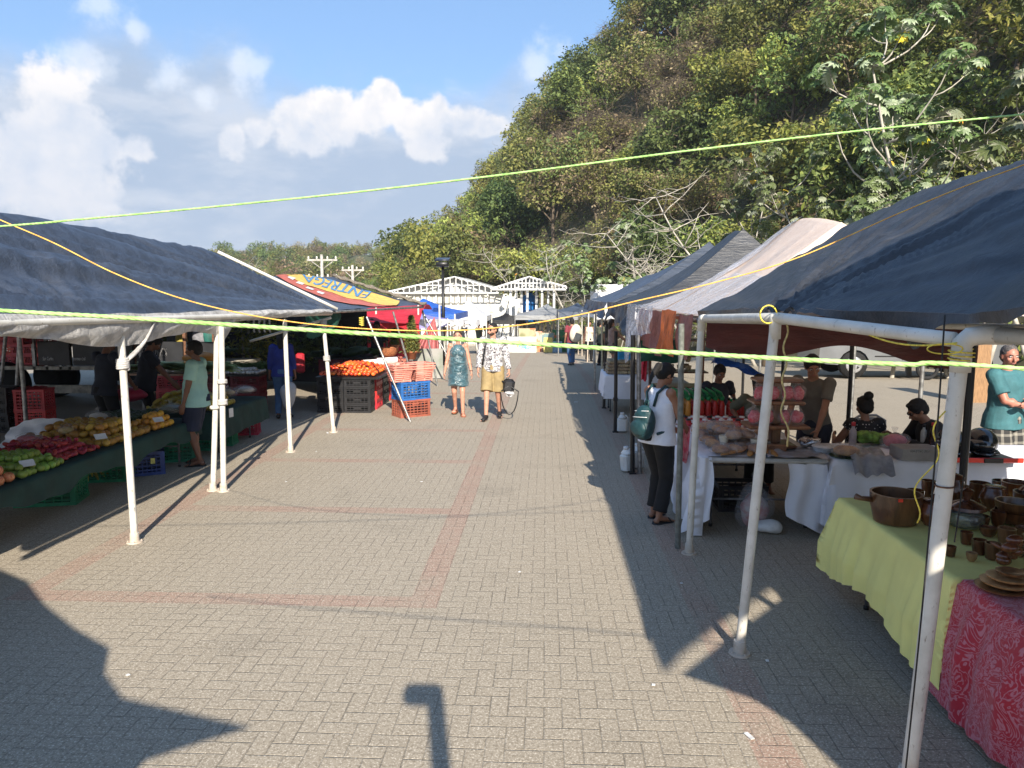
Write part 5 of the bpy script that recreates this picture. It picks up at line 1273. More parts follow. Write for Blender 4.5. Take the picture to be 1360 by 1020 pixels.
# bread table -------------------------------------------------
BAG=newmat('crinkled_clear_bag')[0]; _b=BAG.node_tree.nodes['Principled BSDF']; _b.inputs['Alpha'].default_value=.17; _b.inputs['Roughness'].default_value=.12; _b.inputs['Base Color'].default_value=(.8,.8,.82,1); _b.inputs['Specular IOR Level'].default_value=1.0
_n=NT(BAG); bump(_n,_b,_n.noise(18,4,.6,_n.obj(),dist=1.5),1.0,.02)
BREAD=mat('baked_bread',(.48,.25,.09),.6,.5,14,col2=(.25,.11,.04),rnd_obj=.3); CANDY=mat('red_pink_candy',(.70,.03,.07),.4,.5,45,col2=(.85,.22,.25)); CREAMY=mat('cream_paper',(.72,.66,.52),.6,.15,6)
def lump(b,c,r,M=None,nu=16,nv=11,amp=.22,seed=0,fr=9,mi=0):
    i0=len(b.v); b.ball((0,0,0),r,nu,nv,mi=mi)
    rmax=max(r) if isinstance(r,(tuple,list)) else r
    for i in range(i0,len(b.v)):
        v=b.v[i]; k=1+amp*noise.noise(v*fr*.12/rmax*.6+Vector((seed,seed*.7,0)))*2; v=v*k
        b.v[i]=Vector(c)+(M@v if M is not None else v)
def bag(px,py,z,r,inner,label,group=None,loc=None,tie=True,name='plastic_bag',outer=None,sc=1.14):
    p=loc if loc is not None else G(px,py,z); p=Vector((p[0],p[1],z)); o=thing(name,label,'bag',p,group); s=rs.uniform(0,99)
    if inner: b=MB(); lump(b,p+V(0,0,r[2]*.92),[x*.86 for x in r],amp=.14,seed=s,fr=16,nu=20,nv=14); b.build('contents',inner,o)
    b=MB(); lump(b,p+V(0,0,r[2]),[x*sc for x in r],amp=.2,seed=s+3,fr=14,nu=20,nv=14)
    if tie: 
        b.lathe([(.012,0),(.022,r[2]*.35),(.035,r[2]*.7),(.03,r[2]*.75)],p+V(0,0,r[2]*2.0),9)
    b.build('wrapping',outer or BAG,o); return o
k=0
for j in range(5):
    for i in range(5):
        x=1.68+.17*i+rs.uniform(-.03,.03); y=7.15+.24*j+rs.uniform(-.03,.03)
        if x>2.1 and y<7.9 : continue
        zz=.762+(.0 if (i+j)%2 else .0)
        o=bag(0,0,zz,(rs.uniform(.07,.10),rs.uniform(.09,.13),rs.uniform(.035,.05)),BREAD,'bagged brown bread roll lying among the others on the bread table','bagged breads on the bread table',loc=(x,y),tie=False,name='bread_bag'); k+=1
for i in range(12):
    x=rs.uniform(1.7,2.05); y=rs.uniform(7.3,8.1); bag(0,0,.86,(.08,.11,.045),BREAD,'bagged brown bread lying on top of the heap on the bread table','bagged breads on top of the bread heap',loc=(x,y),tie=False,name='bread_bag')
for i in range(7):
    b=MB(); M=Matrix.Rotation(.9+.1*i,3,'Z'); lump(b,V(0,0,0),(.20,.035,.018),M,amp=.1); o=b.build('flat_loaf',BREAD); o.location=(1.78+.07*i,7.12+.02*(i%3),.775+.012*(i%3)); tag(o,'long flat bread strip at the near edge of the bread table','bread','flat bread strips')
# tiered wooden stand with candy bags
ts=thing('tiered_stand','dark wooden tiered shelf holding bags of red sweets on the bread table','shelf',(2.28,7.35,.76))
for z,w_,d_ in ((.80,.46,.34),(.99,.60,.34),(1.23,.50,.30),(1.45,.46,.26)): b=MB(); b.bbox(V(2.30,7.42,z+.0),(w_ if z>.9 else .36,d_,.035),.012); b.build('shelf',W_SHELF,ts,auto=30)
for z0,z1 in ((.815,.97),(1.01,1.21),(1.25,1.43)):
    b=MB(); b.bbox(V(2.30,7.42,(z0+z1)/2),(.09,.12,z1-z0),.01); b.build('upright',W_SHELF,ts,auto=30)
b=MB(); b.bbox(V(2.18,7.24,.80),(.36,.07,.07),.01); b.build('foot',W_SHELF,ts,auto=30)
def cbag(x,y,z,lab): bag(0,0,z,(.07,.06,.082),CANDY,lab,'clear bags of red sweets on the tiered stand',loc=(x,y),name='sweets_bag')
for x in (2.08,2.21,2.38,2.50): cbag(x,7.38,1.008,'clear knotted bag of red sweets on the lower shelf of the tiered stand')
for x in (2.13,2.26,2.40,2.50): cbag(x,7.38,1.248,'clear knotted bag of red sweets on the upper shelf of the tiered stand')
def cup(px,py,z,lab,s=1.0,loc=None): 
    return lathe_thing('paper_cup',lab,[(.03,0),(.042,.10),(.046,.10),(.046,.094),(.033,.008),(0,.006)],px,py,z,CREAMY,s=s,cat='cup',loc=loc)
cup(961,592,.79,'cream paper cup on the bread bags',1.05); cup(1005,588,.80,'cream cup half behind the white pole B',1.0) if False else cup(1003,597,.765,'cream cup beside the white pole at the shelf foot',1.1)
b=MB(); b.lathe([(.05,0),(.075,.06),(.08,.06),(.078,.052),(.05,.006),(0,.005)],n=20); o=b.build('tub',CREAMY); q=G(1022,592,.77); o.location=(q.x,q.y,.765); tag(o,'low cream tub next to the boy in grey','tub')
# bottles -------------------------------------------------------
BR=mat('red_sauce',(.38,.02,.015),.25,.2,8); BH=mat('honey_sauce',(.50,.22,.03),.25,.2,8); CAPG=mat('green_cap',(.01,.22,.07),.4,.1,8)
bodyprof=[(.026,0),(.03,.01),(.03,.11),(.022,.135),(.013,.15),(.013,.165)]
def bottle(x,y,z,liq,capm,lab,grp,s=1.0,pour=False,rz=0):
    r=thing('sauce_bottle',lab,'bottle',(x,y,z),grp); b=MB(); b.lathe([(a*s,h*s) for a,h in bodyprof],(x,y,z),12); b.build('bottle_body',liq,r)
    b=MB()
    if pour: b.lathe([(.018*s,.16*s),(.024*s,.18*s),(.022*s,.2*s)],(x,y,z),10); b.tube([V(x,y,z+.19*s),V(x-.03,y-.02,z+.24*s),V(x-.09,y-.05,z+.27*s)],[.020*s,.016*s,.008*s],8)
    else: b.lathe([(.016*s,.165*s),(.016*s,.195*s),(0,.197*s)],(x,y,z),10)
    b.build('cap',capm,r); return r
for j in range(3):
    for i in range(7):
        bottle(1.72+.085*i,9.35+.11*j,.762,BH if (i<2 or j==2) else BR,CAPG,'green topped sauce bottle in the three rows behind the bread','green topped sauce bottles',1.25,True)
for j in range(2):
    for i in range(5): bottle(2.34+.065*i,9.33+.12*j,.762,BR,P_BLACK if j else CAPG,'slim red sauce bottle right of the green topped rows','slim red sauce bottles',1.15)
LABW=mat('white_label',(.75,.75,.73),.6,.1,10)
for z,n,y in ((.762,8,8.75),(.762,8,8.55)):
    for i in range(n):
        x=1.66+.095*i; r=thing('small_jar','small dark jam jar with white lid in the rows before the bottles','jar',(x,y,z),'small jam jars'); b=MB(); b.lathe([(.03,0),(.034,.01),(.034,.07),(.028,.08)],(x,y,z),14); b.build('jar_body',BR,r); b=MB(); b.lathe([(.031,.08),(.031,.098),(0,.099)],(x,y,z),14); b.build('lid',LABW if i%3 else P_BLACK,r); b=MB(); b.lathe([(.0348,.02),(.0348,.055)],(x,y,z),14); b.build('label',LABW if (i%2) else PL_RED,r)
# second row goods: rolls of woven baskets on the far white table, cooler, flags
STRAW=mat('woven_straw',(.42,.33,.2),.85,.5,30,bmp=.7,bscale=60,rnd_obj=.4)
for j in range(4):
    for i in range(5):
        b=MB(); b.bbox(V(0,0,.035),(.20,.30,.06),.015); o=b.build('woven_box',STRAW,auto=30); o.location=(1.28+.2*(i%4)+.01*j,14.35+.25*(i//4),.762+.066*j); o.rotation_euler=(0,0,rs.uniform(-.1,.1)); tag(o,'small woven straw box in the low stacks on the short white tablecloth','box','woven straw boxes')
for i in range(16):
    x=1.95+.13*(i%4)+rs.uniform(-.02,.02); y=12.2+.1*(i//4); lathe_thing('woven_basket','small woven basket hanging in rows behind the backpack woman',bowl(.055,.08,.006),0,0,1.05+.13*(i%3),STRAW,n=12,loc=(x,y),group='small woven baskets',cat='basket')
bk=thing('display_rack','dark rack holding the small woven baskets under the third right tent','rack',(2.2,12.3,0)); 
for z in (.8,1.04,1.3,1.56): b=MB(); b.box(V(2.2,12.35,z-.02),(.9,.5,.02)); b.build('shelf',W_SHELF,bk,smooth=False)
for x in (1.76,2.64): b=MB(); b.box(V(x,12.5,.85),(.04,.04,1.7)); b.build('upright',W_SHELF,bk,smooth=False)
ck=thing('cool_box','blue cool box with white lid on the second stall of the right row','cool box',(1.75,16.5,.7)); q=QY(831,475,16.5); b=MB(); b.bbox(V(q.x,16.5,q.z+.02),(.38,.28,.30),.02); b.build('box_body',mat('cyan_blue_plastic',(.02,.30,.60),.4),ck,auto=30); b=MB(); b.bbox(V(q.x,16.5,q.z+.20),(.40,.30,.06),.015); b.build('lid',LABW,ck,auto=30)
def rag(name,label,px,py,w_,h_,Y,m,cat='cloth',wave=10):
    a=QY(px,py,Y); 
    def f(u,v): return a+V(w_*(u-.5)*(1-.1*math.sin(v*3)),.03*math.sin(u*wave+v*4),-h_*v+.02*math.sin(u*7)*v)
    o=sheet(f,14,12,name,m,None); return tag(o,label,cat)
rag('hanging_towel','white and red patterned towel hanging from the third right tent',858,446,.22,.6,12.6,mat('towel_white',(.7,.62,.62),.8,.3,12)); rag('hanging_towel','red towel end hanging below the white towel',856,470,.10,.45,12.5,mat('towel_red',(.65,.03,.06),.8)); rag('hanging_sheet','dark green sheet under the clear plastic valance',880,452,.75,.35,11.9,T_GREEN)
rag('patterned_sheet','pale patterned cloth hanging from the stall with the cool box',822,497,.5,.35,16.3,mat('patterned_cloth',(.7,.66,.66),.8,.6,16,col2=(.45,.40,.42)))
# white jugs
def jug(px,py,lab,rz=0,tilt=0):
    p=G(px,py); r=thing('plastic_jug',lab,'jug',(p.x,p.y,0)); b=MB(); b.bbox(V(p.x,p.y,.125),(.17,.13,.25),.03); b.cone(V(p.x,p.y,.25),V(p.x,p.y,.30),(.085,.065),(.035,.035),20); b.build('jug_body',mat('milky_plastic',(.70,.72,.70),.4,.1,5),r,auto=40); b=MB(); b.lathe([(.03,.30),(.034,.30),(.034,.335),(0,.337)],(p.x,p.y,0),14); b.build('cap',LABW,r)
    b=MB(); b.tube([V(p.x+.05,p.y,.29),V(p.x+.095,p.y,.25),V(p.x+.09,p.y,.17)],.012,8); b.build('handle',_mc['milky_plastic'],r); r.rotation_euler=(0,tilt,rz); return r
jug(826,574,'upright white plastic jug at the foot of the black tent leg'); jug(834,626,'tilted white plastic jug tied to the leg beside the backpack woman',.5,-.12); jug(846,622,'second white jug behind the tilted one',.2)
# objects on helmet table
HEL=mat('black_helmet_shell',(.010,.012,.016),.12,.1,4,coat=.8)
def helmet(px,py,lab,s=1.0):
    p=G(px,py,.775); r=thing('helmet',lab,'helmet',(p.x,p.y,.78)); c=V(p.x,p.y,.78+.12*s); b=MB(); b.ball(c,(.125*s,.15*s,.13*s),24,16); b.build('shell',HEL,r); b=MB(); b.ball(c+V(-.03,-.05,-.01),(.112*s,.118*s,.065*s),20,10); b.build('visor',mat('smoked_visor',(.02,.025,.03),.05,coat=1),r)
    b=MB(); b.tube([c+V(-.12*s,.02,-.06),c+V(-.09*s,-.12,-.09),c+V(.0,-.14,-.10),c+V(.1*s,-.10,-.09),c+V(.12*s,.02,-.06)],.018,8); b.build('chin_guard',HEL,r); return r
helmet(1302,605,'round black motorcycle helmet in the red rimmed tray',1.05); helmet(1262,603,'black motorcycle helmet left of the round one, against the thick pole',1.0)
ty=thing('display_tray','low tray with bright red rim and black badge holding the helmets','tray',(4.0,7.1,.76)); a=G(1266,612,.77); c=G(1358,617,.77)
b=MB(); b.bbox(V((a.x+c.x)/2,a.y+.12,.775),(c.x-a.x+.1,.36,.02),.008); b.build('tray_base',P_BLACK,ty,auto=30)
b=MB(); b.bbox(V((a.x+c.x)/2,a.y-.06,.79),(c.x-a.x+.1,.02,.045),.006); b.build('rim',mat('bright_red_plastic',(.85,.04,.02),.35),ty,auto=30); b=MB(); b.bbox(V((a.x+c.x)/2+.05,a.y-.073,.79),(.17,.008,.043),.003); b.build('badge',P_BLACK,ty,auto=30)
b=MB(); q=G(1222,612,.76); b.bbox(V(q.x,q.y+.1,.82),(.36,.26,.11),.006); o=b.build('cardboard_box',mat('grey_cardboard',(.30,.28,.26),.8,.15,6),auto=30); tag(o,'low grey cardboard box left of the helmets','box')
def fpt(x,y): return V(q.x-.10+.16*x,q.y+.1-.1325,.845+.020*y)
lettering('KNORZ',fpt,LABW,o,bold=.01)
b=MB(); p=G(1076,592,.77); lump(b,V(0,0,.05),(.12,.09,.05),amp=.3,seed=4,fr=22,nu=24,nv=16); o=b.build('foil_parcel',mat('silver_foil',(.6,.6,.62),.25,.2,20,metal=1,bmp=1,bscale=30)); o.location=(p.x,p.y,.76); tag(o,'crumpled silver foil parcel by the boy in grey','parcel')
lathe_thing('clear_tub','round translucent tub with lid between the foil and the bread loaf',[(.09,0),(.11,.05),(.115,.055),(.10,.065),(0,.065)],1094,600,.762,mat('frosted_plastic',(.6,.62,.64),.3),cat='tub')
bag(1123,606,.77,(.14,.11,.055),BREAD,'plastic wrapped brown loaf on a plate on the white covered table',tie=False,name='loaf_bag')
lathe_thing('plate','dark green plate under the wrapped loaf',[(.08,0),(.15,.012),(.152,.016),(.08,.008),(0,.006)],1123,607,.758,mat('dark_green_plate',(.02,.06,.03),.3))
def bottle2(px,py,lab,liq,capm,s=1.0,clear=False): 
    p=G(px,py,.762); return bottle(p.x,p.y,.762,liq,capm,lab,None,s)
bottle2(1132,592,'clear soft drink bottle with red label behind the loaf',mat('clearish_bottle',(.35,.30,.30),.1),PL_RED,1.25); bottle2(1226,588,'small clear water bottle with dark cap on the grey box side',mat('water_bottle',(.45,.47,.44),.1),P_BLACK,1.0); bottle2(1238,590,'small dark cola bottle beside the water bottle',mat('cola',(.03,.01,.008),.1),PL_RED,1.15)
GREENBAG=mat('leafy_lettuce',(.16,.30,.04),.6,.5,14,bmp=.8,bscale=20); b=MB(); p=G(1160,590,.77); [lump(b,V(rs.uniform(-.12,.12),rs.uniform(-.08,.08),.05+.02*i/2),(.08,.07,.045),amp=.4,seed=i*3,fr=20) for i in range(6)]; o=b.build('lettuce_bag',GREENBAG); o.location=(p.x,p.y,.77); tag(o,'bright green bag of lettuce in front of the polka dot woman','bag')
bag(1187,594,.765,(.12,.10,.075),mat('pinkish_contents',(.55,.12,.15),.5),'knotted red and white plastic bag right of the lettuce',name='plastic_bag')
GREYCL=mat('grey_plastic_sheet',(.30,.30,.32),.35,.25,8,bmp=.6,bscale=14)
def cr(u,v): 
    p=G(lerp(1128,1180,u),608,.77); return V(p.x,lerp(6.80,7.35,v),.80+.05*noise.noise(Vector((u*5,v*4,0)))-(.0 if v>.2 else (.2-v)*.8)) 
tag(sheet(cr,24,20,'plastic_sheet',GREYCL,None),'crumpled grey plastic sheet draped over the front edge of the helmet table','sheet')
def cr2(u,v): p=G(lerp(1015,1095,u),604,.77); return V(p.x,lerp(6.92,7.3,v),.775+.035*noise.noise(Vector((u*5,v*4,3))))
tag(sheet(cr2,24,16,'plastic_sheet',GREYCL,None),'flat grey wrapping sheet spanning the bread table and helmet table','sheet')
bag(1000,700,.0,(.17,.13,.20),mat('bundle_red_white',(.50,.20,.20),.7,.6,9,col2=(.6,.55,.55)),'red and white bundle under the bread table',name='bundle',outer=BAG); bag(1020,708,.0,(.10,.08,.06),None,'white crumpled bag on the ground under the bread table',outer=LABW,tie=False); crate((2.1,7.9,0),0,PL_BLACK,'black crate in the dark under the bread table',h=.28)
# blue tarp bundle and chairs behind stalls
b=MB(); P=[]; 
for i in range(30):
    for j in range(14): x=lerp(2.45,3.5,i/29); P.append(V(x,10.6+.5*j/13+.1*math.sin(i*.6),1.38-.5*(i/29)**2-.2*abs(j/13-.4)+.05*noise.noise(Vector((i*.3,j*.3,0)))))
b.quadgrid(P,30,14); tag(b.build('blue_sheet',T_BLUE),'crumpled bright blue sheet beside the vendor in dark blue','sheet')
CHR=mat('grey_chair_plastic',(.32,.32,.31),.5,.15,4)
def chair(x,y,rz,lab):
    r=thing('plastic_chair',lab,'chair',(x,y,0)); r0=MB(); M=Matrix.Rotation(rz,4,'Z'); T=Matrix.Translation(V(x,y,0))@M
    def bb(name,fn): b=MB(); fn(b); b.xform(T); b.build(name,CHR,r,auto=35)
    bb('seat',lambda b:b.bbox(V(0,0,.43),(.44,.44,.03),.03))
    def back(b):
        P=[V(lerp(-.21,.21,i/10)*(1-.06*(j/4)**2),.22+.06*j/4-.05*math.cos(math.pi*(i/10-.5)),.5+.36*j/4+.03*math.sin(math.pi*i/10)*(j/4)) for i in range(11) for j in range(5)]; b.quadgrid(P,11,5); b.quadgrid([p+V(0,.014,0) for p in P],11,5)
        b.tube([V(-.21,.25,.5),V(-.21,.29,.84),V(-.1,.29,.9),V(.1,.29,.9),V(.21,.29,.84),V(.21,.25,.5)],.016,8)
    bb('backrest',back)
    for sx in (-1,1):
        for sy in (-1,1): bb('leg',lambda b:b.cone(V(sx*.2,sy*.2,.42),V(sx*.24,sy*.24,0),.024,.018,8))
        bb('armrest',lambda b:b.tube([V(sx*.23,-.18,.44),V(sx*.25,-.18,.63),V(sx*.25,.2,.66),V(sx*.22,.26,.66)],.018,8))
    return r
q=G(1178,640); chair(3.78,8.35,.15,'grey plastic chair behind the polka dot woman'); 
# wall of goods at the far end: hung clothes and painted boards
def patt(name,cols,sc):
    m,nt,b=newmat(name); oc=nt.obj(); v=nt.new('ShaderNodeTexVoronoi'); v.inputs['Scale'].default_value=sc; nt.l.new(oc,v.inputs['Vector']); f=nt.noise(sc*.6,3,.6,oc)
    c=nt.mix(nt.ss(v.outputs['Distance'],.2,.6),cols[0],cols[1]); c=nt.mix(nt.ss(f,.5,.56),c,cols[2]); nt.l.new(c,b.inputs['Base Color']); b.inputs['Roughness'].default_value=.8; return m
for i,(px,py,w_,h_,cols,lab) in enumerate([(700,436,.8,1.15,((.25,.25,.12),(.45,.40,.25),(.5,.2,.1)),'olive and cream print hanging at the left of the grey canopy'),(715,440,.35,1.3,((.75,.18,.06),(.65,.3,.2),(.6,.5,.4)),'orange towel hanging in the grey canopy stall'),(728,442,.7,1.1,((.30,.22,.16),(.6,.45,.3),(.2,.3,.3)),'brown and beige prints hanging in the grey canopy stall'),(745,438,.8,1.4,((.02,.12,.05),(.05,.2,.08),(.4,.12,.04)),'dark green patterned cloths hanging in the grey canopy stall'),(760,440,.6,1.3,((.02,.10,.05),(.10,.18,.08),(.05,.06,.05)),'green and black cloth at the right of the grey canopy')]):
    rag('hanging_cloth',lab,px,py,w_*1.25,h_*1.1,42.2,patt('print_%d'%i,cols,2.2),'cloth',14)
    o=None
def board(px,py,w_,h_,Y,m,lab,name='painted_board',mark=None):
    Y=41.0; h_*=1.4; w_*=1.4; a=QY(px,py,Y); a.z=gz(Y)+h_/2; r=thing(name,lab,'board',(a.x,Y,0)); g0=a.z-h_/2; b=MB(); Mx=Matrix.Rotation(-.18,3,'X'); b.bbox(V(a.x,Y,g0+h_/2),(w_,.04,h_),.01,rot=Mx); b.build('panel',m,r,smooth=False)
    if mark:
        b=MB(); 
        for k in range(9): dz=rs.uniform(-.22,.25)*h_; c=V(a.x+rs.uniform(-.3,.3)*w_,Y-.035+dz*.18,g0+h_/2+dz); b.cone(c,c+V(0,-.006,0),(rs.uniform(.05,.12)*w_,rs.uniform(.04,.1)),(.05*w_,.04),12)
        b.build('painting',mark,r,smooth=False)
board(693,463,1.15,.62,27.5,LABW,'white board with a blue and yellow splash painting on the ground','painted_board',mat('sky_blue_paint',(.10,.45,.65),.5,.5,6,col2=(.5,.6,.2)))
board(728,463,.35,.6,27.8,mat('yellow_board',(.75,.6,.15),.6),'narrow yellow board leaning beside the tricycle wheel'); board(738,466,.5,.45,27.6,mat('blue_grey_board',(.25,.38,.5),.6),'small blue grey board right of the yellow one')
# chrome wheel
q=QY(737,464,41.3); r=thing('bicycle','small bicycle propped in front of the hung cloths','bicycle',(q.x,q.y,0)); 
for dx in (0,.95): b=MB(); b.tube([V(q.x+dx+.30*math.cos(a),q.y-.05,gz(q.y)+.32+.30*math.sin(a)) for a in [i*.3 for i in range(22)]],.02,6); b.build('wheel',P_STEEL,r)
b=MB(); b.tube([V(q.x+x,q.y-.05,gz(q.y)+z) for x,z in ((0,.32),(.3,.7),(.75,.68),(.95,.32),(.45,.3),(.3,.7),(.25,.9))],.018,6); b.build('frame',P_BLACK,r)
# ---------------- left fruit stall
ZF=.60
lt=table(-5.95,-4.78,5.0,9.75,ZF,'long low plank table of fruit under the navy tarp','fruit_table'); 
cloth(-6.0,-4.74,5.0,9.8,ZF+.002,(.25,lambda t:.20+.04*math.sin(t*22)+.02*math.sin(t*51),.3,.26),C_GREEN,'tablecloth','dark green cloth under the long heap of fruit',seed=7,flare=.03,amp=.018,fr=8)
lt2=table(-5.72,-4.65,10.1,11.8,ZF+.02,'second green covered fruit table behind the man in the mint shirt','fruit_table')
cloth(-5.75,-4.6,10.05,11.85,ZF+.022,(.2,.36,.36,.3),C_GREEN,'tablecloth','dark green cloth on the second fruit table, with a white price card',seed=9,flare=.03,amp=.02,fr=9)
def fruitmat(name,c1,c2,rough=.35,sc=6): return mat(name,c1,rough,.3,sc,col2=c2,rnd_obj=.45,spec=.5)
F_APPLE=fruitmat('apple_skin',(.50,.05,.04),(.62,.30,.14)); F_LIME=fruitmat('green_fruit_skin',(.28,.38,.06),(.16,.28,.04)); F_RED=fruitmat('dark_red_fruit',(.36,.02,.035),(.52,.06,.07)); F_MANGO=fruitmat('mango_skin',(.62,.28,.04),(.35,.25,.05)); F_ORANGE=fruitmat('orange_skin',(.72,.30,.03),(.66,.38,.05)); F_YEL=fruitmat('yellow_fruit_skin',(.55,.40,.05),(.42,.34,.06)); F_TOM=fruitmat('tomato_skin',(.72,.06,.015),(.78,.20,.04),.22); F_GAR=fruitmat('garlic_skin',(.62,.58,.52),(.45,.42,.38),.7); F_AVO=fruitmat('avocado_skin',(.06,.09,.03),(.03,.05,.02)); F_POT=fruitmat('potato_skin',(.42,.30,.17),(.30,.2,.11),.8); F_PINK=fruitmat('pink_root_skin',(.42,.12,.10),(.3,.09,.07),.7)
def fmesh(kind,m):
    b=MB()
    if kind=='apple': b.lathe([(0,.12),(.3,.02),(.75,.18),(1,.75),(.98,1.15),(.7,1.62),(.35,1.72),(.1,1.6),(0,1.58)],(0,0,-.85),12)
    elif kind=='mango': b.ball((0,0,0),(1.25,.9,.85),12,8); b.v=[v+Vector((0,.14*v.x*v.x*.5,0)) for v in b.v]
    elif kind=='pear': b.ball((0,0,0),(1.15,.92,.92),10,7)
    elif kind=='pod': b.ball((0,0,0),(1.5,.7,.65),10,7)
    elif kind=='tomato': b.lathe([(0,.2),(.35,.12),(.85,.35),(1,.8),(.9,1.2),(.5,1.5),(.2,1.48),(0,1.42)],(0,0,-.8),10); 
    else: b.ball((0,0,0),1,10,7)
    return b.mesh(kind,m)
_fm={}
allfruit=[]
def heap(kind,m,rad,quad,z,layers,label,group,name,jit=.25,limit=200,mound=.0):
    key=(kind,m.name); 
    if key not in _fm: _fm[key]=fmesh(kind,m)
    # quad given in world XY (4 corners)
    A,B,C,D_=[Vector((p[0],p[1],0)) for p in quad]; lu=((B-A).length+(C-D_).length)/2; lv=((D_-A).length+(C-B).length)/2; st=rad*1.92; n=0
    for L_ in range(layers):
        nu=max(1,int(lu/st)-L_); nv=max(1,int(lv/st)-L_)
        for i in range(nu):
            for j in range(nv):
                u=(i+.5+.5*L_)/(nu+L_); v=(j+.5+.5*L_)/(nv+L_); edge=min(u,1-u,v,1-v)
                if L_ and edge<.08*L_+rs.uniform(0,.06): continue
                p=A.lerp(B,u).lerp(D_.lerp(C,u),v); n+=1
                if n>limit: return
                zz=z+rad*.9+L_*rad*1.45+mound*min(edge*3,1)
                o=bpy.data.objects.new(name,_fm[key]); COL.objects.link(o); o.location=(p.x+rs.uniform(-jit,jit)*rad,p.y+rs.uniform(-jit,jit)*rad,zz+rs.uniform(-.12,.12)*rad); s=rad*rs.uniform(.88,1.1); o.scale=(s,s,s)
                o.rotation_euler=(rs.uniform(-.6,.6),rs.uniform(-.6,.6),rs.uniform(0,6.28)); tag(o,label,name.replace('_',' '),group)
def pq(*pts,z=ZF+.06): return [G(x,y,z) for x,y in pts]
def wq(x0,x1,y0,y1): return [(x0,y0),(x1,y0),(x1,y1),(x0,y1)]
heap('apple',F_APPLE,.05,wq(-5.3,-4.78,5.4,6.35),ZF+.01,3,'red and yellow apple in the nearest fruit heap at the left edge','apples at the near end of the fruit table','apple')
heap('pear',F_LIME,.038,wq(-5.45,-4.78,6.4,7.05),ZF+.01,3,'light green guava in the heap beside the apples','green guavas on the fruit table','guava',limit=290)
heap('pod',F_RED,.036,wq(-5.75,-4.85,7.1,7.75),ZF+.01,3,'dark red fruit in the heap between the guavas and the mangoes','dark red fruits on the fruit table','jocote',limit=290)
heap('mango',F_MANGO,.048,wq(-5.85,-4.82,7.8,8.75),ZF+.01,3,'orange green mango in the long middle heap','mangoes on the fruit table','mango',limit=290)
heap('ball',F_ORANGE,.042,wq(-5.15,-4.8,8.8,9.3),ZF+.01,3,'bright orange in the small heap at the far end of the long fruit table','oranges at the end of the fruit table','orange')
heap('mango',F_AVO,.045,wq(-5.9,-5.2,8.85,9.75),ZF+.01,2,'dark green avocado at the far end of the long fruit table','avocados on the fruit table','avocado')
heap('ball',F_YEL,.045,wq(-5.35,-4.72,10.2,11.0),ZF+.03,3,'yellow orange on the second green covered table','yellow oranges on the second fruit table','yellow_orange')
heap('pod',F_YEL,.05,wq(-5.7,-5.38,10.15,11.6),ZF+.03,3,'yellow mango heaped at the back of the second fruit table','yellow mangoes on the second fruit table','yellow_mango',limit=250)
for (x,y,r_,inn,lab) in ((-5.65,6.75,(.20,.17,.13),None,'grey white plastic bag standing behind the guavas'),(-5.0,9.55,(.16,.14,.06),F_AVO,'clear bag of avocados at the far end of the long fruit table'),(-5.4,8.0,(.10,.09,.05),F_MANGO,'small clear bag of fruit lying on the mango heap'),(-5.6,8.9,(.13,.1,.06),F_GAR,'clear bag of pale fruit behind the oranges'),(-4.95,11.2,(.14,.12,.06),F_POT,'clear bag of potatoes on the second fruit table'),(-4.8,11.55,(.15,.14,.06),F_GAR,'bag of onions at the end of the second fruit table'),(-5.5,7.5,(.12,.10,.05),F_RED,'small clear bag of dark red fruit')):
    bag(0,0,ZF+(.02 if inn is None else .12),r_,inn,lab,loc=(x,y),tie=inn is None or rs.random()<.5,outer=(mat('milky_bag',(.62,.64,.66),.3,.1,5,trans=.35) if inn is None else None))
# big white sack/cloth behind fruit
def wsk(u,v): p=V(lerp(-6.75,-5.9,u),8.6+.3*v,lerp(.35,.62+.36*u*(1.2-u),v)); return p+V(0,.08*noise.noise(Vector((u*4,v*3,0))),.03*noise.noise(Vector((u*6,v*6,1))))
tag(sheet(wsk,24,16,'white_sack',mat('white_sack_fabric',(.70,.71,.74),.7,.1,4,bmp=.3,bscale=12),None),'white sack cloth propped behind the mango heap','sack')
# price cards
for (x,y,z,s) in ((-4.83,6.55,ZF+.10,'near the guavas'),(-4.86,7.75,ZF+.12,'between red fruit and mangoes'),(-4.80,8.85,ZF+.12,'in front of the oranges'),):
    b=MB(); b.box(V(0,0,0),(.12,.003,.08),Matrix.Rotation(-.9,3,'X')); o=b.build('price_card',LABW,smooth=False); o.location=(x,y,z+.03); o.rotation_euler=(0,0,.9); tag(o,'small white price card '+s,'price card')
b=MB(); b.box(V(0,0,0),(.09,.004,.13)); o=b.build('price_card',LABW,smooth=False); q=G(306,547,ZF); q=QX(307,548,-4.55); o.location=(q.x,q.y,q.z); o.rotation_euler=(0,0,1.3); tag(o,'white price card hanging on the second table cloth','price card')
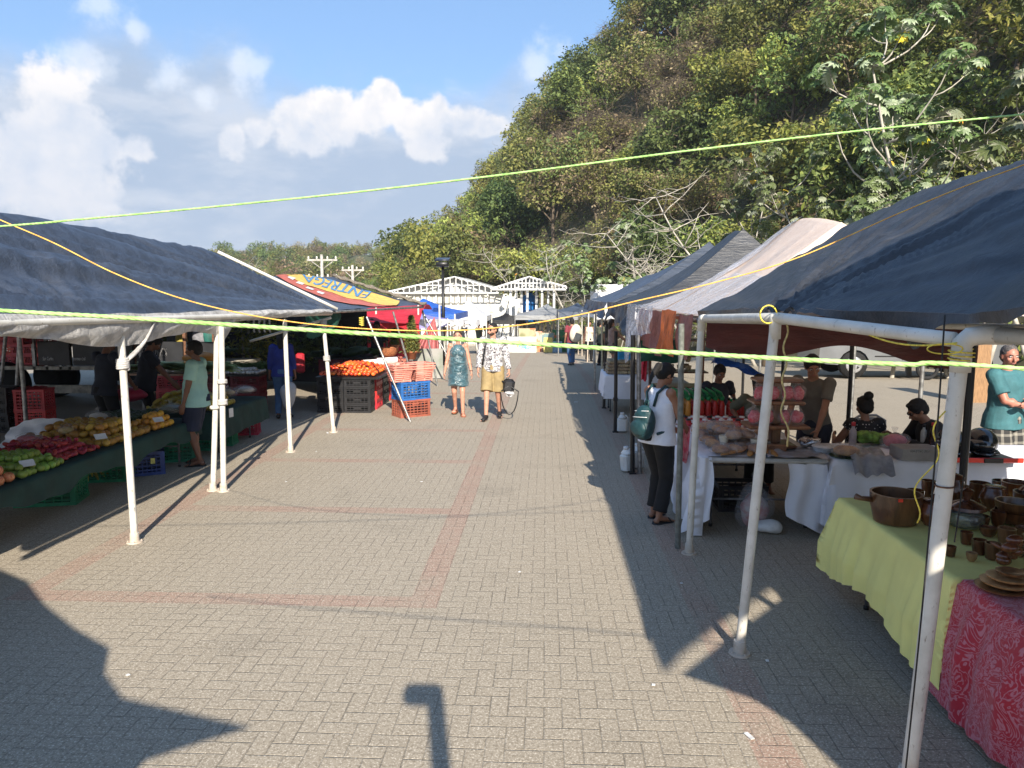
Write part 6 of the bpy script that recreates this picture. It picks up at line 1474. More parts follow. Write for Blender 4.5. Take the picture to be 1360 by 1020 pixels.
# plantains under the table
def banana_bunch(px,py):
    p=G(px,py); r=thing('plantain_bunch','bunch of green yellow plantains on the ground under the fruit table','plantains',(p.x,p.y,0))
    for k in range(13):
        a=-.9+k*.15; b=MB(); b.tube([V(p.x+.30*t*math.cos(a)*.9-.05,p.y+.25*math.sin(a)*t+.02*(k%3),.12+.13*math.sin(t*2.6)+.05*(k%3)-.13*t) for t in [i/7 for i in range(8)]],[.012,.022,.026,.027,.026,.024,.018,.008],7); b.build('plantain',fruitmat('plantain_skin',(.24,.30,.04),(.34,.32,.06)) ,r)
banana_bunch(118,640)
crate((*G(70,666)[:2],0),.25,PL_GREEN,'dark green crate on the ground under the near part of the fruit table',w=.62,d=.42,h=.26)
crate((*G(148,636)[:2],0),.2,PL_GREEN,'dark teal crate behind the plantains under the fruit table',w=.5,d=.36,h=.22); crate((*G(196,627)[:2],0),.5,PL_DBLUE,'dark blue crate with yellow tag under the far end of the fruit table',w=.42,d=.42,h=.30)
q=G(196,627); b=MB(); b.box(V(q.x+.2,q.y-.22,.2),(.05,.004,.07),.5); tag(b.build('yellow_tag',mat('yellow_tag',(.8,.75,.2),.6),smooth=False),'yellow tag tied on the dark blue crate','tag')
crate((*G(240,610)[:2],0),.3,PL_GREEN,'green crate holding limes beside the feet of the man in mint',w=.46,d=.36,h=.28)
q=G(240,610); heap('pear',F_LIME,.035,wq(q.x-.19,q.x+.19,q.y-.13,q.y+.13),.24,1,'bright lime in the green crate on the ground','limes in the green crate','lime')
crate((*G(330,576)[:2],0),.2,PL_RED,'single bright red crate on the ground under the second fruit table',w=.36,d=.3,h=.24); crate((*G(300,590)[:2],0),.1,PL_GREEN,'dark green crate left of the single red crate',w=.3,d=.3,h=.32)
crate((*G(272,596)[:2],0),.1,PL_GREEN,'dark green crate half hidden by the man in mint',w=.36,d=.3,h=.34)
# stacked crates behind the fruit
stack(49,571,2,PL_RED,['lower of two red crates by the grey tent leg','upper of two red crates by the grey tent leg'],.12,None,w=.50,d=.36,h=.36,rows=5); g_=G(49,571)
b=MB(); P=[g_+V(lerp(-.22,.2,i/12),lerp(-.16,.16,j/8),.72+.05*abs(noise.noise(Vector((i*.6,j*.6,0))))) for i in range(13) for j in range(9)]; b.quadgrid(P,13,9); tag(b.build('red_bag',T_RED),'crumpled red bag on top of the two red crates','bag')
stack(2,572,5,PL_BLACK,'black plastic crate in the tall stack at the left edge',.0,'black crates stacked at the left edge',w=.56,d=.4,h=.16,rows=2); stack(-26,566,5,PL_BLACK,'black plastic crate in the second tall stack at the left edge',.0,'black crates in the outer left stack',w=.5,d=.4,h=.16,rows=2)
stack(236,573,4,PL_RED,['bottom red crate under the leafy maize','second red crate under the leafy maize','third red crate under the leafy maize','top red crate under the leafy maize'],.08,None,w=.5,d=.36,h=.25,rows=4)
LEAFV=mat('pale_green_leaf',(.62,.68,.30),.6,.45,9,col2=(.26,.38,.10)); LEAFD=mat('herb_green',(.05,.12,.03),.7,.5,12,col2=(.12,.2,.04))
q=G(236,573)
def leafbundle(x,y,z,L_,n,m,lab,grp,rz=0,name='vegetable_bundle',wid=.05):
    b=MB()
    for i in range(n):
        a=rs.uniform(-.25,.25); o=V(rs.uniform(-.12,.12),rs.uniform(-.10,.10),rs.uniform(0,.09)); d=V(math.cos(a),math.sin(a),rs.uniform(-.15,.25)); s=V(-math.sin(a),math.cos(a),0)*wid*rs.uniform(.5,1.2); p0=o-d*L_/2; k=len(b.v); up=V(0,0,.02)
        b.v+=[p0-s*.4,p0+s*.4,p0+d*L_*.5+s+up,p0+d*L_*.5-s+up,p0+d*L_*.85-s*.7,p0+d*L_*.85+s*.7,p0+d*L_+V(0,0,-.03)]; b.f+=[(k,k+1,k+2,k+3),(k+3,k+2,k+5,k+4),(k+4,k+5,k+6)]; b.m+=[0]*3
    o=b.build(name,m,smooth=False); o.location=(x,y,z); o.rotation_euler=(0,0,rz); tag(o,lab,'vegetables',grp)
for i in range(9): leafbundle(q.x-.55+.18*i*.9,q.y-.05+.08*(i%3),1.02+.04*(i%2),.55,46,LEAFV,'bundle of pale green maize leaves on the red crate stack','maize leaf bundles on the red crates',rs.uniform(-.3,.3),name='maize_bundle')
b=MB(); b.box(V(q.x-.05,q.y,.985),(1.25,.5,.03)); tag(b.build('board',W_SHELF,smooth=False),'plank lying on the red crate stack under the maize','plank')
b=MB(); lump(b,V(q.x+.25,q.y+.35,1.2),(.30,.18,.13),amp=.3,seed=3,fr=12); tag(b.build('orange_bag',mat('orange_bag_plastic',(.62,.24,.02),.5,.2,5)),'dull orange bag behind the maize leaves','bag')
b=MB(); lump(b,V(-6.15,10.6,.80),(.28,.2,.10),amp=.2,seed=9,fr=12); tag(b.build('pink_bag',mat('pink_red_bag',(.55,.03,.08),.5,.2,5)),'pinkish red bag behind the yellow mangoes','bag')
# inner tables in the shade
def bench(x0,x1,y0,y1,z,goods,lab,skirt=None,cratem=PL_MAROON,name='vegetable_table'):
    r=thing(name,lab,'table',((x0+x1)/2,(y0+y1)/2,0)); b=MB(); b.box(V((x0+x1)/2,(y0+y1)/2,z-.02),(x1-x0,y1-y0,.04)); b.build('tabletop',P_BLACK,r,smooth=False)
    return r
x0,x1,yy=-6.6,-5.35,14.0
bench(x0,x1,yy-.5,yy+.5,.80,None,'dark board of garlic on maroon crates under the navy tarp')
for i in range(2):
    for k in range(4): crate((x0+.33+.6*i,yy-.2,k*.19),0,PL_MAROON,'maroon crate carrying the garlic board','maroon crates under the garlic',w=.56,d=.4,h=.2,rows=3)
heap('ball',F_GAR,.030,wq(x0+.03,x1-.03,yy-.48,yy+.0),.80,2,'garlic bulb in the pale heap on the maroon crates','garlic on the dark board','garlic',limit=280)
for i in range(7): leafbundle(x0+.1+.18*i,yy+.25,.84,.5,40,LEAFD,'bunch of dark green herbs behind the garlic','herb bunches behind the garlic',rs.uniform(0,3),wid=.03)
bench(-5.3,-4.0,16.6,18.2,.85,None,'dark table of green produce at the back of the banner tent'); 
for i in range(9): leafbundle(-5.2+.14*i,16.9+.3*(i%3),.88+.05*(i%2),.4,50,LEAFD,'leafy green bunch on the table at the back of the banner tent','leafy bunches at the back of the banner tent',rs.uniform(0,3),wid=.05)
for i in range(2):
    for k in range(4): crate((-4.9+.6*i,16.8,k*.2),0,PL_MAROON,'maroon crate below the leafy bunches','maroon crates below the leafy bunches',w=.56,d=.4,h=.2,rows=3)
bench(-9.6,-7.2,17.2,18.6,.85,None,'dark side table deep in the shade of the left tent')
for i in range(12): leafbundle(-9.4+.19*i,17.4+.2*(i%3),.88,.5,36,LEAFV if i%3 else LEAFD,'bunch of greens on the side table deep in the shade','greens on the shaded side table',rs.uniform(0,3))
# tomato table
T0=G(424,551); T1=G(471,551)
rt=bench(-4.45,-3.2,14.0,17.6,.70,None,'black board of tomatoes and roots on crate stacks beside the leaning steel pole')
for i in range(2):
    for k in range(4): crate((-4.17+.53*i,14.22,k*.166),0,PL_BLACK,'black crate in the front of the tomato table','black crates under the tomatoes',w=.52,d=.38,h=.17,rows=2)
for j,(m_,nm) in enumerate(((PL_RED,'red'),(PL_BLACK,'black'),(PL_RED,'red'),(PL_BLACK,'black'))):
    for k in range(4): crate((-3.55,14.75+.62*j,k*.166),math.pi/2,m_,nm+' crate in the '+('first','second','third','fourth')[j]+' side stack from the front of the tomato table',nm+' crates in the '+('first','second','third','fourth')[j]+' side stack',w=.54,d=.38,h=.17,rows=2)
heap('tomato',F_TOM,.043,wq(-4.4,-3.3,14.05,15.5),.70,3,'ripe red tomato in the large heap','tomatoes on the black board','tomato',limit=230,mound=.16)
heap('ball',F_GAR,.04,wq(-3.9,-3.25,15.6,16.3),.70,2,'pale onion beside the tomatoes','pale onions beside the tomatoes','onion'); heap('pear',F_PINK,.04,wq(-4.0,-3.25,16.4,17.5),.70,3,'reddish sweet root beyond the onions','reddish roots beyond the onions','root_vegetable'); heap('tomato',F_TOM,.04,wq(-4.4,-3.98,15.55,16.4),.70,3,'darker tomato behind the main heap','darker tomatoes','tomato',limit=60)
for (x,y,lab) in ((-3.55,16.35,'white plastic roll across the roots'),(-3.75,15.85,'white plastic roll beside the onions')): b=MB(); b.cone(V(x-.22,y,.80),V(x+.22,y+.1,.82),.07,.07,16); tag(b.build('plastic_roll',LABW,auto=40),lab,'roll')
# crates in the lane: brown, blue, pairs of salmon baskets
q=G(541,555); q=V(q.x+.02,q.y+.28,0); rz=.62
crate((q.x,q.y,0),rz,PL_BROWN,'brown slatted crate at the bottom of the stack in the lane',w=.62,d=.42,h=.33,rows=5,cols=7); crate((q.x,q.y,.325),rz+.03,PL_BLUE,'bright blue crate in the middle of the stack in the lane',w=.62,d=.42,h=.34,rows=5,cols=7)
def tub(x,y,z,rz,lab,n=3):
    b=MB(); w0,w1=.15,.19; M=Matrix.Rotation(rz,3,'Z')
    for k in range(n):
        z0=z+.045*k
        for (ax,bx_,zz0,zz1) in ((w0,w1,0,.24),):
            for i in range(4):
                a=i*math.pi/2; c,s=math.cos(a),math.sin(a); R4=Matrix.Rotation(a,3,'Z')
                for t in range(6 if k==0 else 2):
                    f0=t/6 if k==0 else .6+t*.2; rr=lerp(w0,w1,f0); b.box(V(x,y,z0+.02+.22*f0)+M@(R4@V(rr,0,0)),(.01,rr*2,.022),M@R4)
                b.box(V(x,y,z0+.235)+M@(R4@V(w1+.01,0,0)),(.03,w1*2+.04,.02),M@R4)
                b.box(V(x,y,z0+.12)+M@(R4@V(.168,.0,0)),(.008,.025,.23),M@R4); b.box(V(x,y,z0+.12)+M@(R4@V(.166,.145,0)),(.02,.03,.24),M@R4)
        b.box(V(x,y,z0+.01),(w0*2,w0*2,.014),M)
    return tag(b.build('basket_stack',PL_PINK,smooth=False),lab,'baskets')
tub(q.x-.19,q.y-.10,.665,rz,'left salmon pink nested baskets on the blue crate'); tub(q.x+.17,q.y+.14,.665,rz,'right salmon pink nested baskets on the blue crate')
# potted conifers and basket on the tomato row
def conifer(px,py,z0,Y,H_,lab,pot_=True):
    a=QY(px,py,Y); r=thing('potted_conifer',lab,'plant',(a.x,Y,a.z)); b=MB(); b.lathe([(.09,0),(.12,.16),(.13,.16),(.13,.19),(.11,.19),(0,.17)],a,16); b.build('pot',mat('terracotta',(.50,.17,.08),.8),r); lb=LB()
    for _ in range(1500):
        t=rv.random(); rr=.26*H_*(1-t)**.8*rv.uniform(.4,1); an=rv.uniform(0,6.28); lb.leaf((a.x+rr*math.cos(an),a.y+rr*math.sin(an),a.z+.15+t*H_),.09,.03,rv.choice((0,0,1)),droop=rv.uniform(.2,.95))
    o=bpy.data.objects.new('foliage',lb.mesh('foliage',[LF_MID,LF_YEL])); COL.objects.link(o); o.parent=r; o.location=-Vector(r.location); return r
conifer(547,477,0,17.4,.85,'tall conifer in terracotta pot beside the leaning pole'); conifer(524,468,0,17.8,.40,'smaller round conifer left of the tall one')
q=QY(516,473,16.9); lathe_thing('woven_basket','brown woven basket held by the vendor behind the tomatoes',bowl(.22,.22,.02),0,0,q.z-.02,mat('brown_weave',(.36,.13,.05),.8,.4,30,bmp=.6),loc=(q.x,q.y),cat='basket')
for px,py in ((560,470),(566,476)): pass
# ---------------- stake truck parked behind the left stall
st=thing('stake_truck','dark stake bed truck with phone number lettering behind the left fruit stall','truck',(-8,14.5,0)); Y=14.3
def tq(px,py,yy=Y): return QY(px,py,yy)
bedz=tq(60,489).z; xl=tq(-160,489).x; xr=tq(292,489).x
b=MB(); b.box(V((xl+xr)/2,Y+1.05,bedz),(xr-xl,2.1,.07)); b.build('bed',mat('worn_cream_beam',(.50,.46,.38),.7,.4,6),st,smooth=False)
b=MB(); b.box(V(lerp(xl,xr,.62),Y+.02,bedz-.42),(2.3,.10,.16)); b.build('side_rail',_mc['worn_cream_beam'],st,smooth=False)
DKP=mat('dark_truck_panel',(.020,.021,.024),.45,.3,4)
for (p0,p1) in ((52,96),(98,180),(182,246),(248,292)):
    a=tq(p0,482); c=tq(p1,482); b=MB(); b.bbox(V((a.x+c.x)/2,Y-.02,bedz+.30),(c.x-a.x-.03,.05,.48),.01); b.build('side_board',DKP,st,smooth=False)
for px in (45,62,80,92,141,180,214,246,285):
    a=tq(px,482); b=MB(); b.box(V(a.x,Y+.03,bedz+.62),(.06,.06,1.3)); b.build('stake',P_STEEL if px<150 else RUST,st,smooth=False)
for zz in (.85,1.15): b=MB(); b.box(V((xl+xr)/2,Y+.06,bedz+zz),(xr-xl,.04,.06)); b.build('rail',DKP,st,smooth=False)
def ftx(pxa,pxb,pya,pyb,yy): 
    A_=QY(pxa,pyb,yy); B_=QY(pxb,pya,yy)
    return lambda x,y:V(lerp(A_.x,B_.x,x),yy,lerp(A_.z,B_.z,y))
lettering('8536-2645',ftx(184,221,462.5,473,Y-.05),mat('faded_white_lettering',(.72,.72,.72),.6),st,bold=.004)
lettering('San Carlos',ftx(57,71,474,478.5,Y-.05),_mc['faded_white_lettering'],st)
lettering('comercial',ftx(97,113,474,478.5,Y-.05),_mc['faded_white_lettering'],st)
b=MB(); a=tq(178,470); b.tube([V(a.x+.06*math.cos(t),Y-.05,a.z+.06*math.sin(t)) for t in [i*.4 for i in range(17)]],.012,5); b.build('phone_emblem',mat('emblem_green',(.2,.5,.3),.6),st)
for x in (lerp(xl,xr,.35),lerp(xl,xr,.83)):
    for yy in (Y+.2,Y+1.8): b=MB(); b.cone(V(x,yy-.14,.46),V(x,yy+.14,.46),.46,.46,24); b.build('wheel',mat('tyre_rubber',(.015,.015,.015),.85,.2,20),st)
b=MB(); b.bbox(V(xl-.9,Y+1.05,1.25),(1.7,2.0,1.8),.2); b.build('cab',DKP,st)
for i in range(3):
    for k in range(4): crate((tq(2+15*i,470).x,Y+.45,bedz+.04+k*.2),.0,PL_RED,'red crate loaded in the stake truck at the left edge','red crates on the stake truck',w=.5,d=.36,h=.2,rows=3)
q=tq(30,470)
for i in range(5): crate((q.x+.1+.02*i,Y-.35+.06*i,bedz+.50+.12*i*.8),.2,PL_RED,'red crate tilted in the leaning row on the truck side','tilted red crates on the truck side',w=.5,d=.36,h=.14,rows=2)
# dolls / produce bags hung in the truck
for px,c_ in ((66,(.5,.12,.12)),(76,(.35,.33,.3)),(95,(.55,.38,.2)),(104,(.6,.42,.25)),(110,(.6,.05,.06)),(126,(.10,.12,.03)),(148,(.14,.16,.05)),(200,(.08,.1,.03)),(232,(.35,.28,.05)),(255,(.2,.2,.22)),(270,(.02,.12,.10))):
    a=tq(px,446); b=MB(); lump(b,V(a.x,Y+.3,a.z-.08),(.13,.10,.2),amp=.3,seed=px,fr=10,nu=12,nv=9); tag(b.build('hanging_sack',mat('sack_%d'%px,c_,.7,.3,8)),'produce sack hanging in the stake truck','sack','sacks hanging in the stake truck')
# hung chain garlands at the back (tinsel in second tent)
for i,px in enumerate((337,344,351,358)):
    a=QY(px,424,15.5); b=MB(); b.tube([a+V(.015*math.sin(t*3),.0,-.04*t) for t in range(8)],.02,6); tag(b.build('hanging_garland',LABW),'pale garland hanging at the back of the left tent','garland','pale garlands at the back of the left tent')
lb=LB(); a=QY(340,452,17.5)
for _ in range(900): lb.leaf((a.x+rv.gauss(0,.35),a.y+rv.gauss(0,.2),a.z+rv.gauss(0,.28)),.12,.05,rv.choice((0,1)))
o=bpy.data.objects.new('leafy_bush',lb.mesh('leafy_bush',[LF_YEL,LF_MID])); COL.objects.link(o); tag(o,'sunlit yellow green bush seen through the back of the left tent','bush')
for px,py,sz in ((290,480,.5),(372,470,.5),(405,462,.6),(455,452,.7)):
    a=QY(px,py,18.3); lb=LB()
    for _ in range(500): lb.leaf((a.x+rv.gauss(0,.5),a.y+rv.gauss(0,.25),a.z+rv.gauss(0,.18)),.14,.06,0)
    o=bpy.data.objects.new('stacked_greens',lb.mesh('stacked_greens',[LF_DARK])); COL.objects.link(o); tag(o,'dark mound of greens heaped in the shade behind the left stalls','greens',kind='stuff')
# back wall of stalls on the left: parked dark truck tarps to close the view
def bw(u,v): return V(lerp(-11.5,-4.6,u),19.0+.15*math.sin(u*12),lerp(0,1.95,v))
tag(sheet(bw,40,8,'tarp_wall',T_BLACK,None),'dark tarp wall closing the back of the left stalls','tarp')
# ---------------- silver pickup behind the right tents
SIL=mat('silver_car_paint',(.22,.23,.24),.38,.08,1,metal=.6,coat=.6); GLS=mat('dark_car_glass',(.02,.025,.03),.05,.1,1)
pk=thing('pickup_truck','silver pickup parked broadside behind the nearest right tent','pickup',(10,21.5,0)); Yp=20.6
XA=QY(1088,470,Yp).x; Lx=5.2
outline=[(0,.45),(.02,.95),(.25,1.02),(1.25,1.12),(1.75,1.62),(3.1,1.66),(3.3,1.14),(5.15,1.12),(5.2,.5),(4.65,.42)]
wa=lambda cx:[(cx+.42*math.cos(t),.36+.42*math.sin(t)) for t in [i*math.pi/8 for i in range(9)]]
pts=outline[:-1]+[(5.1,.40)]+wa(4.25)+[(3.5,.34),(1.6,.34)]+wa(.95)+[(.2,.38)]
b=MB(); b.prism([(x,z) for x,z in pts],V(XA,Yp+1.75,0),V(1,0,0),V(0,0,1),1.75); b.build('body',SIL,pk,smooth=False)
for x0_,x1_ in ((1.42,2.2),(2.28,3.12)):
    b=MB(); b.prism([(x0_+(.30 if x0_<2 else 0),1.55),(x1_,1.57),(x1_+(.08 if x1_>3 else 0),1.15),(x0_,1.13)],V(XA,Yp-.003,0),V(1,0,0),V(0,0,1),.012); b.build('window',GLS,pk,smooth=False)
for cx in (.95,4.25):
    for yy in (Yp-.01,Yp+1.55):
        w_=None; b=MB(); b.cone(V(XA+cx,yy,.36),V(XA+cx,yy+.22,.36),.36,.36,28); tyre=b.build('wheel',_mc['tyre_rubber'],pk)
        if yy<Yp+1:
            b=MB(); b.cone(V(XA+cx,yy-.012,.36),V(XA+cx,yy-.002,.36),.21,.23,24); b.build('rim',mat('wheel_rim',(.55,.56,.58),.3,metal=.7),tyre)
            for k in range(5): a_=k*2*math.pi/5; b=MB(); c_=V(XA+cx+.12*math.cos(a_+.63),yy-.02,.36+.12*math.sin(a_+.63)); b.cone(c_,c_+V(0,.012,0),.05,.05,3); b.build('rim_gap',P_BLACK,tyre)
b=MB(); b.box(V(XA+2.24,Yp-.004,.8),(.012,.01,.62)); b.build('door_seam',P_BLACK,pk,smooth=False); b=MB(); b.box(V(XA+2.5,Yp-.006,.60),(2.0,.02,.03)); b.build('side_trim',P_BLACK,pk,smooth=False)
b=MB(); b.bbox(V(XA+2.05,Yp-.02,1.02),(.14,.03,.03),.008); b.build('door_handle',SIL,pk); b=MB(); b.bbox(V(XA+1.45,Yp-.1,1.22),(.12,.18,.14),.03); b.build('mirror',P_BLACK,pk)
b=MB(); b.bbox(V(XA-.01,Yp+.25,.86),(.06,.35,.14),.02); b.build('headlight',LABW,pk)
# stalls beyond (right back): brown board, small stands
b=MB(); q=QY(1300,468,16); b.box(V(q.x,16,.75),(.5,.04,1.5)); tag(b.build('brown_panel',mat('slatted_brown',(.30,.17,.08),.7,.3,8,stretch=(14,1,1)),smooth=False),'brown slatted panel standing behind the man in teal','panel')
r=thing('motorbike','parked motorbike partly hidden behind the thick pole','motorbike',(0,0,0)); q=G(1262,505); r.location=(q.x,q.y,0)
for dx in (-.62,.62): b=MB(); b.tube([V(q.x+dx+.26*math.cos(a),q.y,.30+.26*math.sin(a)) for a in [i*.3 for i in range(22)]],.05,8); b.build('wheel',_mc['tyre_rubber'],r)
b=MB(); b.tube([V(q.x-.62,q.y,.3),V(q.x-.45,q.y,.85),V(q.x-.3,q.y,.98)],.035,8); b.ball(V(q.x-.12,q.y,.75),(.28,.13,.14)); b.ball(V(q.x+.1,q.y,.42),(.25,.14,.2)); b.build('frame',HEL,r); b=MB(); b.ball(V(q.x+.35,q.y,.78),(.38,.13,.07)); b.build('seat',P_BLACK,r)
# small litter on the paving
LIT=mat('litter_white',(.7,.7,.68),.6)
for i,(px,py,L_) in enumerate(((995,978,.06),(868,910,.02),(1019,878,.025),(765,534,.08),(170,897,.02),(435,575,.10),(560,640,.03),(420,600,.02),(690,760,.02),(905,775,.02),(300,560,.02),(380,640,.02))):
    p=G(px,py,.004); b=MB(); b.box(V(0,0,.003),(L_,.015+L_*.15,.004),rs.uniform(0,3)); o=b.build('paper_scrap',LIT,smooth=False); o.location=p; tag(o,'tiny scrap of white litter on the paving','litter','scraps of litter on the paving')
# ================================================================ people
def skinmat(name,c): 
    m,nt,b=newmat(name); oc=nt.obj(); f=nt.noise(9,4,.6,oc)
    nt.l.new(nt.mix(nt.ss(f,.35,.7),c,tuple(x*k for x,k in zip(c,(.88,.80,.76)))),b.inputs['Base Color']); b.inputs['Roughness'].default_value=.5; b.inputs['Subsurface Weight'].default_value=.08; b.inputs['Subsurface Radius'].default_value=(.02,.008,.005); bump(nt,b,nt.noise(140,2,.5,oc),.08,.002); return m
SK_LIGHT=skinmat('light_skin',(.55,.29,.20)); SK_TAN=skinmat('tanned_skin',(.34,.17,.10)); SK_BROWN=skinmat('brown_skin',(.20,.095,.055)); SK_RED=skinmat('sunburnt_skin',(.46,.20,.14))
HAIR=mat('black_hair',(.007,.006,.0055),.75,.4,60,bmp=.8,bscale=160,stretch=(1,1,.2)); HAIRB=mat('brown_hair',(.05,.028,.016),.5,.4,60,bmp=.8,bscale=160,stretch=(1,1,.2)); HAIRG=mat('grey_hair',(.10,.09,.085),.6,.5,60,bmp=.6,bscale=200)
EYEW=mat('eye_white',(.6,.58,.55),.3); LIPS=mat('lip_skin',(.36,.12,.09),.5); BROW=HAIR
def remesh(b,name,m,vox,parent,smooth=2,fold=0.0,seed=0,fr=7.0):
    me=b.mesh(name,m,True,origin_of(parent)); o=bpy.data.objects.new(name,me)
    md=o.modifiers.new('r','REMESH'); md.mode='VOXEL'; md.voxel_size=vox; md.use_smooth_shade=True
    if smooth: s=o.modifiers.new('s','SMOOTH'); s.iterations=smooth; s.factor=.5
    nm=evaluated_mesh(o); COL.objects.link(o); o.modifiers.clear(); o.data=nm; bpy.data.meshes.remove(me)
    nm.materials.clear(); nm.materials.append(m); nm.name=name
    if fold:
        vn=[(v.co.copy(),v.normal.copy()) for v in nm.vertices]; out=[]
        for c,n_ in vn:
            k=noise.noise(Vector((c.x*fr+seed,c.y*fr,c.z*fr*1.6)))+.5*noise.noise(Vector((c.x*fr*2.3,c.y*fr*2.3+seed,c.z*fr*3)))
            out.extend(c+n_*(fold*k))
        nm.vertices.foreach_set('co',out)
    nm.polygons.foreach_set('use_smooth',[True]*len(nm.polygons)); nm.update(); o.parent=parent; return o
def ik(p0,p2,l1,l2,pole_):
    d=p2-p0; L=min(d.length,(l1+l2)*.999); dn=d.normalized(); a=math.acos(max(-1,min(1,(l1*l1+L*L-l2*l2)/(2*l1*L)))); pv=(pole_-dn*pole_.dot(dn)).normalized()
    return p0+dn*l1*math.cos(a)+pv*l1*math.sin(a), p0+dn*L
def person(loc,head_deg,label,H_=1.7,vox=.011,skin=SK_TAN,sex='m',lean=0.0,side=0.0,hipz=None,ankles=None,wrists=None,elb=None,knee_dir=None,turn=0.0,nod=0.0,hair='short',hairm=None,top=None,bottom=None,shoes=None,weight=1.0,grip=(False,False),glasses=None,beard=False,tors_tw=0.0,topfold=.006):
    """local frame: +y faces forward, +x is the person's RIGHT-hand side mirrored to screen; heading rotates it."""
    s=H_/1.7; root=thing('person',label,'person',(loc[0],loc[1],loc[2] if len(loc)>2 else gz(loc[1]))); W=Matrix.Translation(Vector(root.location))@Matrix.Rotation(R(head_deg),4,'Z')@Matrix.Scale(s,4)
    hz_=(.93 if hipz is None else hipz); hip=V(0,0,hz_); wd=weight; fem=sex=='f'
    T=Matrix.Translation(hip)@Matrix.Rotation(side,4,'Y')@Matrix.Rotation(-lean,4,'X')@Matrix.Rotation(tors_tw,4,'Z')
    def U(x,y,z): return T@V(x,y,z-.93)     # upper body point given in standing coordinates
    UR=T.to_3x3()
    sw=.175 if not fem else .155
    sh_={1:U(sw,-.01,1.405),-1:U(-sw,-.01,1.405)}; neck0=U(0,-.015,1.42); neck1=U(0,.012,1.525)
    HM=T@Matrix.Translation(V(0,.012,1.515-.93))@Matrix.Rotation(turn,4,'Z')@Matrix.Rotation(-nod,4,'X'); HR=HM.to_3x3()
    def hd(x,y,z): return HM@V(x,y,z)
    hj={1:hip+V(.088,0,-.02),-1:hip+V(-.088,0,-.02)}
    ank=ankles or {1:V(.10,0,.08),-1:V(-.10,0,.08)}; kd=knee_dir or V(0,1,0)
    wr_=wrists or {1:V(.25,.03,.86),-1:V(-.25,.03,.86)}; ed=elb or {1:V(.4,-1,-.1),-1:V(-.4,-1,-.1)}
    kn={};el={}; 
    for q in (1,-1):
        kn[q],ank[q]=ik(hj[q],ank[q],.43,.42,kd if not isinstance(kd,dict) else kd[q]); el[q],wr_[q]=ik(sh_[q],wr_[q],.285,.25,ed[q])
    b=MB()
    # torso
    b.ball(U(0,.0,1.27),(.150*wd if not fem else .135*wd,.102*wd,.175),20,14,UR); b.ball(U(0,.012*wd,1.07),(.140*wd,.105*wd**1.5,.16),20,14,UR); b.ball(U(0,-.01,.95),(.158*wd,.118*wd,.12),20,14,UR)
    b.ball(U(0,-.012,1.385),(.15,.07,.06),16,10,UR)
    if fem: [b.ball(U(q*.07,.085,1.25),(.062,.055,.065),12,9,UR) for q in (1,-1)]
    b.caps(neck0,neck1,.058 if not fem else .048,.052 if not fem else .044,12)
    # head
    b.ball(hd(0,-.008,.105),(.074,.092,.088),20,14,HR); b.ball(hd(0,.022,.055),(.058,.066,.068),18,12,HR); b.ball(hd(0,.045,.012),(.032,.035,.022),12,8,HR)
    b.cone(hd(0,.088,.092),hd(0,.112,.052),.008,.014,10); b.ball(hd(0,.108,.052),(.016,.014,.011),10,8,HR); b.ball(hd(0,.080,.112),(.045,.014,.010),12,8,HR)
    b.ball(hd(0,.086,.026),(.024,.012,.010),10,8,HR)
    for q in (1,-1): b.ball(hd(q*.075,-.008,.075),(.009,.019,.031),10,8,HR); b.ball(hd(q*.04,.066,.062),(.022,.018,.018),10,8,HR)
    hands={}
    for q in (1,-1):
        b.ball(sh_[q],(.056*wd**.5,.055,.056),14,10); b.caps(sh_[q],el[q],.050*wd**.7 if not fem else .044*wd,.038*wd**.5,12); b.caps(el[q],wr_[q],.039,.025,12); m_=el[q].lerp(wr_[q],.28); b.ball(m_,(.040,.040,.05),12,8)
        # hand
        d=(wr_[q]-el[q]).normalized(); up=V(0,1,0) if abs(d.y)<.8 else V(0,0,1); xw=d.cross(V(-q,0,0)); 
        if xw.length<.1: xw=d.cross(V(0,1,0))
        xw.normalize()                      # across the palm, thumb side (forward)
        if xw.y<0 : xw=-xw
        pn=d.cross(xw).normalized(); 
        inw=V(-q,0,0)
        if pn.dot(inw)<0: pn=-pn            # palm faces the body
        M3=Matrix((xw,pn,d)).transposed(); pc=wr_[q]+d*.05; b.ball(pc,(.040,.017,.052),14,10,M3); b.ball(wr_[q]+d*.02,(.030,.02,.035),12,8,M3); curl=1.0 if grip[0 if q==1 else 1] else .28
        for k in range(4):
            base=wr_[q]+d*.088+xw*(.030-.020*k); l=(.040,.046,.043,.034)[k]; dd=d; p=base-d*.012; rr=.0095
            for sg in range(3):
                ang=curl*(.55 if sg==0 else 1.25)
                dd=(dd*math.cos(ang)+pn*math.sin(ang)).normalized(); nn=dd.cross(xw) ; p2=p+dd*l*(1,.62,.5)[sg]; b.caps(p,p2,rr,rr*.92,8); rr*=.92; p=p2
                pn2=xw.cross(dd); pnn=pn2 if pn2.dot(pn)>0 else -pn2
                # rotate bending plane progressively
                dcur=dd; pn_l=pnn
                if sg<2: 
                    ang2=curl*.9; dd=(dd*math.cos(ang2*.5)+pn_l*math.sin(ang2*.5)).normalized()
        tb_=wr_[q]+d*.03+xw*.026; td=(d*.7+xw*.65+pn*.35*(1+curl)).normalized(); t2=tb_+td*.042; b.caps(tb_,t2,.013,.011,8); td=(d*.9+xw*.1+pn*.5*(1+curl)).normalized(); b.caps(t2,t2+td*.032,.0105,.009,8)
        hands[q]=W@(wr_[q]+d*.085+pn*.02)
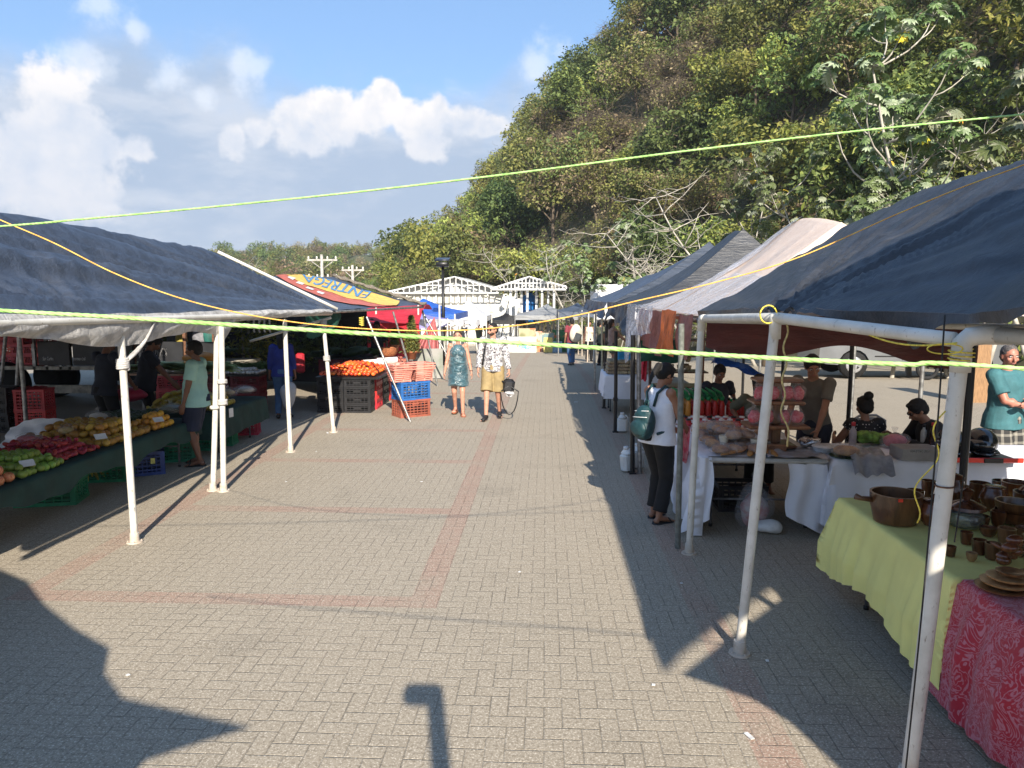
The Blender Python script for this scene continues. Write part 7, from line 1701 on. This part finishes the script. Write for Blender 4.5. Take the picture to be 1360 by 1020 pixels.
        # legs
        b.caps(hj[q],kn[q],.083*wd**.8,.054*wd**.4,14); b.caps(kn[q],ank[q],.052*wd**.4,.034,14); c_=kn[q].lerp(ank[q],.3); bk=-(V(0,1,0)); b.ball(c_+bk*.018,(.047,.05,.10),12,9)
        fdir=V(q*.15,1,0).normalized()
        if shoes!='boot':
            hl=ank[q]+V(0,-.03,-.045); b.ball(hl,(.032,.036,.032),10,8); b.caps(ank[q]+V(0,.02,-.02),ank[q]+fdir*.13+V(0,0,-.055),.036,.024,10); b.ball(ank[q]+fdir*.15+V(0,0,-.062),(.042,.035,.018),12,8)
            for k in range(5): b.caps(ank[q]+fdir*(.165-.008*k)+V((k-2)*.016*-q,0,-.063),ank[q]+fdir*(.195-.010*k)+V((k-2)*.018*-q,0,-.068),.010,.009,7)
    b.xform(W); body=remesh(b,'body',skin,vox,root,2)
    # face details
    e=MB(); 
    for q in (1,-1): e.ball(hd(q*.030,.078,.092),(.013,.008,.008),10,8,HR)
    e.xform(W); e.build('eyes',EYEW,root)
    e=MB()
    for q in (1,-1): e.ball(hd(q*.030,.0865,.092),(.0055,.003,.006),8,6,HR); e.tube([hd(q*.014,.092,.111),hd(q*.03,.091,.115),hd(q*.048,.080,.110)],.0035,5)
    e.xform(W); e.build('eyebrows',hairm or HAIR,root)
    e=MB(); e.ball(hd(0,.096,.028),(.023,.006,.007),12,8,HR); e.xform(W); e.build('lips',LIPS,root)
    # hair
    hm=hairm or HAIR; h=MB()
    if hair in('short','bun','pony','long','buzz'):
        g_=.006 if hair=='buzz' else .014; h.ball(hd(0,-.022,.118),(.074+g_,.088+g_,.084+g_),20,14,HR); h.ball(hd(0,-.055,.075),(.066+g_,.050+g_,.075),16,12,HR)
        if hair!='buzz': h.ball(hd(0,.03,.180),(.060,.050,.022),14,8,HR)
    if hair=='bun': h.ball(hd(0,-.105,.205),(.055,.05,.05),14,10,HR); h.ball(hd(0,-.07,.185),(.05,.05,.03),12,8,HR)
    if hair=='pony': h.ball(hd(0,-.12,.12),(.03,.04,.035),12,8,HR); h.caps(hd(-.0,-.145,.11),hd(.015,-.165,-.04),.036,.024,12); h.caps(hd(.015,-.165,-.04),hd(.02,-.14,-.11),.024,.010,10)
    if hair=='long': h.caps(hd(0,-.085,.06),hd(0,-.09,-.09),.070,.055,14)
    h.xform(W); remesh(h,'hair',hm,.008,root,2,fold=.004,fr=38)
    if hair=='pulled': pass
    if beard:
        h=MB(); h.ball(hd(0,.030,.028),(.056,.060,.046),16,10,HR); h.xform(W); remesh(h,'beard',hm,.007,root,1,fold=.002,fr=60)
    if glasses:
        h=MB(); 
        for q in (1,-1): h.ball(hd(q*.031,.094,.093),(.022,.007,.016),12,8,HR); h.tube([hd(q*.05,.088,.098),hd(q*.074,.04,.10),hd(q*.078,-.01,.095)],.003,5)
        h.tube([hd(-.015,.099,.097),hd(.015,.099,.097)],.003,5); h.xform(W); h.build('glasses',glasses,root)
    # clothes
    if top:
        m=top['mat']; t=MB(); g_=top.get('ease',.014); w2=wd+g_*7
        t.ball(U(0,.0,1.27),((.150 if not fem else .137)*wd+g_,.102*wd+g_,.175),20,14,UR); t.ball(U(0,.012*wd,1.08),(.142*wd+g_,.105*wd**1.5+g_,.16),20,14,UR)
        t.cone(U(0,.005,1.20),U(0,0,top.get('hem',.90)),(.138*wd+g_,.100*wd+g_),(.158*wd+g_*1.3,.118*wd+g_*1.5),24) if False else None
        # torso tube as elliptical loft
        P=[];N=28; zs=[top.get('hem',.90),.98,1.06,1.14,1.22,1.30,1.38]
        for z in zs:
            k=(z-.93); rx=interp_y([(0,.80,.185*wd),(0,.93,.172*wd),(0,1.06,.146*wd),(0,1.2,.146*wd),(0,1.30,.152*wd),(0,1.38,.13)],z,2)+g_; ry=interp_y([(0,.80,.142*wd),(0,.93,.134*wd),(0,1.06,.108*wd**1.5),(0,1.25,.104*wd),(0,1.38,.075)],z,2)+g_; yo=.012*wd if 1<z<1.15 else 0
            if z==zs[0]: rx+=top.get('flare',0);ry+=top.get('flare',0)
            for i in range(N): a=2*math.pi*i/N; P.append(U(rx*math.cos(a),yo+ry*math.sin(a),z))
        b0=len(t.v); t.v+=P
        for i in range(len(zs)-1):
            for j in range(N): j2=(j+1)%N; t.f.append((b0+i*N+j,b0+i*N+j2,b0+(i+1)*N+j2,b0+(i+1)*N+j)); t.m.append(0)
        t.f.append(tuple(b0+j for j in range(N-1,-1,-1))); t.m.append(0); t.f.append(tuple(b0+(len(zs)-1)*N+j for j in range(N))); t.m.append(0)
        if fem: [t.ball(U(q*.07,.085,1.25),(.062+g_,.055+g_,.065+g_),12,9,UR) for q in (1,-1)]
        if not top.get('straps'): t.ball(U(0,-.012,1.385),(.155,.074+g_,.06+g_*.6),16,10,UR)
        sl=top.get('sleeve',.5)
        for q in (1,-1):
            if sl>0:
                t.ball(sh_[q],(.060*wd**.5+g_,.058+g_,.058+g_),14,10)
                e1=sh_[q].lerp(el[q],min(sl,1)); t.cone(sh_[q],e1,.052*wd**.7+g_,(.048*wd**.5+g_*1.3) if sl<=1 else .043*wd**.5+g_,14)
                if sl>1: t.ball(el[q],.043+g_,12,9); t.cone(el[q],el[q].lerp(wr_[q],min(1,sl-1)),.043+g_*.8,.030+g_,14)
            elif not top.get('straps'): t.caps(U(q*.10,-.01,1.40),U(q*.12,-.01,1.36),.05+g_*.3,.05,10)
        t.xform(W); remesh(t,top.get('name','shirt'),m,.011 if vox>.01 else .009,root,2,fold=topfold,seed=loc[0]*7)
        if top.get('straps'):
            for q in (1,-1):
                t=MB(); t.tube([U(q*.075,.105,1.30),U(q*.085,.085,1.38),U(q*.08,.02,1.455),U(q*.08,-.06,1.44),U(q*.07,-.105,1.33)],.009,6); t.xform(W); t.build('strap',m,root)
    if bottom:
        m=bottom['mat']; t=MB(); kind=bottom['kind']; g_=bottom.get('ease',.014); t.ball(hip+V(0,-.01,.0),(.158*wd+.004,.118*wd+.004,.09),20,12)
        t.cone(hip+V(0,-.005,.06),hip+V(0,-.005,-.03),(.150*wd,.108*wd),(.160*wd+.006,.120*wd+.006),24)
        if kind in('shorts','pants'):
            L_=bottom.get('len',.8 if kind=='shorts' else 2.0)
            for q in (1,-1):
                e1=hj[q].lerp(kn[q],min(1,L_)); t.ball(hj[q],.088*wd**.8+g_,14,10); t.cone(hj[q],e1,.090*wd**.8+g_,(.072*wd**.6+g_*1.6) if kind=='shorts' else .056*wd**.5+g_,16)
                if L_>1: t.ball(kn[q],.055*wd**.5+g_,12,9); t.cone(kn[q],kn[q].lerp(ank[q],L_-1),.055*wd**.5+g_,bottom.get('cuff',.045)+g_,16)
        if kind=='skirt':
            P=[];N=30; z0=bottom.get('hem',.62); k0=(kn[1]+kn[-1])/2; mid=hip.lerp(k0,.55)
            zs=[(hip+V(0,0,.06),.15*wd,.11*wd),(hip+V(0,0,-.04),.172*wd,.13*wd),(hip.lerp(V(k0.x,k0.y,z0),.5),.178*wd,.14*wd),(V(k0.x*.8,k0.y*.8,z0),.178*wd,.15*wd)]
            b0=len(t.v)
            for c,rx,ry in zs:
                for i in range(N): a=2*math.pi*i/N; t.v.append(c+V((rx+g_)*math.cos(a),(ry+g_)*math.sin(a),.0 if c is not zs[-1][0] else (.05*math.exp(-((a-1.1)/.5)**2))))
            for i in range(3):
                for j in range(N): j2=(j+1)%N; t.f.append((b0+i*N+j2,b0+i*N+j,b0+(i+1)*N+j,b0+(i+1)*N+j2)); t.m.append(0)
            t.f.append(tuple(b0+j for j in range(N))); t.m.append(0); t.f.append(tuple(b0+3*N+j for j in range(N-1,-1,-1))); t.m.append(0)
        t.xform(W); remesh(t,bottom.get('name',kind if kind!='pants' else 'trousers'),m,.011 if vox>.01 else .009,root,2,fold=bottom.get('fold',.006),seed=3+loc[0])
    if shoes:
        m,kind=shoes
        for q in (1,-1):
            t=MB(); fdir=V(q*.15,1,0).normalized(); a=ank[q]
            if kind=='shoe': t.ball(a+V(0,-.02,-.03),(.044,.056,.045),14,10); t.caps(a+V(0,.02,-.025),a+fdir*.13+V(0,0,-.05),.046,.033,12); t.ball(a+fdir*.16+V(0,0,-.052),(.046,.055,.030),14,10)
            else:
                Mq=Matrix.Rotation(-q*.15,3,'Z'); t.bbox(a+fdir*.06+V(0,0,-.083),(.095,.27,.018),.03,rot=Mq); t.tube([a+fdir*.14+V(-.045,0,-.075),a+fdir*.12+V(-.02,0,-.032),a+fdir*.12+V(.02,0,-.032),a+fdir*.14+V(.045,0,-.075)],.009,6)
                if kind=='sandal': t.tube([a+fdir*.03+V(-.04,0,-.07),a+V(-.03,.02,-.015),a+V(.03,.02,-.015),a+fdir*.03+V(.04,0,-.07)],.008,6); t.tube([a+V(.036*math.cos(x),.040*math.sin(x),-.0) for x in [i*.5 for i in range(14)]],.007,6)
            t.xform(W)
            if kind=='shoe': remesh(t,'shoe',m,.008,root,2)
            else: t.build('sandal',m,root)
    return root,W,dict(sh=sh_,el=el,wr=wr_,U=U,hands=hands,ank=ank,hd=hd,hip=hip,kn=kn)
def fmat(name,c,**k): return mat(name,c,k.pop('rough',.8),k.pop('var',.2),k.pop('scale',5),bmp=k.pop('bmp',.25),bscale=90,**k)
# fabrics
def satin():
    m,nt,b=newmat('teal_satin'); oc=nt.obj(); f=nt.noise(5,4,.6,nt.mapping(oc,scale=(1,1,2.4)),dist=1.4); nt.l.new(nt.mix(nt.ss(f,.35,.7),(.020,.060,.078),(.07,.15,.18)),b.inputs['Base Color']); b.inputs['Roughness'].default_value=.3; b.inputs['Sheen Weight'].default_value=.3; bump(nt,b,f,.9,.03); return m
def camo():
    m,nt,b=newmat('grey_camouflage'); oc=nt.obj(); f=nt.noise(17,3,.6,oc,dist=.8); f2=nt.noise(24,3,.6,nt.mapping(oc,loc=(3,1,2)),dist=.8)
    c=nt.mix(nt.ss(f,.50,.53),(.56,.55,.55),(.20,.19,.20)); c=nt.mix(nt.ss(f2,.57,.60),c,(.045,.04,.045)); nt.l.new(c,b.inputs['Base Color']); b.inputs['Roughness'].default_value=.8; return m
def dots():
    m,nt,b=newmat('black_dotted_fabric'); oc=nt.obj(); v=nt.new('ShaderNodeTexVoronoi'); v.inputs['Scale'].default_value=30; v.inputs['Randomness'].default_value=.5; nt.l.new(oc,v.inputs['Vector']); nt.l.new(nt.mix(nt.ss(v.outputs['Distance'],.16,.22),(.55,.53,.5),(.010,.010,.012)),b.inputs['Base Color']); b.inputs['Roughness'].default_value=.8; return m
def plaid():
    m,nt,b=newmat('dark_plaid'); oc=nt.obj(); sp=nt.new('ShaderNodeSeparateXYZ'); nt.l.new(oc,sp.inputs[0]); a=nt.M('GREATER_THAN',nt.M('FRACT',nt.M('MULTIPLY',sp.outputs[0],11.0)),.7); c_=nt.M('GREATER_THAN',nt.M('FRACT',nt.M('MULTIPLY',sp.outputs[2],11.0)),.7); nt.l.new(nt.mix(nt.M('MULTIPLY',nt.M('ADD',a,c_),.4),(.03,.03,.03),(.35,.33,.28)),b.inputs['Base Color']); b.inputs['Roughness'].default_value=.85; return m
M_SATIN=satin(); M_CAMO=camo(); M_DOTS=dots(); M_PLAID=plaid(); M_KHAKI=fmat('khaki_cotton',(.30,.22,.10)); M_WTOP=fmat('white_cotton',(.80,.81,.86),var=.06); M_BLKP=fmat('black_trouser_cloth',(.0045,.0045,.0055)); M_MINT=fmat('mint_cotton',(.36,.62,.55),var=.08); M_NAVYS=fmat('navy_shorts_cloth',(.012,.02,.05)); M_DKNAVY=fmat('dark_navy_cotton',(.012,.016,.03)); M_ROYAL=fmat('royal_blue_cotton',(.015,.03,.22)); M_GREYT=fmat('grey_olive_cotton',(.14,.13,.105)); M_TEALP=fmat('teal_polo_cotton',(.045,.15,.17)); M_JEAN=fmat('blue_denim',(.06,.14,.28)); M_MAR=fmat('maroon_cotton',(.22,.03,.045)); M_OLIVE=fmat('olive_cotton',(.10,.11,.07)); M_CREAMC=fmat('cream_cotton',(.62,.56,.44)); M_PINKT=fmat('pink_beige_cotton',(.45,.30,.25)); M_DGREY=fmat('dark_grey_cotton',(.07,.07,.075))
M_SANDAL=mat('tan_leather',(.30,.10,.05),.6); M_BLKSH=mat('black_shoe',(.014,.014,.015),.55,.2,20); M_BLKSH2=M_BLKSH
# heading 180 = facing the camera (towards -y)
# --- woman in teal satin dress
p=G(609,551); rw,Ww,Jw=person((p.x,p.y),183,'woman in short dark teal satin dress and brown sandals walking towards the viewer',1.60,.0095,SK_LIGHT,'f',
  ankles={1:V(.075,-.20,.12),-1:V(-.095,.12,.09)},wrists={1:V(.27,.02,.87),-1:V(-.27,.05,.87)},hair='pulled',top=dict(mat=M_SATIN,name='dress_top',sleeve=0,straps=True,hem=.86,ease=.010),bottom=dict(mat=M_SATIN,kind='skirt',name='dress_skirt',hem=.60,ease=.012,fold=.012),shoes=(M_SANDAL,'sandal'),weight=1.10,topfold=.009)
h=MB(); h.ball(Jw['hd'](0,-.025,.122),(.084,.096,.092),20,14); h.ball(Jw['hd'](0,-.10,.10),(.04,.04,.04),12,9); h.xform(Ww); remesh(h,'hair',HAIRB,.008,rw,2,fold=.004,fr=38)
b=MB(); e_=Jw['el'][-1].lerp(Jw['wr'][-1],.92); b.tube([e_+V(.030*math.cos(a),.030*math.sin(a),.004*math.sin(a)) for a in [i*.45 for i in range(15)]],.007,6); b.xform(Ww); b.build('wristwatch',P_BLACK,rw)
b=MB(); b.tube([Jw['U'](.06*math.cos(a),.035+.072*math.sin(a),1.405-.055*max(0,math.sin(a))) for a in [i*.3 for i in range(21)]],.0022,5); b.ball(Jw['U'](0,.118,1.335),.009,8,6); b.xform(Ww); b.build('necklace',LABW,rw)
# --- man in camouflage shirt
p=G(655,556); rm,Wm,Jm=person((p.x,p.y),176,'bearded man in grey camouflage shirt and khaki shorts carrying a black bag',1.75,.0095,SK_LIGHT,'m',
  ankles={1:V(.10,.20,.09),-1:V(-.10,-.14,.11)},wrists={1:V(.25,.10,.90),-1:V(-.29,.05,.885)},turn=-.55,nod=.1,hair='buzz',top=dict(mat=M_CAMO,name='camouflage_shirt',sleeve=1.92,hem=.86,ease=.020),bottom=dict(mat=M_KHAKI,kind='shorts',len=.98,ease=.026),shoes=(M_BLKSH,'shoe'),glasses=P_BLACK,beard=False,grip=(False,True))
h=MB(); hd=Jm['hd']; h.ball(hd(0,.032,.022),(.057,.062,.040),16,10); h.xform(Wm); remesh(h,'beard',HAIRB,.007,rm,1,fold=.002,fr=60)
b=MB(); b.tube([Jm['U'](.09,.125,1.43),Jm['U'](.12,.14,1.30),Jm['U'](.15,.145,1.10),Jm['U'](.17,.13,.98)],.016,6); b.xform(Wm); b.build('shoulder_strap',P_BLACK,rm)
hb=Jm['hands'][-1]; r=thing('camera_bag','black and white bag with long loose strap held by the man in camouflage','bag',(hb.x,hb.y,hb.z-.35)); c=hb+V(.0,0,-.20)
b=MB(); b.bbox(c,(.22,.13,.26),.05,rot=Matrix.Rotation(.15,3,'Y')); b.build('bag_body',mat('black_nylon',(.02,.02,.022),.45,.3,10,bmp=.5,bscale=30),r,auto=40)
b=MB(); b.bbox(c+V(.02,-.02,-.13),(.17,.12,.12),.05,rot=Matrix.Rotation(.15,3,'Y')); b.build('bag_base',mat('white_nylon',(.65,.65,.66),.6),r,auto=40)
b=MB(); b.tube([hb+V(-.03,0,.01),hb+V(0,0,-.07),hb+V(.03,0,.01)],.007,6); b.build('bag_handle',P_BLACK,r)
b=MB(); b.tube([c+V(-.12,-.05,.10)]+[c+V(.02+.17*math.sin(t*1.5)*(-1),-.06,.10-.62*math.sin(abs((t+1)/2)*math.pi)**.8*1.0) for t in [-.85+i*.17 for i in range(11)]]+[c+V(.12,-.05,.08)],.012,6); b.build('bag_strap',P_BLACK,r)
# --- woman with backpack
p=G(868,691); rb,Wb,Jb=person((p.x+.02,p.y),-52,'woman in white sleeveless top with a teal backpack standing at the bread table',1.60,.009,SK_TAN,'f',
  ankles={1:V(.10,-.06,.08),-1:V(-.09,.06,.08)},wrists={1:V(.13,.30,1.0),-1:V(-.13,.30,1.0)},elb={1:V(.8,-.8,-.4),-1:V(-.8,-.8,-.4)},nod=.55,lean=.06,turn=-.1,hair='pony',top=dict(mat=M_WTOP,name='sleeveless_top',sleeve=0,hem=.86,ease=.016,flare=.008),bottom=dict(mat=M_BLKP,kind='pants',len=1.88,ease=.018,cuff=.062),shoes=(M_BLKSH,'flipflop'),weight=1.16)
r=thing('backpack','small teal backpack worn by the woman in the white top','backpack',Wb@Jb['U'](0,-.2,1.15)); M_BP=fmat('teal_nylon',(.010,.045,.052),rough=.55); UB=Jb['U']
t=MB(); t.ball(UB(0,-.215,1.10),(.145,.085,.17),20,14); t.ball(UB(0,-.235,1.02),(.14,.095,.12),18,12); t.xform(Wb); remesh(t,'bag_body',M_BP,.009,r,2,fold=.005,fr=14)
t=MB(); t.ball(UB(0,-.305,1.03),(.115,.04,.085),16,12); t.xform(Wb); remesh(t,'front_pocket',M_BP,.008,r,2,fold=.004,fr=14)
for k,z in enumerate((1.135,1.20)): b=MB(); b.tube([UB(-.10+.02*i,-.300+.02*k+.006*(i-5)**2*.3*.1+.002*abs(i-5),z+.002*i) for i in range(11)],.004,5); b.xform(Wb); b.build('zip',LABW,r)
b=MB(); b.tube([UB(-.03,-.20,1.26),UB(-.02,-.19,1.32),UB(.02,-.19,1.32),UB(.03,-.20,1.26)],.010,6); b.xform(Wb); b.build('carry_handle',M_BP,r)
for q in (1,-1): b=MB(); b.tube([UB(q*.05,-.14,1.26),UB(q*.075,-.125,1.40),UB(q*.09,-.03,1.478),UB(q*.105,.07,1.42),UB(q*.115,.115,1.30),UB(q*.155,.08,1.12),UB(q*.175,0,1.02),UB(q*.13,-.15,.98)],.016,6); b.xform(Wb); b.build('shoulder_strap',M_BP,r)
o=rag('scarf','pink printed cloth held at the waist of the backpack woman',0,0,.12,.36,5,mat('pink_print',(.75,.10,.16),.7,.5,20,col2=(.8,.35,.35))); q=Wb@V(.10,.30,1.02); a0=QY(0,0,5); o.location=(q.x-a0.x,q.y-a0.y,q.z-a0.z)
# --- man in mint T-shirt at left (profile facing left)
p=G(265,617); person((p.x,p.y),97,'man in mint green T-shirt and navy shorts standing in flip-flops at the fruit table',1.66,.010,SK_BROWN,'m',ankles={1:V(.09,.03,.08),-1:V(-.09,-.04,.08)},wrists={1:V(.20,.14,.88),-1:V(-.22,.10,.86)},nod=.15,hair='short',top=dict(mat=M_MINT,name='tshirt',sleeve=.72,hem=.83,ease=.022),bottom=dict(mat=M_NAVYS,kind='shorts',len=.95,ease=.028),shoes=(M_BLKSH,'flipflop'),weight=1.16,lean=-.04)
# --- two dark-clad sellers behind the fruit
p=G(132,560); person((-6.32,10.25),-20,'seller in dark navy shirt leaning over the mangoes with arm down',1.70,.013,SK_BROWN,'m',wrists={1:V(.18,.34,.95),-1:V(-.18,.34,.95)},nod=.35,hair='short',top=dict(mat=M_DKNAVY,sleeve=.7,hem=.85,ease=.02),bottom=dict(mat=M_BLKP,kind='pants',len=1.9),shoes=(M_BLKSH,'shoe'),lean=.12)
q=QY(121,487,9.7); person((-6.12,10.95),-60,'second seller in dark shirt behind the nearest white pole, one arm over the mangoes',1.68,.013,SK_BROWN,'m',wrists={1:V(.22,.42,.92),-1:V(-.15,.40,.95)},nod=.5,hair='short',top=dict(mat=M_DKNAVY,sleeve=.7,hem=.85,ease=.02),bottom=dict(mat=M_BLKP,kind='pants',len=1.9),shoes=(M_BLKSH,'shoe'),lean=.18,weight=1.1)
# --- shopper with white bag
p=G(377,556); rr_,Ws,Js=person((p.x,p.y),12,'shopper in royal blue top and jeans seen from behind with a white carrier bag',1.60,.013,SK_BROWN,'f',wrists={1:V(.24,.02,.88),-1:V(-.24,.02,.88)},hair='long',top=dict(mat=M_ROYAL,sleeve=1.6,hem=.84,ease=.02),bottom=dict(mat=M_JEAN,kind='pants',len=1.95),shoes=(M_BLKSH,'shoe'),grip=(True,True),weight=1.08)
q=G(386,556); bag(0,0,.26,(.125,.09,.20),None,'full white carrier bag hanging from the hand of the shopper in blue',loc=(q.x+.05,q.y-.18),name='carrier_bag',outer=mat('milky_bag',(.6,.6,.6)))
q=QY(399,482,14.6); b=MB(); b.bbox(V(0,0,0),(.17,.10,.40),.03); o=b.build('shopping_bag',T_RED,auto=40); o.location=(q.x,q.y,q.z); tag(o,'bright red bag carried beside the shopper in blue','bag')
# --- others on the left
person((-6.9,15.2),100,'person in dark navy top with pale cap deep in the left tent',1.65,.015,SK_BROWN,'f',hair='long',hairm=LABW,top=dict(mat=M_DKNAVY,sleeve=1.8,hem=.85,ease=.03),bottom=dict(mat=M_DKNAVY,kind='pants',len=1.9),weight=1.15)
q=QY(500,470,17.6); person((q.x,17.7),190,'vendor in dark clothes behind the tomatoes holding a brown basket',1.62,.014,SK_BROWN,'m',hair='short',wrists={1:V(-.10,.34,1.02),-1:V(-.26,.34,1.02)},top=dict(mat=M_DKNAVY,sleeve=.8,hem=.85),bottom=dict(mat=M_BLKP,kind='pants',len=1.9))
# --- far people
def walker(px,py,hd_,lab,topm,botm,H_=1.68,sk=SK_BROWN,**k):
    p=G(px,py); kw=dict(hair='short',top=dict(mat=topm,sleeve=k.pop('sl',.7),hem=.85,ease=.02),bottom=dict(mat=botm,kind=k.pop('bk','pants'),len=k.pop('bl',1.95),ease=.02),shoes=(M_BLKSH,'shoe')); kw.update(k)
    return person((p.x,p.y),hd_,lab,H_,.014,sk,**kw)
r_,Wk,Jk=walker(759,486,15,'man in maroon shirt and blue jeans walking away with a white sack over his shoulder',M_MAR,M_JEAN,1.70,SK_TAN,ankles={1:V(.10,.14,.09),-1:V(-.08,-.16,.11)},wrists={1:V(.12,.16,1.30),-1:V(-.24,.05,.9)})
q=Wk@V(.08,-.22,1.18); b=MB(); lump(b,V(0,0,0),(.22,.17,.30),amp=.18,seed=5,fr=10,nu=20,nv=14); o=b.build('white_sack',M_CREAMC); o.location=q; tag(o,'full white sack on the back of the man in maroon','sack')
walker(648,470,178,'man in grey shirt standing with folded arms behind the walking couple',M_DGREY,M_BLKP,1.70,SK_TAN,wrists={1:V(.02,.22,1.16),-1:V(-.02,.24,1.12)})
walker(597,468,170,'dark clothed person under the arched frame left of the woman in teal',M_BLKP,M_BLKP,1.62); walker(617,466,200,'person in black top under the arched frame between the walking couple',M_DKNAVY,M_DGREY,1.62)
walker(636,468,150,'person in grey green top at the right end of the arched frame',M_OLIVE,M_BLKP,1.60)
walker(782,480,200,'person in cream vest by the far white poles of the right row',M_CREAMC,M_BLKP,1.66,SK_TAN,sl=0,sex='f',hair='long')
walker(797,486,-60,'person in green and black apron between the far poles of the right row',M_OLIVE,M_BLKP,1.66,SK_TAN,sex='f')
walker(812,494,-75,'woman in pinkish top and shorts reaching towards the cool box',M_PINKT,M_OLIVE,1.64,SK_LIGHT,sex='f',bk='shorts',bl=.7,wrists={1:V(.15,.40,1.05),-1:V(-.15,.45,1.05)},hair='long',hairm=HAIRB)
# --- right side vendors
q=G(1045,700); r_,Wg,Jg=person((2.92,8.05),140,'boy in grey T-shirt leaning on the covered table beside the wooden shelf',1.66,.010,SK_TAN,'m',wrists={1:V(.16,.42,.80),-1:V(-.16,.42,.80)},elb={1:V(.6,-.6,.3),-1:V(-.6,-.6,.3)},lean=.22,nod=.25,turn=.55,hair='short',top=dict(mat=M_GREYT,name='tshirt',sleeve=.7,hem=.84,ease=.010),bottom=dict(mat=M_DKNAVY,kind='pants',len=1.95))
person((3.45,8.05),8,'woman in black polka dot blouse sitting with her back to the lane',1.62,.010,SK_TAN,'f',hipz=.47,ankles={1:V(.12,.40,.09),-1:V(-.12,.40,.09)},knee_dir=V(0,1,.6),wrists={1:V(.20,.28,.75),-1:V(-.20,.28,.75)},nod=.2,hair='bun',top=dict(mat=M_DOTS,name='blouse',sleeve=.25,hem=.86,ease=.02),bottom=dict(mat=M_JEAN,kind='pants',len=1.9),weight=1.18)
person((2.55,8.9),170,'person in dark green top sitting half hidden behind the sweets shelf',1.62,.013,SK_BROWN,'f',hipz=.62,ankles={1:V(.12,.36,.09),-1:V(-.12,.36,.09)},knee_dir=V(0,1,.6),hair='long',nod=.3,top=dict(mat=M_OLIVE,sleeve=.9,hem=.86),bottom=dict(mat=M_BLKP,kind='pants',len=1.9))
q=QY(957,490,10.3); person((q.x,10.4),190,'vendor in dark blue sitting in front of the bright blue sheet',1.62,.013,SK_BROWN,'m',hipz=.60,ankles={1:V(.12,.36,.09),-1:V(-.12,.36,.09)},knee_dir=V(0,1,.6),hair='short',nod=.4,top=dict(mat=M_DKNAVY,sleeve=.8,hem=.86),bottom=dict(mat=M_BLKP,kind='pants',len=1.9))
q=QY(1248,520,7.9); person((q.x+.12,7.95),88,'man with glasses in a black jacket bending forward behind the helmets',1.66,.010,SK_TAN,'m',hipz=.50,ankles={1:V(.12,.30,.09),-1:V(-.12,.30,.09)},knee_dir=V(0,1,.6),lean=.45,nod=.15,hair='short',glasses=P_BLACK,wrists={1:V(.16,.50,.78),-1:V(-.16,.50,.78)},top=dict(mat=M_BLKP,name='jacket',sleeve=1.8,hem=.86,ease=.03),bottom=dict(mat=M_BLKP,kind='pants',len=1.9),weight=1.1)
q=QY(1333,500,8.1); r_,Wp,Jp=person((q.x+.06,8.15),205,'grey haired man in teal polo shirt and plaid shorts standing with folded arms',1.74,.009,SK_RED,'m',turn=-.5,nod=.12,hair='buzz',hairm=HAIRG,wrists={1:V(-.02,.26,1.08),-1:V(.02,.24,1.13)},elb={1:V(1,-.3,-.5),-1:V(-1,-.3,-.5)},top=dict(mat=M_TEALP,name='polo_shirt',sleeve=.75,hem=.84,ease=.022),bottom=dict(mat=M_PLAID,kind='shorts',len=.98,ease=.026),shoes=(M_BLKSH,'shoe'),weight=1.16)
# ---------------- air
hzb=MB(); hzb.box(V(0,250,27),(1600,700,66)); hm_=bpy.data.materials.new('air'); hm_.use_nodes=True; _t=hm_.node_tree; _t.nodes.clear()
_o=_t.nodes.new('ShaderNodeOutputMaterial'); _v=_t.nodes.new('ShaderNodeVolumePrincipled'); _v.inputs['Color'].default_value=(.80,.86,.96,1); _v.inputs['Density'].default_value=.00045; _v.inputs['Anisotropy'].default_value=.2; _t.links.new(_v.outputs[0],_o.inputs['Volume'])
tag(hzb.build('haze',hm_,smooth=False),kind='stuff')
